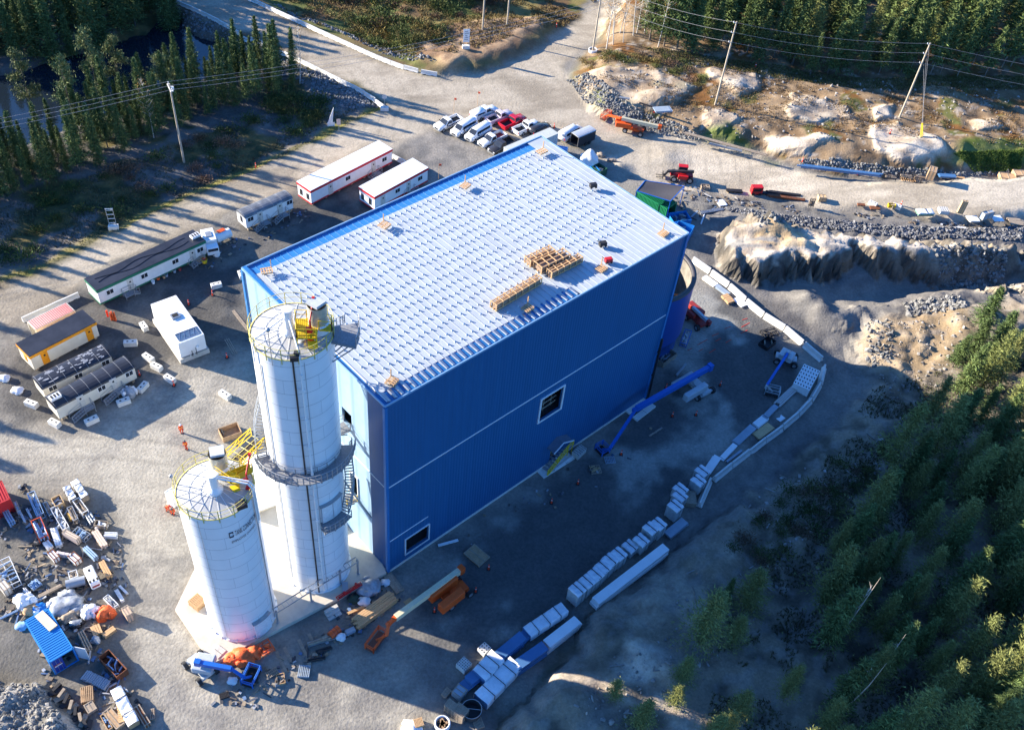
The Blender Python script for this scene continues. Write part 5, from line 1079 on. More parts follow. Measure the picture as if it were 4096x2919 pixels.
boomlift('orange boom lift with a long cream boom in front of the hall corner', Q(1, 3, 1765, 430), (Q(1, 3, 1680, 510), Q(1, 3, 1875, 375)), [(*Q(1, 3, 1835, 190), 2.3), (*Q(1, 3, 1240, 625), 2.8), (*Q(1, 3, 1180, 680), 2.3), (*Q(1, 3, 1165, 780), 1.2)], (*Q(1, 3, 1070, 840), .2), M_boomc, M_orange, [(1.1, -.95, 4.0, 1.2, 1.4), (1.4, 1.0, 3.4, 1.0, 1.3)], .6, M_orange, (2.6, 1.1), L=3.8, Wd=2.6, bhd=.35)
boomlift('grey-hooded boom lift with folded blue boom beside the slab corner', Q(0, 3, 1790, 1090), (Q(0, 3, 1680, 1100), Q(0, 3, 1800, 1240)), [(*Q(0, 3, 1745, 1020), 2.6), (*Q(0, 3, 2060, 1080), 2.5), (*Q(0, 3, 2180, 1160), 1.6)], (*Q(1, 3, -40, 1160), .3), M_lblue, M_lgrey, [(.6, -.5, 2.2, 1.0, .9), (.6, .6, 2.0, .9, .9)], .45, M_lblue, (1.3, 2.1), bhd=.5)
# telehandler
c = GT(*Q(2, 1, 1540, 10)); c = GT(*Q(2, 0, 1500, 1600)); a = at2(Q(2, 0, 1290, 1560), Q(2, 0, 1650, 1600))[2]; o = thing('telehandler', 'red telehandler with a black boom and forks beside the green container', 'telehandler', tuple(c), a)
d = MB(); d.box((0, 0, .6), (4.0, 1.0, .6)); d.box((.2, -.75, .7), (1.8, .7, .7)); d.build('chassis', M_red, o, bevel=.05); wheel_set(o, (1.5, -1.4), 2.4, .62, .42)
d = MB(); d.box((.1, .7, .9), (1.6, .85, 1.5)); cb = d.build('cab', mat('cab_dark', (.03, .03, .035), .3), o, bevel=.05); d = MB(); d.box((.1, .7, 2.4), (1.7, .95, .08)); d.build('cab_roof', M_red, o)
d = MB(); d.bar((2.0, -.1, 2.0), (-2.6, -.1, 1.5), .4, .45); d.bar((-2.6, -.1, 1.5), (-3.1, -.1, .5), .35, .35); d.build('boom', mat('boom_black', (.04, .04, .045), .4), o)
d = MB(); d.box((-3.3, 0, .2), (.12, 1.4, .8)); [d.box((-3.9, y, .2), (1.2, .12, .07)) for y in (-.4, .4)]; d.build('forks', M_dark, o)
# ================================================================ STORED GOODS
def T3(i, j, *p): return [Q(i, j, p[0], p[1]), Q(i, j, p[2], p[3]), Q(i, j, p[4], p[5])]
def F3(x0, y0, *p): return [F5(x0, y0, p[0], p[1]), F5(x0, y0, p[2], p[3]), F5(x0, y0, p[4], p[5])]
M_bluep = mat('blue_panel', (.07, .17, .34), .4, 0, .08, .6); M_gpan = mat('grey_panel', (.30, .36, .42), .45, 0, .12, .8); M_tan = mat('tan_crate', (.60, .40, .20), .7, 0, .12); M_rust = mat('rust', (.20, .07, .03), .85, 0, .35); M_blk = mat('black_steel', (.03, .028, .03), .5, .2, .2)
def goods(kind, label, cat, tri, H, m, m2=None, name=None, z0=0, group=None, n=None, ground=None, seed=1):
    g = RT(*tri, H+z0, ground); c, L, W, a = g; L = max(L, .3); W = max(W, .25); o = thing(name or kind, label, cat, (c[0], c[1], c[2]+z0), a, group); rs = random.Random(seed+int(L*97)); m2 = m2 or M_owood; d = MB()
    if kind == 'wrapped_stack':
        d.box((0, 0, .12), (L, W, H-.3)); d.build('goods', m, o, bevel=.06); d = MB(); ph = rs.uniform(0, 6)
        d.cloth(lambda s, t: ((s-.5)*L*(1.04 if abs(s-.5) < .49 else 1.06), (t-.5)*W*1.05, H-.12+.05*math.sin(s*9+ph+t*5)*math.sin(t*7+ph)-.30*max(0, abs(s-.5)-.42)*5-.30*max(0, abs(t-.5)-.42)*5), 14, 14); d.build('cover_sheet', M_tarpw, o)
        d = MB(); 
        d.box((L*.05, 0, .1), (.05, W+.03, H-.14))
        d.build('strap', M_black, o); d = MB(); [d.box((0, y, 0), (L, .12, .12)) for y in (-W/2+.1, 0, W/2-.1)]; d.build('pallet', m2, o)
    elif kind == 'wrapped_bundle':
        d.box((0, 0, .15), (L*.99, W*.94, H-.3)); d.build('goods', m2, o); d = MB(); ph = rs.uniform(0, 6); nn = max(20, int(L*3))
        def f(s, t):
            x = (s-.5)*L*1.01; k = abs(t-.5)*2; y = (1 if t > .5 else -1)*W*.5*min(1.04, k*1.9); z = H if k < .52 else H-(k-.52)/.48*(H*.72); return (x, y*(1+.03*math.sin(x*3+ph)), z+.05*math.sin(x*2.3+ph+t*4)+.03*math.sin(x*7+t*11))
        d.cloth(f, nn, 16); d.build('cover_sheet', m, o); d = MB(); k = max(2, int(L/1.8))
        for i in range(k): x = -L/2+(i+.7)*L/(k+.4); d.bar((x, -W/2-.04, H*.5), (x, -W/2-.04, H+.06), .06).bar((x, W/2+.04, H*.5), (x, W/2+.04, H+.06), .06).bar((x, -W/2-.04, H+.07), (x, W/2+.04, H+.07), .06)
        d.build('strap', M_black, o); d = MB(); [d.box((x, 0, 0), (.15, W*1.1, .15)) for x in np.linspace(-L*.42, L*.42, 4)]; d.build('skid', M_owood, o)
    elif kind == 'panel_stack':
        k = n or 4; h = (H-.12)/k
        for i in range(k): d.box((rs.uniform(-.05, .05)*L, rs.uniform(-.05, .05)*W, .12+i*h), (L*rs.uniform(.9, 1), W*rs.uniform(.86, 1), h*.93), rs.uniform(-.02, .02))
        d.build('panels', m, o); d = MB(); [d.box((x, 0, 0), (.12, W*1.02, .12)) for x in (-L*.35, 0, L*.35)]; d.build('skid', m2, o)
    elif kind in ('beam_stack', 'pipe_bundle', 'lumber_stack'):
        k = n or max(3, int(W/.22)); r = W/k/2; ly = max(1, int(H/(2*r)))
        for j in range(min(ly, 3)):
            for i in range(k):
                x = rs.uniform(-.06, .06)*L; y = -W/2+r+i*2*r; z = H-.02-r-j*2*r; q = rs.uniform(-.03, .03)*min(1, W)
                if z < .1: continue
                if kind == 'pipe_bundle': d.tube((-L/2+x, y, z), (L/2+x*.5, y+q, z+rs.uniform(-.03, .03)), r*.88, n=8)
                else: d.bar((-L/2+x, y, z), (L/2+x*.5, y+q, z+rs.uniform(-.03, .03)), r*1.75)
        d.build('pipes' if kind == 'pipe_bundle' else 'members', m, o); d = MB()
        for x in (-L*.38, 0, L*.36): d.box((x, 0, 0), (.12, W*1.1, max(.08, H-2*r*min(ly, 3)-.02)))
        d.build('skid', m2, o)
    elif kind == 'open_crate':
        t = .06
        for y in (-W/2, W/2): d.box((0, y, 0), (L, t, H))
        for x in (-L/2, L/2): d.box((x, 0, 0), (t, W, H))
        d.box((0, 0, .02), (L, W, .05)); d.build('sides', m, o); d = MB()
        for i in range(n or 9): x, y = rs.uniform(-.38, .38)*L, rs.uniform(-.35, .35)*W; d.box((x, y, .1), (rs.uniform(.3, .8)*min(L, 1.6), rs.uniform(.06, .2), H*rs.uniform(.3, .8)), rs.uniform(0, 3))
        d.build('contents', m2, o)
    elif kind == 'closed_crate':
        d.box((0, 0, .1), (L, W, H-.12)); d.build('box', m, o, bevel=.02); d = MB()
        for x in (-L/2+.06, 0, L/2-.06): d.box((x, 0, H-.02), (.1, W+.03, .04)); [d.box((x, s*(W/2+.01), .1), (.1, .04, H-.12)) for s in (-1, 1)]
        for y in (-W/2+.06, W/2-.06): d.box((0, y, H-.015), (L+.02, .1, .045))
        [d.box((0, y, 0), (L, .1, .1)) for y in (-W/2+.1, W/2-.1)]; d.build('batten', m2, o)
    elif kind in ('steel_rack', 'cart_rack'):
        for x in (-L/2, 0, L/2):
            for y in (-W/2, W/2): d.box((x, y, 0), (.07, .07, H))
            d.bar((x, -W/2, .25), (x, W/2, .25), .07)
        for y in (-W/2, W/2): d.bar((-L/2, y, H-.04), (L/2, y, H-.04), .07).bar((-L/2, y, .25), (L/2, y, .25), .07)
        d.bar((-L/2, -W/2, H-.04), (-L/2, W/2, H-.04), .07).bar((L/2, -W/2, H-.04), (L/2, W/2, H-.04), .07); d.build('frame', m, o); d = MB(); k = n or 8
        for i in range(k):
            y = rs.uniform(-.4, .4)*W; z = rs.uniform(.3, max(.5, H*.8)); x = rs.uniform(-.08, .08)*L; d.tube((-L*.45+x, y, z), (L*.45+x, y+rs.uniform(-.15, .15)*W, z+rs.uniform(-.1, .1)), rs.uniform(.04, .09), n=6)
        for i in range(4): d.box((rs.uniform(-.35, .35)*L, rs.uniform(-.3, .3)*W, rs.uniform(.3, max(.4, H*.6))), (rs.uniform(.2, .6), rs.uniform(.15, .4), rs.uniform(.1, .35)), rs.uniform(0, 3))
        d.build('stored_pipes', m2, o)
    elif kind == 'pallet_stack':
        k = n or max(1, int(H/.15))
        for j in range(k):
            z = j*H/k; q = rs.uniform(-.03, .03)
            for y in (-W/2+.06, 0, W/2-.06): d.box((q, y, z), (L, .09, H/k*.6))
            for i in range(7): d.box((q-L/2+.06+i*(L-.12)/6, 0, z+H/k*.62), (.1, W, H/k*.25))
        d.build('pallets', m, o)
        if m2 is not M_owood:
            d = MB(); [d.box((rs.uniform(-.3, .3)*L, rs.uniform(-.25, .25)*W, H), (L*.55, .12, .08), rs.uniform(-1, 1)) for _ in range(5)]; d.build('offcuts', m2, o)
    elif kind == 'slab_pad':
        d.box((0, 0, 0), (L, W, H)); d.build('pad', m, o, bevel=.02); d = MB(); d.box((0, 0, H), (.04, W*.96, .008)); d.build('joint', M_dark, o)
    elif kind == 'block_cube':
        for i in range(n or 4):
            for j in range(n or 4): d.box((-L/2+(i+.5)*L/(n or 4), -W/2+(j+.5)*W/(n or 4), .1), (L/(n or 4)*.94, W/(n or 4)*.94, H-.12))
        d.build('blocks', m, o); d = MB(); [d.box((-L/2+(i+.5)*L/(n or 4), -W/2+(j+.5)*W/(n or 4), H-.015), (L/(n or 4)*.4, W/(n or 4)*.4, .01)) for i in range(n or 4) for j in range(n or 4)]; d.build('block_holes', M_dark, o); d = MB(); [d.box((0, y, 0), (L, .1, .1)) for y in (-W*.4, W*.4)]; d.build('pallet', M_owood, o)
    return o
def heapof(label, cat, p, r, m, name='tarp_heap', n=5, h=.5, seed=0, m2=None, group=None):
    p = GT(*p); o = thing(name, label, cat, tuple(p), 0, group); rs = random.Random(seed+int(p[0]*13)); d = MB()
    d.blob((0, 0, h*.4), (r*.8, r*.65, h), 3, .22, seed); d.build('heap', m, o)
    if m2:
        d = MB(); 
        for i in range(n): t = rs.uniform(0, 6.3); d.blob((r*.6*math.cos(t), r*.5*math.sin(t), h*.55), (r*.35, r*.28, h*.6), 2, .3, seed+i)
        d.build('bundle', m2, o)
    return o
S = lambda kind, label, cat, tri, H, m, *a, **k: goods(kind, label, cat, tri, H, m, *a, **k)
# wrapped stacks in the shaded yard: centre of the top, heading, height
wr = [((2, 2), (1700, 930), 2.0, 'topmost wrapped stack of the yard row, under the leaning white panels'), ((2, 2), (1665, 1015), 2.1, 'wrapped stack just below the topmost one, beside the end barrier'), ((2, 2), (1505, 1090), 2.0, 'wrapped stack with a folded sheet top, between the brown crate and the pair below'),
      ((2, 2), (1500, 1150), 2.0, 'wrapped stack in front of the folded-top one'), ((2, 2), (1460, 1240), 2.5, 'tallest lone wrapped stack, above the grey sheet stack'), ((2, 2), (1310, 1400), 2.5, 'right one of the pair of tall wrapped stacks near the grey sheets'), ((2, 2), (1240, 1440), 2.5, 'left one of the pair of tall wrapped stacks near the grey sheets'),
      ((2, 2), (1155, 1545), 2.1, 'wrapped stack with a loose bulging sheet, alone before the tight row'), ((2, 2), (1055, 1600), 1.5, 'low wrapped stack at the upper end of the tight row'), ((2, 3), (955, 45), 2.3, 'first high wrapped stack of the tight row of six, its upper end'), ((2, 3), (878, 100), 2.3, 'second wrapped stack of the tight row of six'),
      ((2, 3), (818, 160), 2.3, 'third wrapped stack of the tight row of six'), ((2, 3), (750, 225), 2.4, 'fourth wrapped stack of the tight row of six'), ((2, 3), (672, 290), 2.4, 'fifth wrapped stack of the tight row of six'), ((2, 3), (585, 360), 2.6, 'lowest wrapped stack of the tight row of six, nearest the white bundle')]
ah = at2(Q(2, 3, 585, 360), Q(2, 3, 950, 45))[2]
for i, (t, (x, y), H, lab) in enumerate(wr):
    u, v = Q(*t, x, y); p = G(u, v, H); e = np.array([math.cos(ah), math.sin(ah)]); n_ = np.array([-e[1], e[0]]); A = p-e*.72-n_*.8; B = p+e*.72-n_*.8; D = p-e*.72+n_*.8
    goods('wrapped_stack', lab, 'wrapped stack', [px(*A, H), px(*B, H), px(*D, H)], H, mat('cardboard_wrap', (.40, .42, .42), .5, 0, .15), group='wrapped stacks along the shaded yard', ground=0, seed=i)
S('panel_stack', 'very long white boxed bundle lying beside the tight row of wrapped stacks', 'bundle', T3(2, 3, 745, 540, 1430, 0, 675, 470), 1.5, M_white, n=2, name='long_bundle')
S('wrapped_bundle', 'white sheeted bundle at the upper end of the blue panel pile', 'bundle', T3(2, 3, 170, 790, 505, 565, 50, 735), 1.5, M_tarpw, M_bluep)
S('panel_stack', 'blue panel pile between the two white sheeted bundles', 'panels', [Q(1, 3, 1900, 1250), Q(2, 3, 165, 800), Q(1, 3, 1825, 1170)], 1.3, M_bluep)
S('wrapped_bundle', 'crumpled white sheet over the middle of the blue panel pile', 'bundle', [Q(1, 3, 2040, 1180), Q(1, 3, 2210, 1000), Q(1, 3, 1945, 1060)], 1.75, M_tarpw, M_bluep, z0=0)
S('panel_stack', 'white-topped long panel pile right of the sheeted bundle', 'panels', T3(2, 3, 335, 895, 640, 660, 255, 838), 1.6, M_white)
S('panel_stack', 'blue and grey panel pile below the white-topped pile', 'panels', T3(2, 3, 60, 1095, 335, 898, -20, 1030), 1.5, M_bluep)
S('wrapped_bundle', 'strapped white bundle at the bottom end of the panel piles', 'bundle', [Q(1, 3, 2060, 1390), Q(2, 3, 90, 1060), Q(1, 3, 1965, 1270)], 1.7, M_tarpw, M_bluep)
S('panel_stack', 'stack of grey-blue sheets beside the lone tall wrapped stack', 'panels', T3(2, 2, 1420, 1530, 1580, 1400, 1365, 1460), .9, M_gpan)
S('closed_crate', 'brown low crate beside the end barrier', 'crate', T3(2, 2, 1545, 1225, 1645, 1235, 1565, 1115), .9, M_owood)
for i, (tri, m, lab) in enumerate([(T3(2, 2, 1765, 975, 1862, 825, 1720, 905), M_white, 'ribbed white panels next to the topmost wrapped stack'), (T3(2, 2, 1895, 845, 2015, 712, 1860, 800), M_white, 'two pale panels lying inside the curved yard wall, lowest of the panel row'), (T3(2, 2, 2015, 714, 2180, 562, 1952, 675), M_gpan, 'grey-blue panels in the middle of the panel row along the curved wall'),
    ([Q(2, 2, 2195, 556), Q(3, 2, 15, 480), Q(2, 2, 2140, 515)], M_white, 'short bright panels above the grey-blue ones along the curved wall'), (T3(3, 2, 0, 475, 98, 372, -45, 440), M_gpan, 'last grey panels of the row, below the boards'), ([Q(2, 2, 2200, 660), Q(3, 2, 60, 560), Q(2, 2, 2150, 595)], M_tan, 'plywood sheet lying against the curved yard wall'), (T3(2, 2, 1915, 865, 2055, 762, 1900, 850), M_gpan, 'narrow grey strip panels leaning on the lower curved wall')]): S('panel_stack', lab, 'panels', tri, .45, m, n=2)
S('lumber_stack', 'pale planks between the perforated white box and the panel row', 'planks', T3(3, 2, 118, 360, 278, 208, 60, 322), .4, mat('pale_planks', (.50, .46, .42), .7, 0, .1), n=4)
S('block_cube', 'big white perforated box inside the bend of the yard wall', 'box', T3(3, 2, 370, 225, 465, 50, 225, 160), 1.5, M_white, n=6, name='perforated_box')
S('panel_stack', 'small white slatted board by the lower curved wall', 'board', T3(3, 2, 110, 505, 158, 470, 55, 450), .2, M_white, n=2)
S('panel_stack', 'pale boards lying on the sunlit side of the yard wall, upper pair', 'boards', T3(2, 1, 1800, 925, 1840, 900, 1690, 845), .4, M_white, n=2)
S('panel_stack', 'pale panels leaning along the sunlit side of the yard wall', 'panels', T3(2, 1, 1915, 1005, 1950, 985, 1810, 910), .4, M_gpan, n=2)
S('lumber_stack', 'small stack of fresh lumber by the sunlit yard wall', 'lumber', T3(2, 1, 1930, 1070, 1985, 1050, 1870, 1000), .5, M_wood, n=5)
S('panel_stack', 'blue-white panel lying at the end of the sunlit yard wall', 'panel', T3(2, 1, 2050, 1110, 2110, 1085, 1960, 1030), .3, M_white, n=1)
S('slab_pad', 'pale concrete pad at the hall base, nearer the yard', 'slab', T3(2, 2, 1115, 492, 1282, 365, 1072, 462), .3, M_wconc, name='concrete_pad'); S('slab_pad', 'pale concrete pad at the hall base, against the wall', 'slab', T3(2, 2, 1045, 430, 1215, 325, 995, 405), .3, M_wconc, name='concrete_pad')
S('slab_pad', 'concrete pad under the yellow mobile stair', 'slab', T3(2, 2, 285, 1005, 560, 830, 215, 945), .15, M_wconc, name='concrete_pad')
S('block_cube', 'stack of grey blocks beside the yellow mobile stair', 'blocks', T3(2, 2, 592, 812, 668, 740, 540, 765), .9, M_conc, n=5, name='block_stack')
S('block_cube', 'pallet of pale perforated blocks nearest the sheeted panels', 'blocks', T3(1, 3, 1855, 1100, 1925, 1030, 1785, 1030), .9, M_wconc, n=5, name='block_stack'); S('block_cube', 'pallet of pale blocks behind the crumpled white sheet', 'blocks', T3(1, 3, 2030, 950, 2095, 890, 1975, 890), .8, M_wconc, n=3, name='block_stack')
S('pallet_stack', 'single pallet with offcuts on it, in the middle of the shaded yard', 'pallet', T3(2, 2, 710, 965, 802, 955, 705, 888), .2, M_owood, M_wood, n=1); S('pallet_stack', 'grey pallet near the basket of the big blue lift', 'pallet', T3(2, 2, 835, 872, 925, 865, 822, 812), .2, M_gpan, n=1)
S('pallet_stack', 'high pallet pile at the bottom of the picture, left one', 'pallets', T3(1, 3, 1745, 1450, 1795, 1390, 1652, 1420), 1.5, M_owood, name='pallet_pile'); S('pallet_stack', 'high pallet pile at the bottom of the picture, right one', 'pallets', T3(1, 3, 1840, 1520, 1900, 1440, 1750, 1440), 1.5, M_owood, name='pallet_pile')
S('pallet_stack', 'loose pallet lying right of the high pallet piles', 'pallet', T3(1, 3, 1960, 1620, 2040, 1590, 1895, 1540), .25, M_owood, n=2); S('pallet_stack', 'brown pallet behind the cream boom of the orange lift', 'pallet', T3(1, 3, 1350, 525, 1410, 485, 1315, 480), .15, M_wood, n=1)
S('closed_crate', 'wooden crate covered with pale bars, above the pallet piles', 'crate', T3(1, 3, 1825, 1340, 1885, 1265, 1738, 1285), 1.1, M_gpan, M_owood); S('lumber_stack', 'heap of short grey boards left of the bar-covered crate', 'boards', T3(1, 3, 1690, 1335, 1745, 1270, 1645, 1300), .4, M_owood, n=4)
# bottom edge sacks and the mesh basket
def sack(label, p, r, h, fill, mm=None):
    p = GT(*p); o = thing('bulk_sack', label, 'sack', tuple(p), 0); d = MB(); d.lathe([(r*.85, 0), (r, h*.3), (r*1.02, h*.75), (r*.95, h), (r*.8, h*.97), (r*.78, h*.75)], 20); d.build('bag', M_tarpw, o); d = MB(); rs = random.Random(3)
    for i in range(7): d.box((rs.uniform(-.3, .3)*r, rs.uniform(-.3, .3)*r, h*.5), (r*rs.uniform(.6, 1.1), r*.25, h*.4), rs.uniform(0, 3))
    d.build('fill', fill, o)
sack('round white bulk sack full of wood scraps at the bottom edge', Q(1, 3, 1658, 1590), .85, .9, M_ply); p = Q(1, 3, 1390, 1620)
heapof('white sack heap under small pallets at the bottom edge', 'sack', p, 1.6, M_tarpw, 'sack_heap', h=.5); S('pallet_stack', 'fresh pallets lying on the white sack heap at the bottom edge', 'pallet', T3(1, 3, 1420, 1600, 1500, 1575, 1355, 1540), .9, M_wood, n=2, z0=0)
p = GT(*Q(1, 3, 1915, 1480)); o = thing('mesh_basket', 'round dark mesh basket standing behind the pallet piles', 'basket', tuple(p), 0); d = MB(); d.lathe([(1.0, 0), (1.05, 1.2)], 24); d.lathe([(1.0, 0.02), (0, .02)], 24); d.build('mesh', mat('mesh_dark', (.05, .055, .06), .6), o); d = MB(); d.path([(1.07*math.cos(t/4), 1.07*math.sin(t/4), 1.2) for t in range(26)], .04); d.bar((-1, 0, 1.2), (1, 0, 1.2), .05); d.build('rim', M_galv, o)
# goods round the slab
S('lumber_stack', 'thick stack of fresh planks beside the slab corner', 'planks', T3(1, 3, 930, 700, 1262, 455, 868, 612), 1.0, M_wood, n=6); S('lumber_stack', 'slim sawn planks tucked under the thick plank stack', 'planks', T3(1, 3, 830, 590, 965, 530, 820, 570), .3, M_wood, n=3)
S('closed_crate', 'flat weathered boards by the hall corner', 'boards', T3(1, 3, 1250, 412, 1320, 370, 1140, 255), .25, M_owood); S('closed_crate', 'wide sheet of weathered plywood on the shaded ground', 'plywood', T3(1, 3, 1988, 168, 2085, 82, 1845, 50), .3, M_ply)
heapof('long blue-grey tarp heap between the slab and the planks', 'tarp', Q(1, 3, 1010, 360), 1.9, M_tarps, h=.6, m2=M_tarps); heapof('pale round tarp heap beside the plank stack', 'tarp', Q(1, 3, 965, 490), 1.0, M_tarpw, h=.4); heapof('dark green debris heap beside the plank stack', 'debris', Q(1, 3, 870, 470), .9, mat('dark_green_heap', (.02, .05, .035), .7), 'debris_heap', h=.4, m2=M_blk); heapof('pale crumpled plastic by the hall corner', 'plastic', Q(1, 3, 1150, 320), .8, M_tarpw, 'plastic_heap', h=.3)
def reset(o, z): o.location.z = z
gs = lambda kind, label, cat, tri, H, m, *a, **k: goods(kind, label, cat, tri, H, m, *a, ground=.6, **k)
gs('steel_rack', 'red steel ladder frame lying on the slab edge', 'ladder', T3(1, 3, 730, 462, 945, 330, 718, 438), .25, M_red, M_red, n=3, name='ladder_frame'); gs('closed_crate', 'pale grey sheet box standing on the slab by the tall silo', 'box', T3(1, 3, 770, 395, 822, 390, 766, 308), .3, M_gpan, M_gpan)
gs('pallet_stack', 'stack of pallets and boards on the back corner of the slab', 'pallets', T3(0, 3, 1750, 540, 1835, 465, 1662, 480), .9, M_wood, name='pallet_pile'); gs('slab_pad', 'grey sheet lying on the front corner of the slab', 'sheet', T3(0, 3, 1940, 990, 2015, 915, 1865, 945), .08, M_conc, name='sheet')
p = G(*Q(0, 3, 2140, 970), 1.0); M_onet = mat('orange_netting', (.80, .13, .03), .65, 0, .25, 3, bump=.06, bsc=4)
o = thing('orange_netting', 'heap of bright orange safety netting on the front corner of the slab', 'netting', (*p, .6), 0); d = MB(); d.blob((0, 0, .3), (1.6, 1.0, .55), 3, .3, 4); d.blob((1.2, .6, .3), (.9, .8, .5), 3, .3, 5); d.build('heap', M_onet, o)
d = MB(); d.blob((-.9, -.3, .3), (.6, .5, .45), 3, .3, 8).blob((.3, -.7, .25), (.6, .4, .4), 3, .3, 9); d.build('loose_fold', M_onet, o)
gs('steel_rack', 'orange plastic frame crate beside the netting heap', 'crate', T3(1, 3, 60, 960, 165, 895, 30, 855), .6, M_onet, M_onet, n=5)
d = MB(); p = GT(*Q(1, 3, 685, 590)); o = thing('concrete_steps', 'grey concrete steps against the front edge of the slab', 'steps', tuple(p), at2(Q(1, 3, 640, 640), Q(1, 3, 750, 580))[2])
for i in range(3): d = MB(); d.box((0, -.45+i*.4, 0), (1.6, .42, .2*(i+1))); d.build('step', M_conc, o)
p = GT(*Q(1, 3, 700, 775)); o = thing('barrel', 'orange plastic barrel lying beyond the slab edge', 'barrel', (p[0], p[1], p[2]+.45), .9); d = MB(); d.tube((-.65, 0, 0), (.65, 0, 0), .45, n=16); d.build('drum', M_orange, o); d = MB(); d.tube((-.2, 0, 0), (-.15, 0, 0), .47, n=16); d.tube((.2, 0, 0), (.25, 0, 0), .47, n=16); d.build('rib', M_dred, o)
heapof('white plastic bag next to the orange barrel', 'bag', Q(1, 3, 758, 810), .75, M_tarpw, 'plastic_bag', h=.5); S('panel_stack', 'small stack of grey profiles by the white plastic bag', 'profiles', T3(1, 3, 810, 775, 890, 735, 790, 735), .5, M_gpan, n=3)
for i, (tri, m, kd, lab) in enumerate([(T3(1, 3, 470, 880, 700, 810, 440, 850), M_galv, 'steel_rack', 'pale steel frame lying below the slab, with open rungs'), (T3(1, 3, 540, 945, 680, 900, 530, 905), M_blk, 'pipe_bundle', 'black pipes with white end caps, upper pair'), (T3(1, 3, 460, 1020, 620, 990, 450, 985), M_blk, 'pipe_bundle', 'black pipes with white end caps, lower pair'), (T3(1, 3, 440, 975, 470, 1000, 435, 875), M_galv, 'lumber_stack', 'grey beam leaning from the steel frame'),
    (T3(1, 3, 325, 1058, 342, 1050, 215, 900), M_owood, 'lumber_stack', 'longer single timber sleeper lying below the slab'), (T3(1, 3, 255, 1098, 272, 1090, 142, 940), M_owood, 'lumber_stack', 'second single timber sleeper, nearer the lift basket'), (T3(1, 3, 455, 985, 470, 978, 355, 825), M_owood, 'lumber_stack', 'third timber sleeper beside the steel frame'), (T3(1, 3, 490, 815, 505, 808, 450, 765), M_owood, 'lumber_stack', 'shortest timber sleeper close to the slab edge'),
    (T3(1, 3, 365, 1145, 470, 1150, 375, 1040), M_gpan, 'pallet_stack', 'pallet of dark bars in torn white plastic'), (T3(1, 3, 195, 1215, 260, 1200, 195, 1125), M_wood, 'open_crate', 'small open box of scraps in white plastic'), (T3(1, 3, 110, 1165, 205, 1110, 50, 1130), M_owood, 'pallet_stack', 'grey pallet beside the lift basket')]): goods(kd, lab, {'steel_rack': 'frame', 'pipe_bundle': 'pipes', 'lumber_stack': 'timber', 'pallet_stack': 'pallet', 'open_crate': 'box'}[kd], tri, .35, m, n=2 if kd in ('pipe_bundle',) else 1 if kd == 'lumber_stack' else None)
S('panel_stack', 'white timber beams lying on the shaded ground near the low window', 'beam', T3(1, 2, 1610, 1615, 1805, 1560, 1605, 1595), .3, M_white, n=1); S('panel_stack', 'brown plank beside the second boom joint in the yard', 'plank', T3(2, 2, 1225, 635, 1345, 560, 1215, 625), .15, M_owood, n=1)
S('pipe_bundle', 'galvanised pipes lying near the big blue lift', 'pipes', T3(2, 2, 1475, 90, 1560, -10, 1465, 70), .3, M_galv, n=4); S('open_crate', 'open brown crate of pipe offcuts at the hall far corner', 'crate', T3(2, 1, 1350, 1610, 1470, 1520, 1300, 1530), .9, M_owood, M_galv); S('steel_rack', 'blue steel rack of ladders by the red lift', 'rack', T3(2, 1, 1555, 1440, 1600, 1320, 1498, 1425), .8, M_lblue, M_galv)
S('open_crate', 'small dark open box by the sunlit yard wall', 'box', [Q(2, 1, 2278, 1470), Q(3, 1, 75, 1410), Q(2, 1, 2240, 1390)], .7, M_blk, n=2); S('steel_rack', 'black steel truss frame lying by the yard wall', 'frame', [Q(2, 1, 2260, 1370), Q(3, 1, 100, 1340), Q(2, 1, 2230, 1310)], .6, M_blk, M_blk, n=3)
# yellow mobile stair at the yard door
p0, p1 = GT(*Q(2, 2, 300, 930)), GT(*Q(2, 2, 440, 790)); a = math.atan2(p0[1]-p1[1], p0[0]-p1[0]); L = 4.2; o = thing('mobile_stair', 'yellow mobile stair leading to the door under the small canopy', 'stair', (p1[0], p1[1], 0), a)
for s_ in (-.8, .8): d = MB(); railing(d, [(-1.2, s_, 1.4), (0, s_, 1.4), (L*.5, s_, .8), (L, s_, .15)], 1.0, .06); d.bar((0, s_, 1.3), (L, s_, .1), .1, .2); [d.box((x, s_, 0), (.1, .1, 1.35)) for x in (-1.1, -.1)]; d.build('side_rail', M_yel, o)
d = MB(); [d.box((.3+i*.55, 0, 1.25-i*.17), (.35, 1.55, .06)) for i in range(7)]; d.build('tread', M_dgal, o); d = MB(); d.box((-.6, 0, 1.3), (1.2, 1.6, .08)); d.build('landing', M_dgal, o)
for x, y, z, lab in ((24.9, -3.4, .9, 'white pipes and boards lying at the foot of the yellow stair'),): goods('pipe_bundle', lab, 'pipes', T3(2, 2, 400, 930, 550, 810, 385, 915), .3, M_white, n=3)
d = MB(); q = local2w(BL+.35, -.35); o = thing('downspout', 'black downspout pipe standing at the far corner of the long wall', 'pipe', (*q, 0), HD); d.tube((0, 0, 0), (-.3, 0, 12), .16); d.build('pipe', M_blk, o); d = MB(); d.box((-.15, .1, 5), (.5, .3, .2)).box((-.25, .1, 9.5), (.5, .3, .2)); d.build('bracket', M_blk, o)
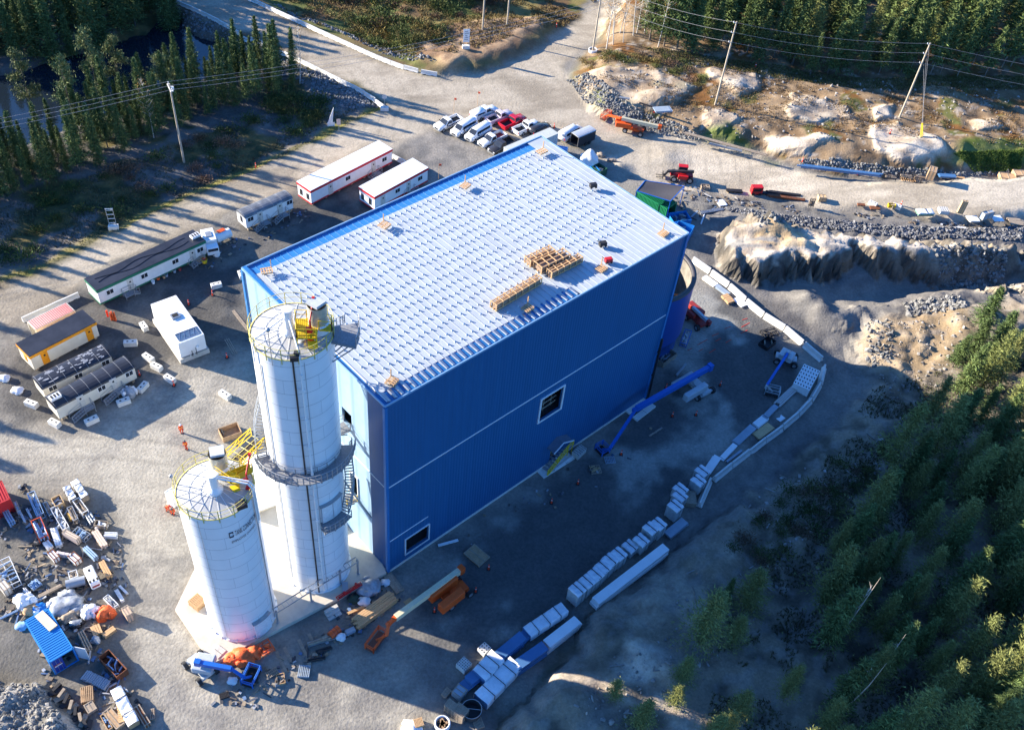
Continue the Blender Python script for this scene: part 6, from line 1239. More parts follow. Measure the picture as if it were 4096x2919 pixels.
# ---- roof goods
def cradle(label, tri, H, z, n=5, dense=True, m=M_wood):
    c, L, W, a = RT(*tri, H+z, 0); o = thing('lumber_crate', label, 'crate', (c[0], c[1], z), a, 'lumber crates on the hall roof'); d = MB()
    for y in np.linspace(-W/2+.08, W/2-.08, 3 if dense else 2): d.box((0, y, 0), (L, .14, .16)); d.box((0, y, H-.12), (L, .1, .12))
    d.build('runner', m, o); d = MB(); k = max(3, int(L/.9))
    for i in range(k+1): x = -L/2+.06+i*(L-.12)/k; d.box((x, 0, H), (.1, W+.1, .08)); [d.box((x, y, 0), (.1, .08, H)) for y in (-W/2, W/2)]
    d.build('cross_bars', m, o); d = MB(); d.box((0, 0, .2), (L*.96, W*.8, H*.45)); d.build('packed_sheets', mat('packed_sheet', (.28, .19, .13), .6, 0, .2), o); return o
RZF = HB+.2
cradle('lumber crate of the roof group of three, farthest from the wall', T3(2, 1, 165, 702, 385, 600, 105, 660), .9, RZF); cradle('middle lumber crate of the roof group of three', T3(2, 1, 265, 762, 525, 640, 195, 700), .95, RZF); cradle('lumber crate of the roof group of three, nearest the wall', T3(2, 1, 355, 808, 635, 665, 300, 775), .8, RZF)
cradle('lone long lumber crate on the roof, nearer the silos', [Q(1, 1, 2140, 1095), Q(2, 1, 270, 850), Q(1, 1, 2085, 1055)], .9, RZF)
for tri, lab in ((T3(2, 0, 255, 1370, 320, 1340, 215, 1340), 'small bundle of offcuts at the top corner of the roof'), (T3(2, 1, 1350, 478, 1395, 445, 1310, 445), 'small pallet at the right corner of the roof'), (T3(2, 1, 800, 795, 850, 760, 750, 755), 'small pallet between the red machine and the wall edge'), (T3(2, 1, 140, 1145, 190, 1110, 85, 1110), 'small pallet near the flutes of the roof edge'), (T3(1, 1, 50, 800, 145, 785, 45, 770), 'small pallet at the left corner of the roof'), (T3(1, 1, 1155, 405, 1195, 375, 1095, 365), 'small pallet on the back slope of the roof'), (T3(1, 1, 1870, 50, 1910, 20, 1830, 15), 'small pallet on the upper back of the roof'), (T3(1, 2, 1215, 175, 1255, 130, 1165, 145), 'small pallet with a red post near the front roof corner')):
    c, L, W, a = RT(*tri, RZF+.2, 0); o = thing('roof_pallet', lab, 'pallet', (c[0], c[1], RZF), a, 'small pallets on the hall roof'); L = max(L, 1.1); W = max(W, .9); d = MB(); [d.box((0, y, 0), (L, .1, .12)) for y in (-W/2, 0, W/2)]; [d.box((x, 0, .12), (.12, W, .06)) for x in np.linspace(-L/2, L/2, 5)]; d.build('boards', M_wood, o); d = MB(); d.box((L/2, W/2, .1), (.09, .09, 1.0)); d.build('post', M_wood, o)
for p, m, lab, nm in ((Q(2, 1, 805, 565), M_black, 'black machine standing on the roof', 'roof_machine'), (Q(2, 1, 855, 710), M_red, 'red machine on the roof casting a long shadow', 'roof_machine'), (Q(2, 1, 720, 45), M_blk, 'dark seaming tool near the far right roof edge', 'roof_tool')):
    q = G(*p, RZF); o = thing(nm, lab, 'machine', (*q, RZF), .4); d = MB(); d.box((0, 0, .15), (.9, .6, .45)); d.build('body', m, o, bevel=.08); d = MB(); [d.tube((x, -.3, .15), (x, .3, .15), .15, n=10) for x in (-.3, .3)]; d.bar((-.4, 0, .5), (-.9, 0, 1.0), .05); d.build('wheels_and_handle', M_blk, o)
# ---- behind the hall, along the right hand road
c, L, W, a = RT(*[Q(2, 1, *p) for p in ((1110, 78), (1410, 168), (1175, -5))], 4.0); 
P4 = [G(*Q(2, 1, *p), 4.2) for p in ((1110, 75), (1410, 168), (1535, 35), (1185, -15))]; o = thing('canopy', 'dark mesh canopy on a frame above the green container', 'canopy', (*P4[0], 0), 0); P4l = [p-P4[0] for p in P4]
d = MB(); d.cloth(lambda s, t: tuple(((P4l[0]*(1-s)+P4l[1]*s)*(1-t)+(P4l[3]*(1-s)+P4l[2]*s)*t).tolist())+(4.2-.25*math.sin(math.pi*s)*math.sin(math.pi*t),), 12, 8); d.build('mesh_cloth', mat('shade_cloth', (.07, .065, .07), .8, 0, .1), o)
for p, q in zip(P4l, P4l[1:]+P4l[:1]): d = MB(); d.bar((*p, 0), (*p, 4.2), .12); d.bar((*p, 4.2), (*q, 4.2), .12); d.build('frame', M_lblue, o)
def skip(label, tri, H, m): return goods('open_crate', label, 'skip', tri, H, m, M_galv, name='waste_skip', n=16)
skip('blue waste skip full of metal scraps at the hall far corner', T3(2, 1, 1550, 520, 1625, 385, 1430, 430), 1.5, m_blue); skip('blue waste skip with yellow and blue offcuts behind the hall edge', T3(2, 1, 1440, 350, 1600, 330, 1400, 270), 1.4, m_blue); skip('small blue bin beside the green skip', T3(2, 0, 745, 1530, 785, 1520, 742, 1470), 1.2, m_blue); skip('dark green waste skip near the white dome', T3(2, 0, 790, 1530, 850, 1500, 775, 1450), 1.3, mat('skip_green', (.02, .08, .05), .5))
o = heapof('big white tarp dome beside the roof edge', 'tarp', Q(2, 0, 675, 1480), 2.3, M_tarpw, 'tarp_dome', h=2.0); heapof('brown debris heap above the green skip', 'debris', Q(2, 0, 790, 1390), 1.1, M_owood, 'debris_heap', h=.4)
S('closed_crate', 'blue and white generator box beside the cargo trailer', 'generator', T3(2, 0, 490, 1345, 500, 1310, 400, 1310), 1.2, m_blue, M_white, name='generator'); S('steel_rack', 'narrow steel trestle on the gravel behind the dome', 'trestle', T3(2, 0, 850, 1420, 935, 1430, 845, 1405), .6, M_galv)
for i, (tri, m, kd, H, lab) in enumerate([(T3(2, 0, 1560, 1190, 2278, 1385, 1562, 1172), M_owood, 'pipe_bundle', .6, 'long bare log poles lying along the road edge'), (T3(2, 0, 1745, 1275, 2045, 1345, 1740, 1255), M_galv, 'pipe_bundle', .5, 'long grey culvert pipe lying along the road edge'), (T3(2, 0, 1130, 915, 1420, 1010, 1115, 900), M_blk, 'beam_stack', .3, 'black rails dumped on the pale rock'), (T3(2, 0, 960, 870, 1050, 885, 955, 855), M_galv, 'beam_stack', .3, 'short grey beams on the pale rock'), (T3(2, 0, 1280, 1000, 1430, 990, 1270, 950), M_gpan, 'panel_stack', .4, 'blue-grey sheets dumped behind the orange lift'),
    (T3(3, 0, 300, 1475, 1015, 1560, 298, 1455), M_bluep, 'beam_stack', .7, 'very long blue beams lying by the upper road edge'), (T3(3, 0, 1045, 1555, 1150, 1575, 1040, 1535), M_blk, 'steel_rack', .9, 'first black steel rack after the long blue beams'), (T3(3, 0, 1190, 1560, 1300, 1575, 1185, 1525), M_blk, 'steel_rack', 1.0, 'second black steel rack after the long blue beams'), (T3(3, 0, 1315, 1580, 1440, 1595, 1310, 1530), M_blk, 'steel_rack', 1.2, 'third and largest black steel rack by the road'),
    (T3(3, 0, 1435, 1520, 1500, 1540, 1440, 1470), M_ply, 'closed_crate', 1.9, 'tall brown stacked boxes after the black racks'), (T3(3, 0, 1530, 1570, 1680, 1580, 1530, 1540), M_bluep, 'panel_stack', .5, 'blue sheets lying beside the brown boxes'), (T3(3, 0, 1195, 1610, 1320, 1620, 1190, 1575), M_wood, 'pallet_stack', .2, 'pallets laid flat in front of the black racks'), (T3(3, 0, 1695, 1600, 1765, 1605, 1690, 1570), M_wood, 'pallet_stack', .25, 'small flat pallet beyond the blue sheets'),
    (T3(3, 0, 2085, 1600, 2230, 1620, 2050, 1530), M_wood, 'closed_crate', .9, 'long lumber box nearest the road at the right edge'), (T3(3, 0, 2210, 1560, 2340, 1570, 2200, 1510), M_wood, 'closed_crate', .9, 'lumber box behind the nearest one at the right edge'),
    (T3(2, 1, 1915, 75, 2055, 85, 1912, 50), M_blk, 'beam_stack', .5, 'dark steel sections left of the red compressor'), (T3(2, 1, 2225, 95, 2400, 110, 2222, 70), M_blk, 'beam_stack', .4, 'dark steel sections right of the red compressor'), (T3(3, 1, 0, 80, 290, 118, 0, 62), M_blk, 'beam_stack', .5, 'long black steel beams along the lower road edge'), (T3(3, 1, 0, 112, 330, 158, 0, 95), M_rust, 'beam_stack', .5, 'long rusty beams beside the black ones'),
    (T3(3, 1, 458, 135, 528, 140, 460, 102), M_tan, 'closed_crate', .9, 'tan crate on a pale base near the gate frame'), (T3(3, 1, 385, 150, 425, 155, 390, 140), M_blk, 'steel_rack', 1.6, 'upright black gate frame by the road'), (T3(3, 1, 805, 200, 870, 205, 800, 180), M_rust, 'beam_stack', .3, 'small rusty scrap pile by the road'), (T3(3, 1, 920, 235, 1005, 235, 920, 205), M_rust, 'beam_stack', .3, 'rusty chains heaped behind the first white block'),
    (T3(3, 1, 1078, 200, 1142, 205, 1078, 182), mat('tub_yellow', (.72, .45, .01), .5), 'open_crate', .6, 'yellow tub by the lower road edge'), (T3(3, 1, 1350, 270, 1490, 270, 1345, 225), mat('pale_green_bag', (.14, .30, .22), .6), 'wrapped_stack', .8, 'pale green sheeted stack by the road'), (T3(3, 1, 1540, 255, 1620, 260, 1530, 212), M_wconc, 'block_cube', .8, 'white perforated blocks between the green stack and the tall crate'),
    (T3(3, 1, 1735, 168, 1788, 178, 1690, 145), M_tan, 'closed_crate', 2.6, 'tall tan wooden crate, the highest by the road'), (T3(3, 1, 1935, 285, 2025, 262, 1925, 255), M_gpan, 'closed_crate', 1.4, 'grey-white cabinet beside the tall tan crate'), (T3(3, 1, 1800, 345, 1895, 345, 1800, 290), M_wconc, 'panel_stack', .4, 'flat white panels below the grey-white cabinet'), (T3(3, 1, 2020, 348, 2110, 345, 2010, 290), M_white, 'panel_stack', .2, 'white and brown boards right of the cabinet'),
    (T3(3, 1, 2160, 370, 2278, 380, 2150, 310), M_owood, 'lumber_stack', .3, 'grey scrap boards at the right picture edge'), (T3(3, 1, 1685, 425, 1780, 430, 1680, 392), M_white, 'panel_stack', .15, 'single white plate on the dark riprap'), (T3(2, 1, 1600, 310, 1660, 255, 1590, 300), M_gpan, 'beam_stack', .25, 'short blue-grey beam on the shaded gravel behind the hall'), (T3(2, 1, 1690, 275, 1895, 240, 1685, 250), M_galv, 'pipe_bundle', .25, 'pale poles lying behind the hall, upper bundle'),
    (T3(2, 1, 1690, 365, 1720, 280, 1680, 360), M_white, 'beam_stack', .25, 'short pale beam standing out of the pole bundle'), (T3(2, 1, 1850, 210, 1920, 200, 1845, 155), M_tarpw, 'panel_stack', .3, 'crumpled blue and white sheets on the riprap edge'), (T3(2, 1, 1690, 40, 1760, 45, 1690, 12), M_owood, 'open_crate', .6, 'small crate beside the telehandler')]):
    goods(kd, lab, {'pipe_bundle': 'poles', 'beam_stack': 'beams', 'panel_stack': 'panels', 'steel_rack': 'rack', 'closed_crate': 'crate', 'pallet_stack': 'pallet', 'open_crate': 'crate', 'wrapped_stack': 'wrapped stack', 'block_cube': 'blocks', 'lumber_stack': 'boards'}[kd], tri, H, m, n=2 if kd == 'pipe_bundle' and H < .61 and H > .4 else None, name={'beam_stack': 'beam_stack', 'closed_crate': 'crate'}.get(kd))
for (p1, p2, lab) in ((Q(3, 1, 895, 215), Q(3, 1, 940, 235), 'white concrete block under the rusty chains, left one'), (Q(3, 1, 1110, 245), Q(3, 1, 1150, 260), 'white concrete block topped with a rusty coil, right one')): block(p1, p2, lab, 'white blocks by the lower road edge')
o = thing('compressor', 'bright red compressor standing by the road behind the hall', 'compressor', tuple(GT(*Q(2, 1, 2165, 105))), .2); d = MB(); d.box((0, 0, .3), (2.0, 1.1, 1.4)); d.build('hood', M_red, o, bevel=.06); d = MB(); d.box((0, -.56, .9), (1.4, .04, .5)); d.build('louvre', M_dark, o); d = MB(); [d.tube((x, -.6, .3), (x, .6, .3), .28, n=12) for x in (-.6, .6)]; d.build('wheels', M_black, o)
# ---- beside the trailers on the left
o = thing('service_truck', 'white service body truck parked behind the long green-banded trailer', 'truck', tuple(GT(*Q(0, 1, 1870, 560))), g4[3]+math.pi/2*0+1.2-math.pi); d = MB(); d.box((.3, 0, .6), (3.0, 1.9, 1.7)); d.build('service_box', M_white, o, bevel=.04); d = MB(); d.box((2.6, 0, .6), (1.4, 1.8, 1.3)); d.build('cab', carwhite, o, bevel=.1); wheel_set(o, (2.3, -.6), 2.0); d = MB(); d.box((.3, 0, 2.3), (1.2, .9, .12)); d.build('roof_hatch', M_galv, o); d = MB(); d.box((3.31, 0, 1.3), (.04, 1.5, .5)); d.build('windshield', M_glass, o)
p = GT(*Q(0, 1, 1990, 520)); o = thing('fuel_tank', 'horizontal white tank on a cradle between the white truck and the rounded trailer', 'tank', tuple(p), g4[3]); d = MB(); d.tube((-1.3, 0, 1.0), (1.3, 0, 1.0), .75, n=20); d.build('tank_body', M_white, o); d = MB(); [d.box((x, 0, 0), (.2, 1.4, .5)) for x in (-.9, .9)]; d.build('cradle', M_galv, o); d = MB(); d.box((0, .3, 1.7), (1.2, .7, .15)); d.build('red_cover', M_orange, o)
heapof('blue-white mixer heap of gear in the shade below the white truck', 'gear', Q(0, 1, 1925, 650), .9, M_tarpw, 'gear_heap', h=.5, m2=M_blk); S('lumber_stack', 'green plank lying beyond the white tank', 'plank', T3(0, 1, 2015, 550, 2090, 515, 2010, 540), .2, mat('green_plank', (.03, .28, .13), .6), n=1)
o = thing('yellow_bucket', 'yellow and orange tub by the right door of the long trailer', 'tub', tuple(GT(*Q(0, 1, 1822, 715))), 0); d = MB(); d.lathe([(.35, 0), (.5, .75), (.45, .72)], 16); d.build('tub', MATS['tub_yellow'], o); d = MB(); d.box((0, 0, .72), (.6, .35, .15)); d.build('rag', M_orange, o); S('closed_crate', 'brown board crate leaning at the long trailer right door', 'crate', T3(0, 1, 1775, 700, 1830, 650, 1765, 665), .7, M_ply)
for (x, y, m, lab) in ((1410, 865, M_orange, 'orange bucket'), (1462, 850, M_ply, 'brown bucket'), (1485, 840, M_gpan, 'grey bucket'), (1555, 800, M_gpan, 'taller grey bucket'), (1605, 785, M_dred, 'flat dark red tray'), (1367, 900, M_white, 'small white pail')):
    q = GT(*Q(0, 1, x, y)); o = thing('bucket', lab+' standing along the long green-banded trailer', 'bucket', tuple(q), 0, 'buckets along the long trailer'); d = MB(); d.lathe([(.2, 0), (.28, .5), (.25, .48), (.2, .1), (0, .1)], 12); d.build('pail', m, o)
S('pipe_bundle', 'reddish pipes lying in shade left of the tall silo', 'pipes', T3(0, 1, 2190, 1300, 2215, 1290, 2020, 1160), .25, M_dred, n=3); S('pipe_bundle', 'pale blue pipes lying on the gravel right of the white enclosure', 'pipes', T3(0, 1, 2065, 1515, 2110, 1500, 1955, 1410), .25, mat('pale_blue_pipe', (.16, .36, .55), .5), n=6)
S('open_crate', 'brown steel bucket box lying open near the two standing workers', 'bin', T3(0, 2, 1985, 650, 2150, 590, 1955, 560), .9, M_ply, M_owood, n=3)
heapof('bundle wrapped in pale plastic by the black-roofed trailer stair', 'bundle', Q(0, 2, 1160, 270), 1.2, M_tarps, 'plastic_bundle', h=.9, m2=M_tarpw); heapof('white snow-like tarp behind the black-roofed trailers', 'tarp', Q(0, 2, 160, 235), 1.1, M_tarpw, 'tarp_heap', h=.35)
heapof('small white pile of bags at the left edge behind the trailers', 'bags', Q(0, 2, 45, 130), 1.0, M_tarpw, 'bag_heap', h=.4)
S('closed_crate', 'white equipment box standing left of the short silo', 'box', T3(0, 2, 1530, 1195, 1600, 1150, 1475, 1120), 1.8, M_white, M_white, name='equipment_box')
heapof('white plastic sheet on the gravel beside the short silo', 'plastic', Q(0, 2, 1530, 1235), .7, M_tarpw, 'plastic_sheet', h=.15); heapof('white bag beside the grey-hooded lift', 'bag', Q(0, 3, 2072, 1195), .75, M_tarpw, 'plastic_bag', h=.35); S('pallet_stack', 'dark pallet below the grey-hooded lift', 'pallet', T3(0, 3, 1960, 1350, 2045, 1320, 1915, 1310), .3, M_blk, n=1)
# ================================================================ STORAGE YARD, LOWER LEFT
A4 = lambda *p: F3(0, 1850, *p)
A5 = lambda *p: F3(0, 2180, *p)
A7 = lambda *p: F3(200, 2450, *p)
m_bw = mat('bluish_pipe', (.30, .42, .58), .4, .3, .15); m_wp = mat('white_pipe', (.66, .67, .68), .45, 0, .12)
YG = [('wrapped_bundle', A4(1265, 680, 1145, 460, 1385, 610), 1.2, M_tarpw, 'white sheeted bundle on the left of the upper pair'), ('wrapped_bundle', A4(1480, 640, 1285, 350, 1605, 570), 1.2, M_tarpw, 'white sheeted bundle on the right of the upper pair'),
 ('steel_rack', A4(1490, 920, 1320, 690, 1620, 880), 1.1, M_white, 'white steel frame rack below the white sheeted pair'), ('steel_rack', A4(660, 960, 490, 560, 790, 900), 1.2, m_bw, 'long blue-grey rack with two white beams on top'), ('closed_crate', A4(305, 885, 235, 715, 370, 865), .9, m_bw, 'pale blue box next to the blue pipe bundle'),
 ('pipe_bundle', A4(150, 1105, -40, 760, 270, 1050), .9, m_bw, 'large bundle of bluish pipes below the red container'), ('cart_rack', A4(890, 955, 780, 735, 955, 925), .8, M_gpan, 'grey cart with a tan lid'), ('steel_rack', A4(700, 1390, 560, 1060, 860, 1280), 1.3, M_orange, 'bright orange frame bins, the most colourful of the yard'),
 ('open_crate', A4(1010, 790, 930, 650, 1175, 740), .9, M_tan, 'open wooden box with yellow and red tools'), ('open_crate', A4(1140, 1220, 915, 830, 1250, 1150), .8, m_wp, 'long white bin heaped with metal debris'), ('steel_rack', A4(1330, 1050, 1220, 820, 1420, 1010), 1.0, M_galv, 'grey steel rack right of the debris bin'),
 ('lumber_stack', A4(1255, 1040, 1210, 920, 1320, 1020), .5, mat('yellow_ply', (.70, .42, .10), .6), 'short orange-yellow beam beside the grey rack'), ('pipe_bundle', A4(1620, 1095, 1530, 950, 1740, 1010), .7, M_galv, 'short bundle of grey pipes below the white frame rack'), ('open_crate', A4(1705, 1135, 1925, 1160, 1720, 1040), .7, M_owood, 'brown two-compartment crate at the right side of the yard'),
 ('closed_crate', A4(1390, 1415, 1460, 1345, 1170, 1230), 1.1, mat('pale_stack', (.62, .50, .42), .6), 'stack of pale boards with a black two-pane lid'), ('steel_rack', A4(1530, 1395, 1640, 1290, 1400, 1180), .9, M_galv, 'grey rack with an orange end frame'), ('pipe_bundle', A4(1880, 1335, 2110, 1345, 1855, 1245), .7, m_wp, 'pale tubes spread toward the open gravel'),
 ('lumber_stack', A4(1840, 1525, 1660, 1255, 1940, 1440), .8, mat('peach_board', (.64, .48, .38), .6), 'peach coloured boards with a blue strap'), ('beam_stack', A4(855, 1565, 765, 1460, 965, 1500), .7, m_wp, 'light ribbed profiles at the foot of the orange bins, left bundle'), ('beam_stack', A4(1005, 1510, 905, 1200, 1115, 1420), .8, m_wp, 'light ribbed profiles at the foot of the orange bins, right bundle'),
 ('beam_stack', A4(560, 1010, 470, 840, 585, 990), .3, m_wp, 'slim white beam above the orange bins'), ('beam_stack', A4(440, 1080, 365, 920, 465, 1070), .3, m_wp, 'second slim white beam left of the orange bins'), ('steel_rack', A4(590, 1490, 740, 1490, 560, 1380), .5, M_blk, 'tangle of thin black frames below the orange bins'),
 ('steel_rack', A5(60, 780, 360, 640, -60, 300), 1.1, m_wp, 'long truss frame on a deck at the left edge'), ('closed_crate', A5(60, 850, 200, 760, 0, 640), 1.2, mat('pale_crate', (.58, .54, .48), .6), 'pale crate at the left edge under the truss frame'),
 ('closed_crate', A5(975, 275, 1090, 200, 885, 115), .8, m_wp, 'stack of white panels with red ends, left one'), ('closed_crate', A5(1365, 325, 1490, 230, 1240, 190), .8, m_wp, 'stack of white panels with red ends, right one'), ('beam_stack', A5(1280, 185, 1300, 150, 1060, 60), .9, mat('pinkish_beam', (.68, .58, .55), .5), 'thick white beam crossing between the white panel stacks'),
 ('pipe_bundle', A5(1700, 250, 1500, 60, 1810, 200), .8, m_bw, 'blue and white pipes pointing at the white generator'), ('lumber_stack', A5(1940, 580, 1790, 310, 2060, 560), .8, M_wood, 'yellowish boards and ladder right of the white generator'), ('steel_rack', A5(1270, 610, 1240, 490, 1420, 570), .9, m_wp, 'white slatted frame left of the white generator'),
 ('steel_rack', A5(610, 810, 510, 720, 780, 720), .4, m_bw, 'blue tubular gate frames lying flat'), ('lumber_stack', A5(700, 960, 1130, 740, 690, 900), .4, M_owood, 'long dark planks crossing above the silver tarp'), ('pipe_bundle', A5(630, 1060, 810, 930, 600, 1030), .3, m_bw, 'thin blue rods beside the white topped heap'),
 ('beam_stack', A5(2200, 1015, 2080, 820, 2260, 970), .5, m_wp, 'short white bars near the open gravel, left one'), ('beam_stack', A5(2300, 880, 2160, 740, 2330, 860), .5, m_wp, 'short white bars near the open gravel, right one'), ('steel_rack', A5(2060, 1140, 1880, 960, 2170, 1090), .6, m_wp, 'stack of white ladders above the orange bag'),
 ('steel_rack', A5(540, 960, 410, 800, 600, 920), .5, M_blk, 'black cage frame between the truss and the white heap'), ('pipe_bundle', A5(0, 1340, 320, 1190, -10, 1320), .3, m_bw, 'long thin rods running off the left edge'),
 ('closed_crate', F3(0, 2180, 2300, 1300, 2420, 1230, 2150, 1180), 1.5, mat('orange_ply', (.60, .40, .28), .7), 'standing square box with a peach lid casting a big shadow'), ('pipe_bundle', A7(640, 690, 475, 360, 760, 600), .6, M_owood, 'grey and brown logs beside the blue container'), ('lumber_stack', A7(790, 420, 720, 260, 950, 320), .6, M_wood, 'short orange planks above the logs'),
 ('lumber_stack', A7(985, 450, 1200, 300, 940, 370), .5, M_wood, 'bundle of firewood sticks right of the planks'), ('open_crate', A7(1215, 1165, 1400, 1020, 930, 770), 1.1, M_rust, 'large rusty open steel bin by the grey tubes'), ('pipe_bundle', A7(990, 1390, 1110, 1230, 735, 940), .5, M_gpan, 'neat bundle of long grey tubes by the rusty bin'),
 ('pallet_stack', A7(560, 1640, 790, 1580, 380, 1400), .6, M_ply, 'broken brown pallets below the grey tubes'), ('closed_crate', T3(0, 3, 785, 1480, 865, 1430, 730, 1410), .5, M_owood, 'flat grey sheet box below the broken pallets'), ('closed_crate', T3(0, 3, 1285, 1592, 1342, 1555, 1180, 1430), .7, M_rust, 'long red-brown plank stack right of the white tarp'),
 ('closed_crate', T3(0, 3, 1335, 1535, 1378, 1525, 1280, 1450), .3, M_rust, 'thin brown boards behind the red-brown stack'), ('closed_crate', T3(0, 3, 1035, 1620, 1110, 1560, 885, 1490), .5, M_ply, 'wide plywood sheets left of the white tarp'), ('lumber_stack', T3(0, 3, 1060, 1560, 1120, 1540, 990, 1370), .6, M_wood, 'long fresh boards under the white tarp'),
 ('open_crate', T3(0, 3, 960, 1624, 1000, 1600, 850, 1520), .5, M_wood, 'orange form panel at the bottom left'), ('lumber_stack', T3(0, 3, 635, 1388, 650, 1378, 565, 1325), .3, M_wood, 'single peach board leaning by the rubble bank')]
CATS = {'wrapped_bundle': 'bundle', 'steel_rack': 'rack', 'closed_crate': 'crate', 'pipe_bundle': 'pipes', 'cart_rack': 'cart', 'open_crate': 'bin', 'lumber_stack': 'lumber', 'beam_stack': 'beams', 'pallet_stack': 'pallets'}
mix = [M_galv, m_wp, M_owood, m_bw]
for i, (kd, tri, H, m, lab) in enumerate(YG): goods(kd, lab, CATS[kd], tri, H, m, mix[i % 4] if kd in ('steel_rack', 'open_crate', 'cart_rack') else M_rust if 'red ends' in lab else None, seed=i, n=14 if 'debris' in lab else None)
for (p, r, m, m2, h, lab, nm) in ((F5(0, 2180, 1220, 1110), 2.2, M_tarps, M_tarps, .8, 'large silver grey tarp heap in the storage yard', 'tarp_heap'), (F5(0, 2180, 1930, 1290), 1.2, M_onet, M_onet, .9, 'bright orange bag heap in the storage yard', 'bag_heap'), (F5(0, 2180, 1660, 1240), 1.2, M_tarpw, M_tarpw, .8, 'white bag heap left of the orange bag', 'bag_heap'), (F5(0, 2180, 1400, 1240), .9, M_owood, M_owood, .5, 'upper brown soil-coloured debris heap', 'debris_heap'),
    (F5(0, 2180, 1240, 1345), 1.0, M_owood, M_owood, .5, 'lower brown debris heap beside the plywood-topped container', 'debris_heap'), (F5(0, 2180, 470, 1060), 1.3, M_tarpw, M_tarpw, .9, 'white sheeted heap behind the blue container', 'tarp_heap'), (F5(0, 2180, 590, 1200), 1.1, M_ply, M_tarpw, .6, 'brown cardboard heap behind the blue container', 'debris_heap'), (F5(0, 2180, 700, 1180), 1.0, m_blue, m_blue, .5, 'blue tarp behind the blue container', 'tarp_heap'),
    (F5(0, 2180, 410, 1480), .9, mat('pale_blue_plastic', (.25, .42, .62), .5), None, .3, 'pale blue plastic left of the blue container', 'plastic_heap'), (F5(0, 2180, 1400, 1440), .9, M_galv, M_blk, .4, 'heap of scrap metal between the heaps and the logs', 'debris_heap'), (F5(200, 2450, 840, 520), .7, M_tarps, None, .5, 'silver duct roll at the end of the logs', 'duct_roll')): heapof(lab, nm.split('_')[-1], p, r, m, nm, h=h, m2=m2, seed=int(r*10))
S('wrapped_bundle', 'long white tarp over boards at the bottom left', 'tarp', T3(0, 3, 1140, 1590, 980, 1275, 1255, 1570), 1.1, M_tarpw, M_wood)
# planks retaining the rubble bank
for i in range(7):
    u, v = Q(0, 3, 500+i*48, 1290+i*52); p = GT(u, v); o = thing('retaining_board', 'grey boards and junk leaning on the edge of the rubble bank', 'boards', (p[0], p[1], 0), .5+i*.2, 'boards along the rubble bank'); d = MB(); d.box((0, 0, 0), (1.4, .5, .35), tilt=('X', .35)); d.box((.2, .3, .05), (1.0, .3, .5), .6); d.build('boards', M_owood if i % 2 else M_blk, o)
# white towable generator and drum
c, L, W, a = RT(*F3(0, 2180, 1640, 720, 1500, 420, 1815, 640), 1.7); o = thing('towable_generator', 'white towable generator with three dark vents in the storage yard', 'generator', c, a); d = MB(); d.box((0, 0, .45), (L, W, 1.25)); d.build('hood', M_white, o, bevel=.15); [MB().box((x, y, 1.69), (.35, .22, .03)).build('vent', M_dark, o) for x, y in ((-L/2+.35, -.4), (-L/2+.35, 0), (-L/2+.35, .4), (.6, 0))]; wheel_set(o, (0,), W+.3, .35, .2); d = MB(); d.box((-L/2-.02, 0, .9), (.05, .8, .25)); d.build('label_panel', M_dred, o)
p = GT(*F5(0, 2180, 1410, 740)); o = thing('steel_drum', 'grey horizontal cylinder tank left of the white generator', 'tank', tuple(p), .45); d = MB(); d.tube((-1.0, 0, .7), (1.0, 0, .7), .55, n=18); d.build('tank_body', M_galv, o); d = MB(); [d.box((x, 0, 0), (.12, 1, .3)) for x in (-.6, .6)]; d.build('cradle', M_blk, o)
# ================================================================ SIGNS, CONES, POLES
def cone(label, p, h=1.0, m=M_orange, name='traffic_delineator', lean=0):
    p = GT(*p); o = thing(name, label, 'cone', tuple(p), 0, 'orange delineators on the site'); d = MB(); d.lathe([(.12, .05), (.06, h), (0, h)], 10); d.build('post', mat('cone_red', (.80, .06, .02), .5), o); d = MB(); d.box((0, 0, 0), (.45, .45, .06)); d.build('foot', M_black, o); d = MB(); d.lathe([(.09, h*.6), (.085, h*.72)], 10); d.build('reflective_band', M_trim, o)
for x, y, lab in ((1425, 460, 'in the middle of the shaded yard'), (1635, 450, 'beside the rear wheel of the big blue lift'), (1850, 185, 'right of the big blue lift'), (1370, 210, 'between the hall wall and the blue boom'), (970, 800, 'near the basket of the big blue lift'), (585, 1060, 'below the yellow mobile stair'), (350, 1230, 'alone near the low part of the shaded yard')): cone('orange delineator '+lab, Q(2, 2, x, y))
for t, x, y, lab in (((1, 3), 1588, 575, 'beside the cream boom of the orange lift'), ((1, 3), 1955, 395, 'behind the orange lift'), ((1, 3), 2070, 195, 'beside the weathered plywood'), ((0, 1), 1895, 1010, 'beside the lone shaded block'), ((0, 1), 2022, 1560, 'below the pale blue pipes'), ((0, 1), 1683, 1090, 'in the shade between enclosure and long trailer'), ((0, 2), 1245, 95, 'at the right end of the black-roofed trailer'), ((0, 2), 1550, 185, 'against the lowest block'), ((3, 0), 1082, 1195, 'lying on the large pale rock'), ((3, 0), 795, 1560, 'under the long blue beams'), ((3, 0), 302, 1450, 'at the start of the blue beams'), ((3, 1), 1180, 205, 'by the yellow tub'), ((2, 0), 1265, 1010, 'on the pale rock behind the orange lift'), ((2, 0), 395, 245, 'in the brown scrub beside the side road'), ((2, 0), 2165, 605, 'at the foot of the upper forest'), ((2, 0), 375, 1140, 'right of the parked vehicles'), ((1, 1), 0, -130, 'near the trailers')): cone('orange delineator '+lab, Q(*t, x, y))
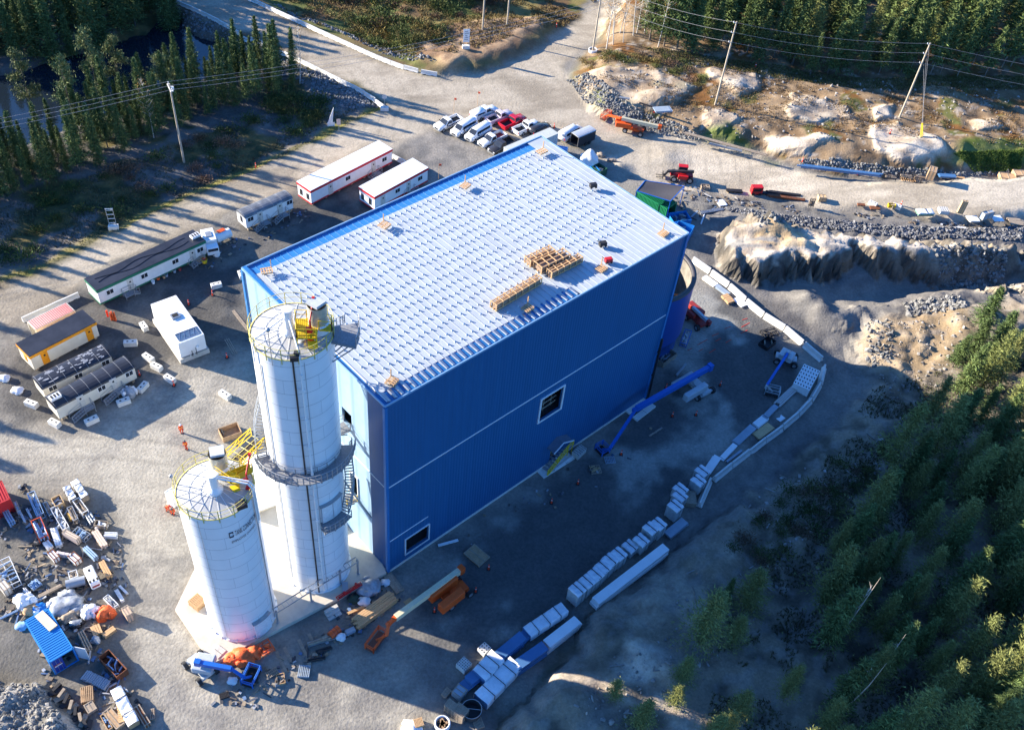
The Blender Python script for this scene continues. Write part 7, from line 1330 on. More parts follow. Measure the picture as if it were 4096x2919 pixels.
for x, y, z, lab in ((1760, 1010, 3.2, 'first whip flag by the leftmost pickup'), (1970, 945, 3., 'whip flag behind the capped pickup'), (1625, 1600, 3.2, 'whip flag beyond the shorter red-banded trailer')):
    p = GT(*Q(1, 0, x, y)); o = thing('whip_flag', 'thin pole with a red flag, '+lab, 'flag', tuple(p), 0, 'whip flags'); d = MB(); d.tube((0, 0, 0), (0, 0, z), .03); d.build('pole', M_wood, o); d = MB(); d.box((.2, 0, z-.4), (.45, .04, .4)); d.build('flag', mat('flag_red', (.85, .10, .04), .6), o)
for i, (x, y, x2, y2) in enumerate(((1890, 1305, 1950, 1285), (1780, 1370, 1840, 1345), (1650, 1450, 1740, 1400), (2040, 1290, 2115, 1250), (2035, 1345, 2095, 1315), (1810, 1415, 1860, 1390), (1900, 1430, 1950, 1400), (1560, 1500, 1600, 1480), (1660, 1505, 1700, 1485), (1755, 1520, 1810, 1485), (2050, 1225, 2095, 1210))):
    p, q = GT(*Q(2, 1, x, y)), GT(*Q(2, 1, x2, y2)); L = math.dist(p[:2], q[:2]); o = MB().box((0, 0, 0), (L, .1, .012)).build('spray_mark', mat('spray_red', (.55, .05, .03), .8)); m = (p+q)/2; o.location = (m[0], m[1], HT(m[0], m[1])+.025); o.rotation_euler = (0, 0, math.atan2(q[1]-p[1], q[0]-p[0])); tag(o, 'short red spray paint line on the gravel below the blue tank', 'paint mark', 'red spray lines on the gravel')
# orange netting and posts near the long trailer
p = GT(*Q(0, 1, 1015, 1230)); o = thing('orange_post_bundle', 'bundle of orange safety posts near the end of the long trailer', 'posts', tuple(p), 0); d = MB(); [d.tube((.15*i-.3, .1*(i % 2), 0), (.17*i-.35, .15*(i % 2), 1.5+.1*(i % 3)), .13, .08, n=8) for i in range(5)]; d.build('posts', M_onet, o); d = MB(); d.tube((-.9, .3, .3), (-1.0, .5, 1.3), .14, n=8); d.build('loose_post', MATS['cone_red'], o)
def sign(label, p, h, w, hh, m, rz=0., base=True, shape='rect', posts=1):
    p = GT(*p); o = thing('road_sign', label, 'sign', tuple(p), rz); 
    for k in range(posts): d = MB(); x = 0 if posts == 1 else (-w/2+.08 if k == 0 else w/2-.08); d.box((x, .04, 0), (.09, .06, h)); d.build('post', M_galv, o)
    d = MB()
    if shape == 'round': d.tube((0, -.03, h-hh/2), (0, .01, h-hh/2), w/2, n=20)
    else: d.box((0, -.02, h-hh), (w, .04, hh))
    b = d.build('board', m, o)
    if base: d = MB(); d.box((0, 0, 0), (1.5, .8, .7)); d.build('base_block', M_wconc, o, bevel=.04)
    return o
sign('round grey sign on a pale block at the end of the barrier row', Q(1, 0, 1145, 985), 3.3, .95, .95, M_lgrey, .2, shape='round'); sg = sign('tall narrow white sign on a concrete block on the dirt mound', Q(1, 0, 1868, 435), 4.2, 1.3, 2.8, M_white, .25, posts=2)
d = MB(); [d.box((-.05+.1*(i % 2), -.06, 1.9+i*.42), (.75-.15*(i % 3), .02, .16)) for i in range(5)]; d.build('faded_lines', mat('faded_grey', (.35, .36, .38), .6), sg)
sign('small pale arrow board on two posts beside the road verge', Q(1, 0, 740, 1175), 2.6, .7, 1.2, mat('board_peach', (.50, .42, .38), .6), .3, False); o = sign('leaning white triangular board at the edge of the scrub', Q(1, 0, 670, 1130), .9, 1.3, .8, M_white, .3, False); d = MB(); d.add([(-.6, 0, .8), (.3, 0, .8), (.6, -.1, 4.0), (-.6, .1, .8), (.3, .1, .8), (.6, 0, 4.0)], [(0, 1, 2), (5, 4, 3), (0, 2, 5, 3), (1, 4, 5, 2)]); d.build('torn_banner', M_white, o)
o = sign('empty white sign frame on a pale box beside the grass verge', Q(0, 1, 1015, 415), 4.0, 1.2, .12, M_white, .25, True, posts=2); d = MB(); [d.bar((-.55, .04, 1.2+i*.8), (.55, .04, 1.2+i*.8), .06) for i in range(4)]; d.build('frame_rungs', M_white, o)
M_pole = mat('pole_wood', (.42, .36, .28), .8, 0, .2, 1.5); M_wire = mat('wire', (.30, .30, .32), .6)
def pole_at(label, base, h, arms=0, top=None, lean=None):
    p = GT(*base); o = thing('utility_pole', label, 'utility pole', tuple(p), 0); tx, ty = (0, 0) if lean is None else lean; d = MB(); d.tube((0, 0, -.3), (tx, ty, h), .2, .13, n=10); d.build('pole', M_pole, o)
    if arms == 2:
        for s in (-.3, .3): d = MB(); d.bar((-.68+s*.4, 1.1+s*.3, h-.7), (.68+s*.4, -1.1+s*.3, h-.7), .14); d.build('crossarm', M_wconc, o)
        for k in (-1., 0, 1.): d = MB(); d.tube((k*.6, -k, h-.65), (k*.6, -k, h-.25), .07); d.build('insulator', M_white, o)
        d = MB(); d.box((.35, .1, h-1.1), (.35, .35, .6)); d.build('transformer', M_white, o)
    elif arms == 1:
        for k in range(3): d = MB(); d.bar((0, 0, h-.3-k*1.9), (-.5, -.1, h-.2-k*1.9), .08); d.tube((-.5, -.1, h-.2-k*1.9), (-.5, -.1, h+.05-k*1.9), .07); d.build('insulator', M_white, o)
    return o, p
def hfor(base, top, lo=6, hi=26):        # height whose top lands nearest the traced top
    p = GT(*base); return min(np.arange(lo, hi, .25), key=lambda h: math.dist(px(p[0], p[1], p[2]+h), top))
b1, t1_ = Q(0, 0, 1640, 1450), Q(0, 0, 1500, 745); h1p = hfor(b1, t1_); _, P1 = pole_at('utility pole with a double crossarm in the left scrub', b1, h1p, 2)
_, P2 = pole_at('left utility pole of the pair on the dirt mound', Q(1, 0, 2017, 265), 15); _, P3 = pole_at('right utility pole of the pair on the dirt mound', Q(1, 0, 2235, 228), 15)
b4 = Q(2, 0, 718, 465); _, P4p = pole_at('utility pole standing in a pale culvert ring at the road corner', b4, 15, 1); b5 = Q(2, 0, 1808, 935); h5 = hfor(b5, Q(2, 0, 1975, 190)); _, P5 = pole_at('utility pole among the pale rocks in front of the upper forest', b5, h5, 1)
b6 = Q(3, 0, 1170, 1045); h6 = hfor(b6, Q(3, 0, 1425, 378)); _, P6 = pole_at('rightmost utility pole with guy wires and yellow guards', b6, h6, 1)
o = thing('culvert_ring', 'pale culvert ring round the foot of the corner pole', 'ring', tuple(P4p), 0); d = MB(); d.lathe([(.9, 0), (.95, .6), (.8, .62), (.78, .1)], 20); d.build('ring', M_white, o); d = MB(); d.lathe([(.78, .45), (0, .45)], 20); d.build('fill', M_owood, o)
def wire(label, a, b, sag=1.0, r=.022):
    a, b = np.array(a), np.array(b); d = MB(); d.path([tuple((b-a)*(i/16)+np.array([0, 0, -4*sag*(i/16)*(1-i/16)])) for i in range(17)], r, 5); o = d.build('power_line', M_wire); o.location = a; tag(o, label, 'power line', 'power lines')
off = P5-P4p; nxt = P6-P5; P7 = P6+np.array([55, -6, 0]); P0 = P4p-np.array([30, -35, 0])
for k, nm in enumerate(('upper', 'middle', 'lower')):
    zz = -.1-k*1.9; A_ = lambda P, h: (P[0]-.5, P[1]-.1, P[2]+h+zz); wire(nm+' wire between the corner pole and the rock pole', A_(P4p, 15), A_(P5, h5)); wire(nm+' wire between the rock pole and the rightmost pole', A_(P5, h5), A_(P6, h6)); wire(nm+' wire running off right from the rightmost pole', A_(P6, h6), A_(P7, h6)); wire(nm+' wire running off up the side road from the corner pole', A_(P0, 15), A_(P4p, 15))
for k in (-1.2, 0, 1.2):
    a = np.array([P1[0]+k*.55, P1[1]-k*.95, P1[2]+h1p-.3]); nm = {-1.2: 'left', 0: 'middle', 1.2: 'right'}[k]; wire(nm+' wire running down left from the crossarm pole', a, a+np.array([-70, -42, 0]), 2.); wire(nm+' wire running from the crossarm pole over the pond side trees', a, a+np.array([75, 52, 0]), 2.)
gp = GT(*Q(3, 0, 1355, 1225))
for k in range(3):
    o = thing('guy_wire', ('shortest', 'middle', 'longest')[k]+' guy wire of the rightmost pole with a yellow guard', 'guy wire', (gp[0]+k*.25, gp[1]+.1*k, gp[2]), 0, 'guy wires'); d = MB(); e = P6+np.array([0, 0, h6-.5-k*1.9])-gp; d.tube((0, 0, 0), tuple(e), .02, n=5); d.build('cable', M_wire, o); d = MB(); e = e/np.linalg.norm(e)*2.6; d.tube((0, 0, 0), tuple(e), .07, n=6); d.build('guard', M_yel, o)
# ================================================================ PEOPLE
def person(label, p, ang, pose='stand', helmet=(.8, .8, .8), suit=(.80, .09, .02)):
    p = GT(*p); o = thing('person', label, 'person', tuple(p), ang, None); import bmesh
    if pose == 'stand': J = {'pel': (0, 0, .95), 'sp': (.02, 0, 1.2), 'ch': (.03, 0, 1.38), 'nk': (.03, 0, 1.52), 'hd': (.06, 0, 1.66), 'sl': (0, .2, 1.42), 'el': (.05, .27, 1.14), 'wl': (.17, .22, .95), 'hl': (.2, .2, .88), 'hl2': (0, .1, .9), 'kl': (.06, .12, .5), 'al': (-.02, .12, .09), 'fl': (.16, .13, .05), 'sr': (0, -.2, 1.42), 'er': (.02, -.27, 1.14), 'wr': (.14, -.25, .92), 'hr': (.17, -.24, .85), 'hr2': (0, -.1, .9), 'kr': (-.02, -.12, .5), 'ar': (-.14, -.12, .1), 'fr': (.04, -.13, .05)}
    elif pose == 'bend': J = {'pel': (-.15, 0, .88), 'sp': (.02, 0, 1.06), 'ch': (.2, 0, 1.2), 'nk': (.32, 0, 1.28), 'hd': (.42, 0, 1.34), 'sl': (.2, .2, 1.2), 'el': (.32, .27, .96), 'wl': (.46, .2, .78), 'hl': (.5, .17, .72), 'hl2': (-.14, .1, .84), 'kl': (.06, .13, .48), 'al': (-.06, .13, .09), 'fl': (.12, .14, .05), 'sr': (.2, -.2, 1.2), 'er': (.34, -.26, .97), 'wr': (.48, -.18, .8), 'hr': (.52, -.15, .74), 'hr2': (-.14, -.1, .84), 'kr': (.0, -.13, .48), 'ar': (-.16, -.13, .09), 'fr': (.02, -.14, .05)}
    else: J = {'pel': (-.1, 0, .38), 'sp': (-.02, 0, .62), 'ch': (.1, 0, .82), 'nk': (.16, 0, .93), 'hd': (.24, 0, 1.03), 'sl': (.08, .2, .84), 'el': (.2, .28, .62), 'wl': (.36, .2, .5), 'hl': (.42, .17, .46), 'hl2': (-.06, .1, .38), 'kl': (.34, .18, .48), 'al': (.2, .15, .1), 'fl': (.38, .16, .05), 'sr': (.08, -.2, .84), 'er': (.22, -.27, .64), 'wr': (.38, -.2, .52), 'hr': (.44, -.17, .48), 'hr2': (-.06, -.1, .38), 'kr': (.34, -.2, .48), 'ar': (.18, -.16, .1), 'fr': (.36, -.17, .05)}
    rad = {'pel': .16, 'sp': .15, 'ch': .17, 'nk': .06, 'hd': .1, 's': .085, 'e': .06, 'w': .045, 'h': .04, 'k': .075, 'a': .055, 'f': .05}; names = list(J); idx = {k: i for i, k in enumerate(names)}
    E_ = [('pel', 'sp'), ('sp', 'ch'), ('ch', 'nk'), ('nk', 'hd')]+[e for s in 'lr' for e in (('ch', 's'+s), ('s'+s, 'e'+s), ('e'+s, 'w'+s), ('w'+s, 'h'+s), ('pel', 'h'+s+'2'), ('h'+s+'2', 'k'+s), ('k'+s, 'a'+s), ('a'+s, 'f'+s))]
    me = bpy.data.meshes.new('body'); me.from_pydata([J[k] for k in names], [(idx[a], idx[b]) for a, b in E_], []); b = bpy.data.objects.new('body', me); COL.objects.link(b); b.parent = o
    sk = b.modifiers.new('skin', 'SKIN'); 
    for i, k in enumerate(names): r = rad.get(k) or (.11 if k.endswith('2') else rad[k[0]]); me.skin_vertices[0].data[i].radius = (r, r)
    me.skin_vertices[0].data[0].use_root = True; sb = b.modifiers.new('sub', 'SUBSURF'); sb.levels = 1; sb.render_levels = 2; me.materials.append(mat('coverall_orange', suit, .8, 0, .15, 5))
    hd = J['hd']; d = MB(); d.blob((hd[0], 0, hd[2]), (.1, .085, .12), 2, .02); d.blob((hd[0]+.1, 0, hd[2]-.01), (.025, .02, .03), 1, .02); hh = d.build('face', mat('skin', (.45, .25, .17), .6), b)
    d = MB(); d.lathe([(.145, hd[2]+.04), (.13, hd[2]+.1), (.09, hd[2]+.16), (0, hd[2]+.19)], 16, c=(hd[0]-.01, 0)); d.lathe([(.1, hd[2]+.045), (.17, hd[2]+.04)], 16, c=(hd[0]+.02, 0)); d.build('hard_hat', mat('hat_%d' % int(helmet[0]*100), helmet, .4), o)
    ch, sp = J['ch'], J['sp']; d = MB(); d.lathe([(.205, (sp[2]+ch[2])/2-.03), (.205, (sp[2]+ch[2])/2+.03)], 16, c=((ch[0]+sp[0])/2, 0)); d.build('reflective_stripe', mat('hivis_yellow', (.75, .75, .1), .5), o)
    for s in 'lr':
        h_ = J['h'+s]; d = MB(); d.blob((h_[0], h_[1], h_[2]), (.05, .03, .06), 1, .05)
        for q in range(4): d.tube((h_[0]+.02, h_[1]-.03+.02*q, h_[2]-.03), (h_[0]+.06+.004*q, h_[1]-.03+.02*q, h_[2]-.09-.008*(q % 3)), .01, n=4)
        d.tube((h_[0]-.02, h_[1]+.03, h_[2]-.01), (h_[0]+.05, h_[1]+.045, h_[2]-.05), .011, n=4); d.build('glove', mat('glove_dark', (.05, .05, .05), .7), b); f_ = J['f'+s]; a_ = J['a'+s]; d = MB(); d.bar((a_[0]-.08, a_[1], .05), (f_[0]+.06, f_[1], .05), .11, .1); d.build('boot', M_black, o)
    return o
person('worker in orange with a white hard hat, upper one of two on open gravel', Q(0, 2, 1622, 608), -1.0); person('worker in orange with a dark hard hat, lower one of two on open gravel', Q(0, 2, 1662, 752), -1.6, helmet=(.05, .06, .08))
person('worker in orange leaning forward beside the short silo', F5(650, 1740, 110, 1390), -.5, 'bend', (.55, .05, .03)); person('worker in orange and dark vest crouching beside the short silo', F5(650, 1740, 215, 1420), -1.8, 'crouch', (.04, .05, .07), (.55, .07, .03))
# ================================================================ TREES AND SCRUB
def leafmat(name, rough=.75):
    m = mat(name, (1, 1, 1), rough, 0, .18, 1.5, vcol=True, rnd=.16, spec=.15); return m
M_leaf = leafmat('foliage'); M_bark = mat('bark', (.13, .11, .09), .9, 0, .25, 4); M_birch = mat('birch_bark', (.52, .49, .44), .8, 0, .2, 5); M_deadw = mat('dead_wood', (.40, .35, .30), .85, 0, .15, 4)
def tris(P, N_, size, rs, col, cv, el=2.0):
    """leaf-sized triangles: centres P, long axes N_"""
    n = len(P); a = N_/np.maximum(np.linalg.norm(N_, axis=1, keepdims=True), 1e-6); b = np.cross(a, rs.normal(size=(n, 3))); b /= np.maximum(np.linalg.norm(b, axis=1, keepdims=True), 1e-6)
    s = size*rs.uniform(.6, 1.3, (n, 1)); V_ = np.stack([P-a*s*el*.45-b*s*.36, P-a*s*el*.35+b*s*.36, P+a*s*el*.85], 1).reshape(-1, 3)
    c = np.asarray(col)*(1+cv*rs.uniform(-1, 1, (n, 1))); c = np.repeat(np.clip(c, .004, 1), 3, 0); return V_, np.concatenate([c, np.ones((len(c), 1))], 1)
def soup(name, V_, c, m, parent=None):
    me = bpy.data.meshes.new(name); n = len(V_)//3; me.vertices.add(len(V_)); me.vertices.foreach_set('co', V_.astype(np.float32).ravel()); me.loops.add(len(V_)); me.loops.foreach_set('vertex_index', np.arange(len(V_), dtype=np.int32)); me.polygons.add(n)
    me.polygons.foreach_set('loop_start', np.arange(0, len(V_), 3, dtype=np.int32)); me.polygons.foreach_set('loop_total', np.full(n, 3, np.int32)); me.update(calc_edges=True)
    ca = me.color_attributes.new('col', 'FLOAT_COLOR', 'POINT'); ca.data.foreach_set('color', c.astype(np.float32).ravel()); me.materials.append(m); o = bpy.data.objects.new(name, me); COL.objects.link(o)
    if parent is not None: o.parent = parent
    return o
def spruce_pts(rs, h, R0, bare, whorls, nb, nt, col, cv=.35, size=.17, power=.9, droop=.35, fuzz=.12):
    P = []; D = []
    for i in range(whorls):
        t = (i+rs.uniform(0, .6))/whorls; z = h*(bare+(1-bare)*t); rr = R0*((1-t)**power)*(.6+.7*rs.random())+.08
        for k in range(nb):
            a = rs.uniform(0, 6.283); r = rr*rs.uniform(.55, 1.12); dr = droop*(1-t*.8)
            for q in range(nt):
                s = (q+rs.uniform(.3, 1))/nt; p = np.array([math.cos(a)*r*s, math.sin(a)*r*s, z-dr*r*s*s+.12*r*s]); d = np.array([math.cos(a), math.sin(a), -dr*s*1.2+.25])
                P.append(p+rs.normal(0, fuzz, 3)*(.4+s)); D.append(d+rs.normal(0, .5, 3))
    for q in range(8): P.append(np.array([0, 0, h-q*.09])); D.append(np.array([rs.normal(0, .3), rs.normal(0, .3), 1.]))
    return tris(np.array(P), np.array(D), size, rs, col, cv)
def trunk(mb, h, r, z0=0, bend=0.):
    pts = [(bend*math.sin(t*2), bend*t*.6, z0+(h-z0)*t) for t in (0, .33, .66, 1)]
    for i in range(3): mb.tube(pts[i], pts[i+1], r*(1-i*.3), r*(1-(i+1)*.3), n=6, cap=False)
    return mb
def make_tree(kind, seed):
    rs = np.random.default_rng(seed); root = bpy.data.objects.new({'spruce': 'spruce_tree', 'larch': 'larch_tree', 'pine': 'pine_tree', 'birch': 'birch_tree', 'dead': 'dead_tree'}[kind], None); COL.objects.link(root)
    if kind == 'spruce': h = 12.; V_, c = spruce_pts(rs, h-.1, 1.75+.5*rs.random(), .16 if seed % 2 else .06, 40, 12, 8, (.105, .148, .050), .42, .19); trunk(MB(), h*.95, .13).build('trunk', M_bark, root)
    elif kind == 'larch': h = 11.; V_, c = spruce_pts(rs, h, 2.1+.5*rs.random(), .1, 36, 13, 9, (.20, .215, .07), .32, .135, .7, .05, .2); trunk(MB(), h*.95, .12).build('trunk', M_bark, root)
    elif kind == 'pine':
        h = 17.; Vs = []; cs = []; mb = trunk(MB(), h*.97, .2, bend=.5)
        for i in range(17):
            t = .38+.62*i/17+rs.uniform(-.02, .02); a = rs.uniform(0, 6.28); r = 2.5*(1-t)**.5*rs.uniform(.5, 1.1)+.2; cc = np.array([math.cos(a)*r+.4*t, math.sin(a)*r, h*t]); mb.tube((.3*t, .3*t, h*t-.5), tuple(cc), .05, .02, n=5)
            n = 170; P = cc+rs.normal(0, 1, (n, 3))*np.array([.75, .75, .42])*(1.15-.5*t); v, c1 = tris(P, rs.normal(0, 1, (n, 3))+[0, 0, .8], .23, rs, (.14, .165, .065), .35); Vs.append(v); cs.append(c1)
        V_ = np.concatenate(Vs); c = np.concatenate(cs); mb.build('trunk', M_bark, root)
    elif kind == 'birch':
        h = 11.; mb = trunk(MB(), h, .11, bend=.6); P = []
        for i in range(26):
            t = rs.uniform(.35, 1); a = rs.uniform(0, 6.28); L_ = rs.uniform(.8, 2.2)*(1.3-t); b = np.array([.4*t, .4*t, h*t]); e = b+np.array([math.cos(a)*L_, math.sin(a)*L_, L_*1.1]); mb.tube(tuple(b), tuple(e), .035, .01, n=4); P += [b+(e-b)*rs.uniform(.3, 1.1)+rs.normal(0, .3, 3) for _ in range(10)]
        P = np.array(P); V_, c = tris(P, rs.normal(0, 1, P.shape), .13, rs, (.42, .25, .07), .4, 1.2); mb.build('trunk', M_birch, root)
    else:
        h = 12.; mb = trunk(MB(), h, .11, bend=.3+.5*(seed % 3))
        for i in range(16): t = rs.uniform(.3, .97); a = rs.uniform(0, 6.28); L_ = rs.uniform(.2, .9)*(1.2-t); mb.tube((.25*math.sin(t*2), 0, h*t), (math.cos(a)*L_, math.sin(a)*L_, h*t+.2), .025, .008, n=4)
        mb.build('trunk', M_deadw, root); V_ = None
    if V_ is not None: soup('crown', V_, c, M_leaf, root)
    return root, h
PROTO = {k: [make_tree(k, 10*j+s) for s in range(n)] for j, (k, n) in enumerate((('spruce', 6), ('larch', 4), ('pine', 3), ('birch', 3), ('dead', 3)))}
used = {}
WORDS = {'spruce': ('dark green spruce', 'spruce tree'), 'larch': ('yellow-green larch', 'larch tree'), 'pine': ('tall open-crowned pine', 'pine tree'), 'birch': ('slim pale-barked birch with thin orange leaves', 'birch tree'), 'dead': ('bare dead tree trunk', 'dead tree')}
def put(kind, x, y, h, where, group, wide=1., lean=0.):
    i = RNG.integers(len(PROTO[kind])); root, h0 = PROTO[kind][i]; s = h/h0; sc = (s*wide, s*wide, s); loc_ = (x, y, HT(x, y)-.1); rz = RNG.uniform(0, 6.28)
    if (kind, i) not in used: used[(kind, i)] = 1; CH[root.name] = [(c, []) for c in bpy.data.objects if c.parent == root]; o = root; o.location = loc_; o.rotation_euler = (0, 0, rz); o.scale = sc
    else: o = dup(root, loc_, rz, scale=sc)
    if lean: o.rotation_euler = (lean, lean*.6, rz)
    tag(o, WORDS[kind][0]+' '+where, WORDS[kind][1], group); return o
def scatter(poly, n, dmin, z=0., seed=0):
    P = np.array(poly); rs = np.random.default_rng(seed); out = []; lo, hi = P.min(0), P.max(0); k = 0
    while len(out) < n and k < n*40:
        k += 1; p = lo+(hi-lo)*rs.random(2)
        if sdist(np.array([p[0]]), np.array([p[1]]), P)[0] < 0: continue
        if any((p[0]-q[0])**2+(p[1]-q[1])**2 < dmin*dmin for q in out): continue
        out.append(p)
    return out
regs = [('spruce', PG([(-330, 460), (-60, 360), (0, 345), (110, 325), (230, 270), (300, 225), (400, 190), (560, 150), (655, 160), (672, 200), (570, 228), (462, 262), (430, 268), (350, 308), (312, 315), (270, 352), (225, 372), (100, 425), (0, 458), (-100, 500), (-330, 590)], -1), 145, 1.9, 10.5, 'in the row between the pond and the road', 'spruces between pond and road'),
 ('spruce', PG([(-160, 150), (0, 132), (180, 118), (270, 80), (372, 66), (392, 50), (385, -10), (330, -130), (-160, -130)], -1), 150, 2.4, 14, 'in the shaded stand behind the pond', 'spruces behind the pond'),
 ('spruce', PG([(1425, 90), (1470, 104), (1534, 122), (1565, 110), (1615, 110), (1677, 134), (1760, 150), (1822, 168), (1934, 174), (2059, 176), (2134, 178), (2400, 150), (2420, -130), (1440, -130)], 3), 380, 2.4, 14.5, 'in the forest above the pale rocks', 'spruces of the upper forest'),
 ('larch', PG([(1500, 110), (1700, 130), (1822, 165), (1934, 170), (2400, 145), (2420, -130), (1500, -130)], 3), 60, 4, 13, 'among the spruces above the pale rocks', 'larches of the upper forest'),
 ('spruce', PG([(930, 10), (1100, 20), (1100, -80), (930, -90)], 0), 16, 2.5, 9, 'at the top edge above the dirt mound', 'spruces above the dirt mound'),
 ('spruce', PG([(2150, 840), (2330, 740), (2600, 760), (2600, 1700), (1900, 1700), (1820, 1500), (1830, 1300), (1920, 1150), (2010, 1030), (2060, 930)], 2), 70, 3., 12, 'in the shaded forest at the lower right', 'spruces of the lower right forest'),
 ('larch', PG([(2150, 840), (2330, 740), (2600, 760), (2600, 1700), (1730, 1700), (1760, 1420), (1840, 1250), (1900, 1120), (2000, 1010), (2060, 920)], 2), 100, 2.7, 11, 'in the shaded forest at the lower right', 'larches of the lower right forest'),
 ('spruce', PG([(-700, 640), (-330, 600), (-210, 830), (-260, 1000), (-700, 1100)], 0), 13, 5, 12, 'in the stand beyond the left picture edge', 'spruces left of the site')]
allt = []
for k, (kind, poly, n, dm, h, where, grp) in enumerate(regs):
    for x, y in scatter(poly, n, dm, seed=k+3): allt.append((math.hypot(math.hypot(x, y), CAMH), kind, x, y, h*RNG.uniform(.6, 1.2), where, grp))
ns = 0; restV = []; restC = []
for d_, kind, x, y, h, where, grp in sorted(allt):
    if kind == 'spruce': ns += 1
    if kind == 'spruce' and ns > 296:
        rs = np.random.default_rng(ns); V_, c = spruce_pts(rs, h, 2.0, .2, 22, 8, 4, (.115, .160, .052), .4, .40); restV.append(V_+np.array([x, y, HT(x, y)])); restC.append(c)
        q = MB(); q.tube((x, y, HT(x, y)), (x, y, HT(x, y)+h*.8), .12, .05, n=3, cap=False); tv = np.array([q.v[i] for f in q.f for i in (f[0], f[1], f[2], f[0], f[2], f[3])]); restV.append(tv); restC.append(np.tile([.2, .17, .14, 1], (len(tv), 1)))
    else: put(kind, x, y, h, where, grp, .88 if 'row' in where else 1.15)
if restV: tag(soup('far_spruce_forest', np.concatenate(restV), np.concatenate(restC), M_leaf), 'far rows of the spruce forest along the top edge', 'forest', kind='stuff')
def onetree(kind, base, top, where, grp=None, wide=1.):
    g = GT(*base); h = min(np.arange(4, 26, .5), key=lambda h: math.dist(px(g[0], g[1], g[2]+h), top)); return put(kind, g[0], g[1], h, where, grp, wide)
for (b, t, w) in (((310, 1090), (60, 450), 'farthest left over the pond'), ((700, 1170), (460, 500), 'second from the left over the pond'), ((900, 1000), (710, 270), 'third from the left over the pond'), ((1120, 900), (970, 320), 'fourth from the left, above the double crossarm pole')): onetree('pine', Q(0, 0, *b), Q(0, 0, *t), w)
for (b, t, w) in (((1370, 1230), (1300, 700), 'left of the double crossarm pole'),): onetree('birch', Q(0, 0, *b), Q(0, 0, *t), w)
onetree('birch', Q(1, 0, 390, 750), Q(1, 0, 300, 260), 'by the barriers on the pond side'); onetree('spruce', Q(1, 0, 170, 800), Q(1, 0, 150, 190), 'tallest one by the pond side barriers'); onetree('pine', Q(0, 0, 1500, 960), Q(0, 0, 1500, 450), 'short and bushy behind the crossarm pole', wide=1.3)
for (x, y) in ((840, 440), (900, 400), (990, 380), (1080, 320), (1110, 300), (900, 300), (960, 300), (840, 330), (1000, 200), (1180, 300), (1230, 360), (1300, 420)): g = TQ(2, 0, x, y); put('birch', g[0], g[1], RNG.uniform(10, 14), 'in the clump at the road corner', 'birches at the road corner')
for (b, t, w) in (((560, 890), (1045, 250), 'with a sunlit tip, longest in the lower right forest'), ((440, 900), (760, 450), 'left of the longest one in the lower right forest'), ((590, 1500), (975, 960), 'rising from the lowest larches'), ((850, 1260), (1230, 800), 'curved, right of the lowest larches'), ((1890, 1230), (2205, 870), 'with forked stubs near the right edge'), ((2095, 540), (2300, 250), 'grey, at the right picture edge')): onetree('dead', Q(3, 3, *b), Q(3, 3, *t), w)
for (b, t, k, w) in (((1670, 850), (1850, 400), 'larch', 'olive one beside the small dark spruce'), ((1880, 500), (1905, 235), 'spruce', 'small one among the olive larches'), ((2060, 560), (2160, 180), 'larch', 'high one right of the small dark spruce'), ((1950, 860), (2090, 620), 'larch', 'low dim one on the bare rock'), ((1500, 1200), (1630, 990), 'larch', 'with a sunlit yellow top beside the white rock'), ((1430, 1400), (1570, 1250), 'larch', 'sunlit below the yellow topped one'), ((1130, 1620), (1130, 1320), 'larch', 'leftmost by the white rock'),
    ((1790, 1700), (1790, 1440), 'larch', 'brightly lit left one at the bottom edge'), ((1900, 1640), (1900, 1420), 'larch', 'brightly lit middle one at the bottom edge'), ((1990, 1520), (2070, 1250), 'larch', 'lit top right of the bottom edge pair'), ((900, 1340), (900, 1220), 'larch', 'tiny yellow one at the lit strip')): onetree(k, Q(2, 3, *b), Q(2, 3, *t), w, wide=1.5 if k == 'larch' else 1)
onetree('larch', Q(3, 2, 1950, 1100), Q(3, 2, 2200, 660), 'with a bright yellow tip near the right edge', wide=1.1); onetree('larch', Q(3, 3, 600, 1800), Q(3, 3, 640, 1500), 'bright yellow at the bottom edge', wide=1.5)
for (b, t, w) in (((1880, 1300), (2110, 940), 'sunlit one at the forest corner, nearest the gravel path'), ((1960, 1560), (2190, 1120), 'sunlit one behind the forest corner tree'), ((1780, 1560), (1950, 1200), 'broad sunlit one at the clearing edge'), ((2100, 1640), (2278, 1300), 'sunlit one at the right edge'), ((1640, 1640), (1840, 1380), 'sunlit one lowest at the clearing')): onetree('spruce', Q(3, 1, *b), Q(3, 1, *t), w, None, 1.6)
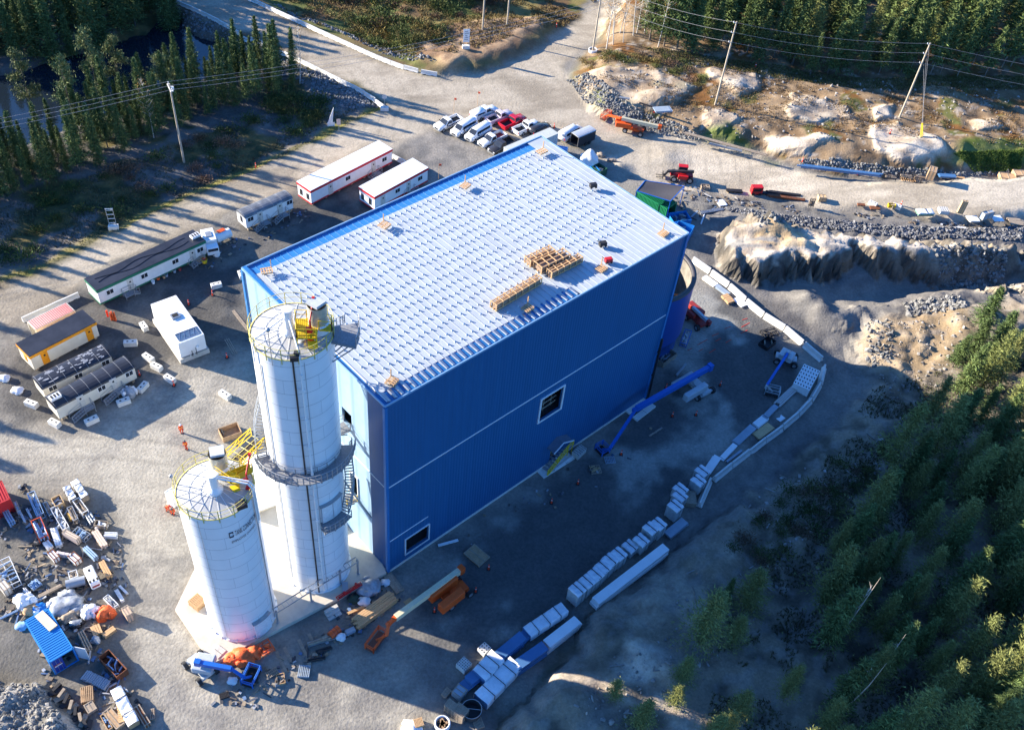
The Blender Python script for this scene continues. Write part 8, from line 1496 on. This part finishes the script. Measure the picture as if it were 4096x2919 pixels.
# ---- shrubs
def make_shrub(seed, col, name='shrub'):
    rs = np.random.default_rng(seed); n = 420; P = rs.normal(0, 1, (n, 3))*np.array([.6, .6, .3]); P[:, 2] = np.abs(P[:, 2])+.1; v, c = tris(P, P+rs.normal(0, .4, P.shape)+[0, 0, .5], .13, rs, col, .4, 1.4); return soup(name, v, c, M_leaf)
SH = [make_shrub(1, (.07, .10, .03)), make_shrub(2, (.12, .13, .04)), make_shrub(3, (.17, .11, .07)), make_shrub(4, (.20, .15, .05))]
SHL = ['dark green shrub', 'olive green shrub', 'brown leafless shrub', 'ochre autumn shrub']; su = set()
def shrubs(poly, n, cols, where, grp, z=0, seed=0, smin=.8, smax=1.8):
    for x, y in scatter(PG(poly, z), n, .9, seed=seed+50):
        k = cols[RNG.integers(len(cols))]; o = SH[k]
        if k in su: o = o.copy(); COL.objects.link(o)
        su.add(k); o.location = (x, y, HT(x, y)-.05); s = RNG.uniform(smin, smax); o.scale = (s, s, s*RNG.uniform(.7, 1.2)); o.rotation_euler = (0, 0, RNG.uniform(0, 6)); tag(o, SHL[k]+' '+where, 'shrub', grp)
shrubs([(600, -20), (720, 0), (760, 40), (900, 60), (960, 40), (1100, 30), (1100, -60), (600, -60)], 60, [2, 2, 0, 1], 'in the marsh scrub at the top edge', 'marsh shrubs', seed=1, smax=2.6); shrubs([(750, 60), (860, 40), (1000, 60), (990, 110), (860, 110)], 55, [0, 1, 1, 3], 'on the green slope beyond the causeway', 'slope shrubs', seed=2, smax=2.2)
shrubs([(0, 470), (260, 370), (600, 250), (700, 230), (760, 260), (500, 380), (150, 560), (0, 610)], 45, [0, 0, 2], 'in the bluish scrub strip beside the road', 'roadside strip shrubs', z=-1, seed=3); shrubs([(600, 215), (690, 215), (750, 250), (700, 280), (620, 260)], 20, [0, 0, 1], 'on the bank below the barriers', 'bank shrubs', z=-1, seed=4, smax=2.2)
shrubs([(1300, 110), (1430, 120), (1560, 140), (1560, 200), (1450, 150), (1310, 140)], 28, [2, 3, 1], 'among the brown scrub by the corner pole', 'knoll shrubs', z=3, seed=5, smax=1.3); shrubs([(1950, 1000), (2060, 900), (1900, 1100), (1750, 1250), (1600, 1250), (1750, 1080)], 35, [0, 2, 1], 'on the shaded forest edge', 'forest edge shrubs', z=2, seed=6, smax=1.5)
# ---- ground cover nobody could count
def cover(name, label, poly, n, col, size, z=0, seed=0, up=1., dens=None):
    rs = np.random.default_rng(seed); P = np.array(PG(poly, z)); lo, hi = P.min(0), P.max(0); q = lo+(hi-lo)*rs.random((n*3, 2)); q = q[sdist(q[:, 0], q[:, 1], P) > 0][:n]
    if dens: q = q[fbm(q[:, 0], q[:, 1], dens, 3, seed) > .48]
    zz = np.array([HT(a, b) for a, b in q]); p = np.column_stack([q, zz+size*.5]); v, c = tris(p, rs.normal(0, .5, p.shape)+[0, 0, up], size, rs, col, .45, 1.8); tag(soup(name, v, c, M_leaf), label, name.replace('_', ' '), kind='stuff')
cover('verge_grass', 'dry yellowish grass along the left road edge', left_verge+[(840, 238), (745, 283), (622, 342), (515, 391), (390, 441), (215, 526), (0, 618)], 9000, (.20, .18, .06), .16, -.5, 1); cover('scrub_cover', 'low scrub over the bluish ground strip', [(0, 470), (260, 370), (600, 250), (800, 245), (500, 400), (0, 630)], 14000, (.10, .10, .06), .2, -1, 2, dens=5)
cover('slope_scrub', 'low rusty scrub on the slope beyond the causeway', [(640, 30), (840, 110), (980, 150), (1260, 60), (1330, 0), (1300, -60), (600, -60)], 26000, (.20, .14, .06), .26, 0, 3, dens=6); cover('knoll_scrub', 'rusty brown heath between the pale rocks', [(1310, 110), (1340, 100), (1560, 130), (1760, 160), (2279, 190), (2279, 330), (1900, 300), (1500, 240), (1330, 170)], 22000, (.17, .105, .05), .18, 3, 4, dens=5)
cover('moss_grass', 'fresh green grass at the rock foot', [(2120, 345), (2279, 335), (2279, 365), (2180, 368)], 5000, (.10, .15, .03), .2, 2.5, 5); cover('forest_litter', 'brushy undergrowth of the lower right forest', [(1950, 850), (2279, 760), (2400, 1700), (1560, 1700), (1600, 1420), (1750, 1150)], 30000, (.07, .07, .035), .24, 2, 6, dens=4); cover('forest_edge_moss', 'mossy strip at the foot of the upper forest', [(1430, 100), (1560, 120), (1700, 140), (1940, 175), (2279, 170), (2279, 200), (1900, 200), (1500, 140)], 12000, (.12, .11, .04), .2, 3, 7)
# ---- loose stone
def stones(name, label, polys, n, lo_, hi_, col, cv=.3, z=0, seed=0):
    rs = np.random.default_rng(seed); import bmesh
    bm = bmesh.new(); bmesh.ops.create_icosphere(bm, subdivisions=1, radius=1); bv = np.array([v.co[:] for v in bm.verts]); bf = np.array([[v.index for v in f.verts] for f in bm.faces]); bm.free(); Vs = []; Cs = []
    for poly, k in polys:
        P = np.array(PG(poly, z)); l, h = P.min(0), P.max(0); q = l+(h-l)*rs.random((int(n*k*4), 2)); q = q[sdist(q[:, 0], q[:, 1], P) > 0][:int(n*k)]
        for x, y in q:
            s = lo_+(hi_-lo_)*rs.random()**3; v = bv*(s*rs.uniform(.45, 1.5, 3))*(1+rs.uniform(-.35, .35, (len(bv), 1))); a = rs.uniform(0, 6.28); v = np.column_stack([v[:, 0]*math.cos(a)-v[:, 1]*math.sin(a), v[:, 0]*math.sin(a)+v[:, 1]*math.cos(a), v[:, 2]])+[x, y, HT(x, y)+s*.15]
            Vs.append(v[bf].reshape(-1, 3)); c = np.array(col)*(1+cv*rs.uniform(-1, 1)); Cs.append(np.tile([*c, 1], (len(bf)*3, 1)))
    o = soup(name, np.concatenate(Vs), np.concatenate(Cs), mat('stone_surface', (1, 1, 1), .9, 0, .15, 3, vcol=True, spec=.15)); tag(o, label, 'stones', kind='stuff'); return o
stones('riprap_stones', 'dark grey riprap below the right hand road', [([(1600, 440), (1709, 455), (1880, 478), (2080, 500), (2279, 505), (2279, 530), (2060, 520), (1900, 500), (1700, 475)], 1)], 7500, .08, .34, (.15, .15, .155), .5, 2.2, 1)
stones('bank_stones', 'grey broken rock on the banks of the causeway', [([(385, 10), (470, 50), (560, 90), (650, 140), (760, 195), (850, 240), (780, 232), (690, 190), (600, 150), (480, 85), (400, 45)], 1.2), ([(700, 160), (780, 200), (840, 240), (760, 240), (690, 200)], .5), ([(600, 0), (640, 30), (760, 80), (860, 128), (980, 160), (960, 148), (860, 108), (760, 62)], .6)], 2600, .08, .34, (.20, .20, .20), .35, -.5, 2)
stones('edge_stones', 'rubble between the road curve and the pale rock', [([(1262, 165), (1280, 180), (1300, 210), (1345, 240), (1420, 275), (1500, 290), (1560, 300), (1500, 270), (1400, 240), (1300, 165)], 1), ([(1780, 352), (1960, 372), (2150, 378), (2279, 372), (2279, 380), (1960, 386), (1780, 362)], .8)], 2600, .07, .3, (.19, .19, .185), .4, 1.5, 3)
stones('rubble_stones', 'broken rock on the bank at the bottom left corner', [([(-40, 1500), (85, 1505), (150, 1624), (-40, 1680)], 1)], 1300, .05, .28, (.25, .235, .21), .35, 1.8, 4)
stones('heap_stones', 'broken rock round the gravel path on the right', [([(2020, 655), (2140, 655), (2150, 690), (2030, 690)], .3), ([(1930, 700), (1990, 700), (1990, 800), (1940, 800)], .12), ([(2060, 560), (2230, 560), (2279, 620), (2100, 600)], .35), ([(1650, 470), (1740, 480), (1780, 520), (1680, 540)], .2)], 2200, .08, .42, (.20, .195, .185), .4, 1.5, 5)
stones('scattered_stones', 'pale loose stones over the brown ground', [([(1320, 120), (1700, 160), (2279, 200), (2279, 330), (1900, 340), (1500, 280), (1320, 200)], .8), ([(1950, 700), (2150, 680), (2150, 800), (1950, 1000), (1700, 1250), (1420, 1450), (1250, 1600), (1500, 1624), (1700, 1350), (2000, 1000)], 1)], 1300, .06, .3, (.27, .25, .23), .35, 2.5, 6)
def litter(name, label, poly, n, z=0, seed=0, smax=.9, pal=((.40, .40, .41), (.20, .15, .11), (.05, .05, .055), (.30, .24, .17), (.12, .12, .125), (.22, .23, .25), (.05, .05, .06), (.16, .17, .20), (.30, .22, .14), (.10, .09, .08), (.08, .14, .26))):
    rs = np.random.default_rng(seed); P = np.array(PG(poly, z)); l, h = P.min(0), P.max(0); q = l+(h-l)*rs.random((n*4, 2)); q = q[(sdist(q[:, 0], q[:, 1], P) > 0) & (fbm(q[:, 0], q[:, 1], 3, 2, seed) > .44)][:n]; mb = MB(); cs = []
    for x, y in q:
        L = rs.uniform(.12, smax)*(2.2 if rs.random() < .2 else 1); w_ = rs.uniform(.05, .2) if L > .7 else rs.uniform(.1, .4); mb.box((x, y, HT(x, y)+rs.uniform(-.02, .1)), (L, w_, rs.uniform(.04, .22)), rs.uniform(0, 3.14), tilt=('Y', rs.uniform(-.2, .2))); cs += [[*(np.array(pal[rs.integers(len(pal))])*rs.uniform(.6, 1.2)), 1]]*8
    mb.c = np.array(cs); tag(mb.build(name, mat('litter_surface', (1, 1, 1), .7, 0, .15, 4, vcol=True)), label, 'litter', kind='stuff')
litter('yard_litter', 'small scrap, boards and offcuts strewn through the storage yard', [(0, 1080), (120, 1080), (260, 1170), (290, 1330), (300, 1400), (250, 1450), (330, 1600), (150, 1620), (90, 1480), (0, 1440)], 620, seed=1)
litter('slab_litter', 'offcuts and plastic scraps strewn in front of the slab', [(440, 1540), (640, 1440), (860, 1290), (900, 1330), (760, 1440), (640, 1520), (560, 1590), (460, 1570)], 200, seed=2, smax=.6)
litter('roadside_litter', 'scraps and timber bits along the right hand road edge', [(1560, 412), (1709, 428), (1880, 455), (2080, 480), (2279, 492), (2279, 505), (2060, 495), (1860, 470), (1600, 435)], 160, 2, seed=3, smax=.7)
litter('skip_litter', 'scrap steel and coloured offcuts around the skips behind the hall', [(1480, 400), (1560, 410), (1600, 470), (1560, 510), (1510, 470)], 50, seed=4)
litter('shade_litter', 'small bits of debris on the shaded gravel along the hall', [(900, 1260), (1200, 1060), (1420, 900), (1500, 900), (1460, 1000), (1200, 1180), (980, 1290)], 70, seed=5, smax=.4)
litter('trailer_litter', 'odds and ends on the gravel around the trailers', [(430, 560), (540, 500), (660, 460), (700, 480), (560, 560), (460, 600)], 90, seed=6, smax=.4)
litter('forest_deadwood', 'pale dead branches on the shaded forest ground', [(1900, 900), (2000, 1000), (1800, 1200), (1600, 1420), (1400, 1600), (1250, 1600), (1450, 1350), (1700, 1080)], 130, 2, seed=7, smax=.9, pal=((.36, .33, .3), (.25, .22, .19)))
# unused prototypes go
for k in PROTO:
    for i, (root, h0) in enumerate(PROTO[k]):
        if (k, i) not in used:
            for c in [c for c in bpy.data.objects if c.parent == root]: bpy.data.objects.remove(c)
            bpy.data.objects.remove(root)
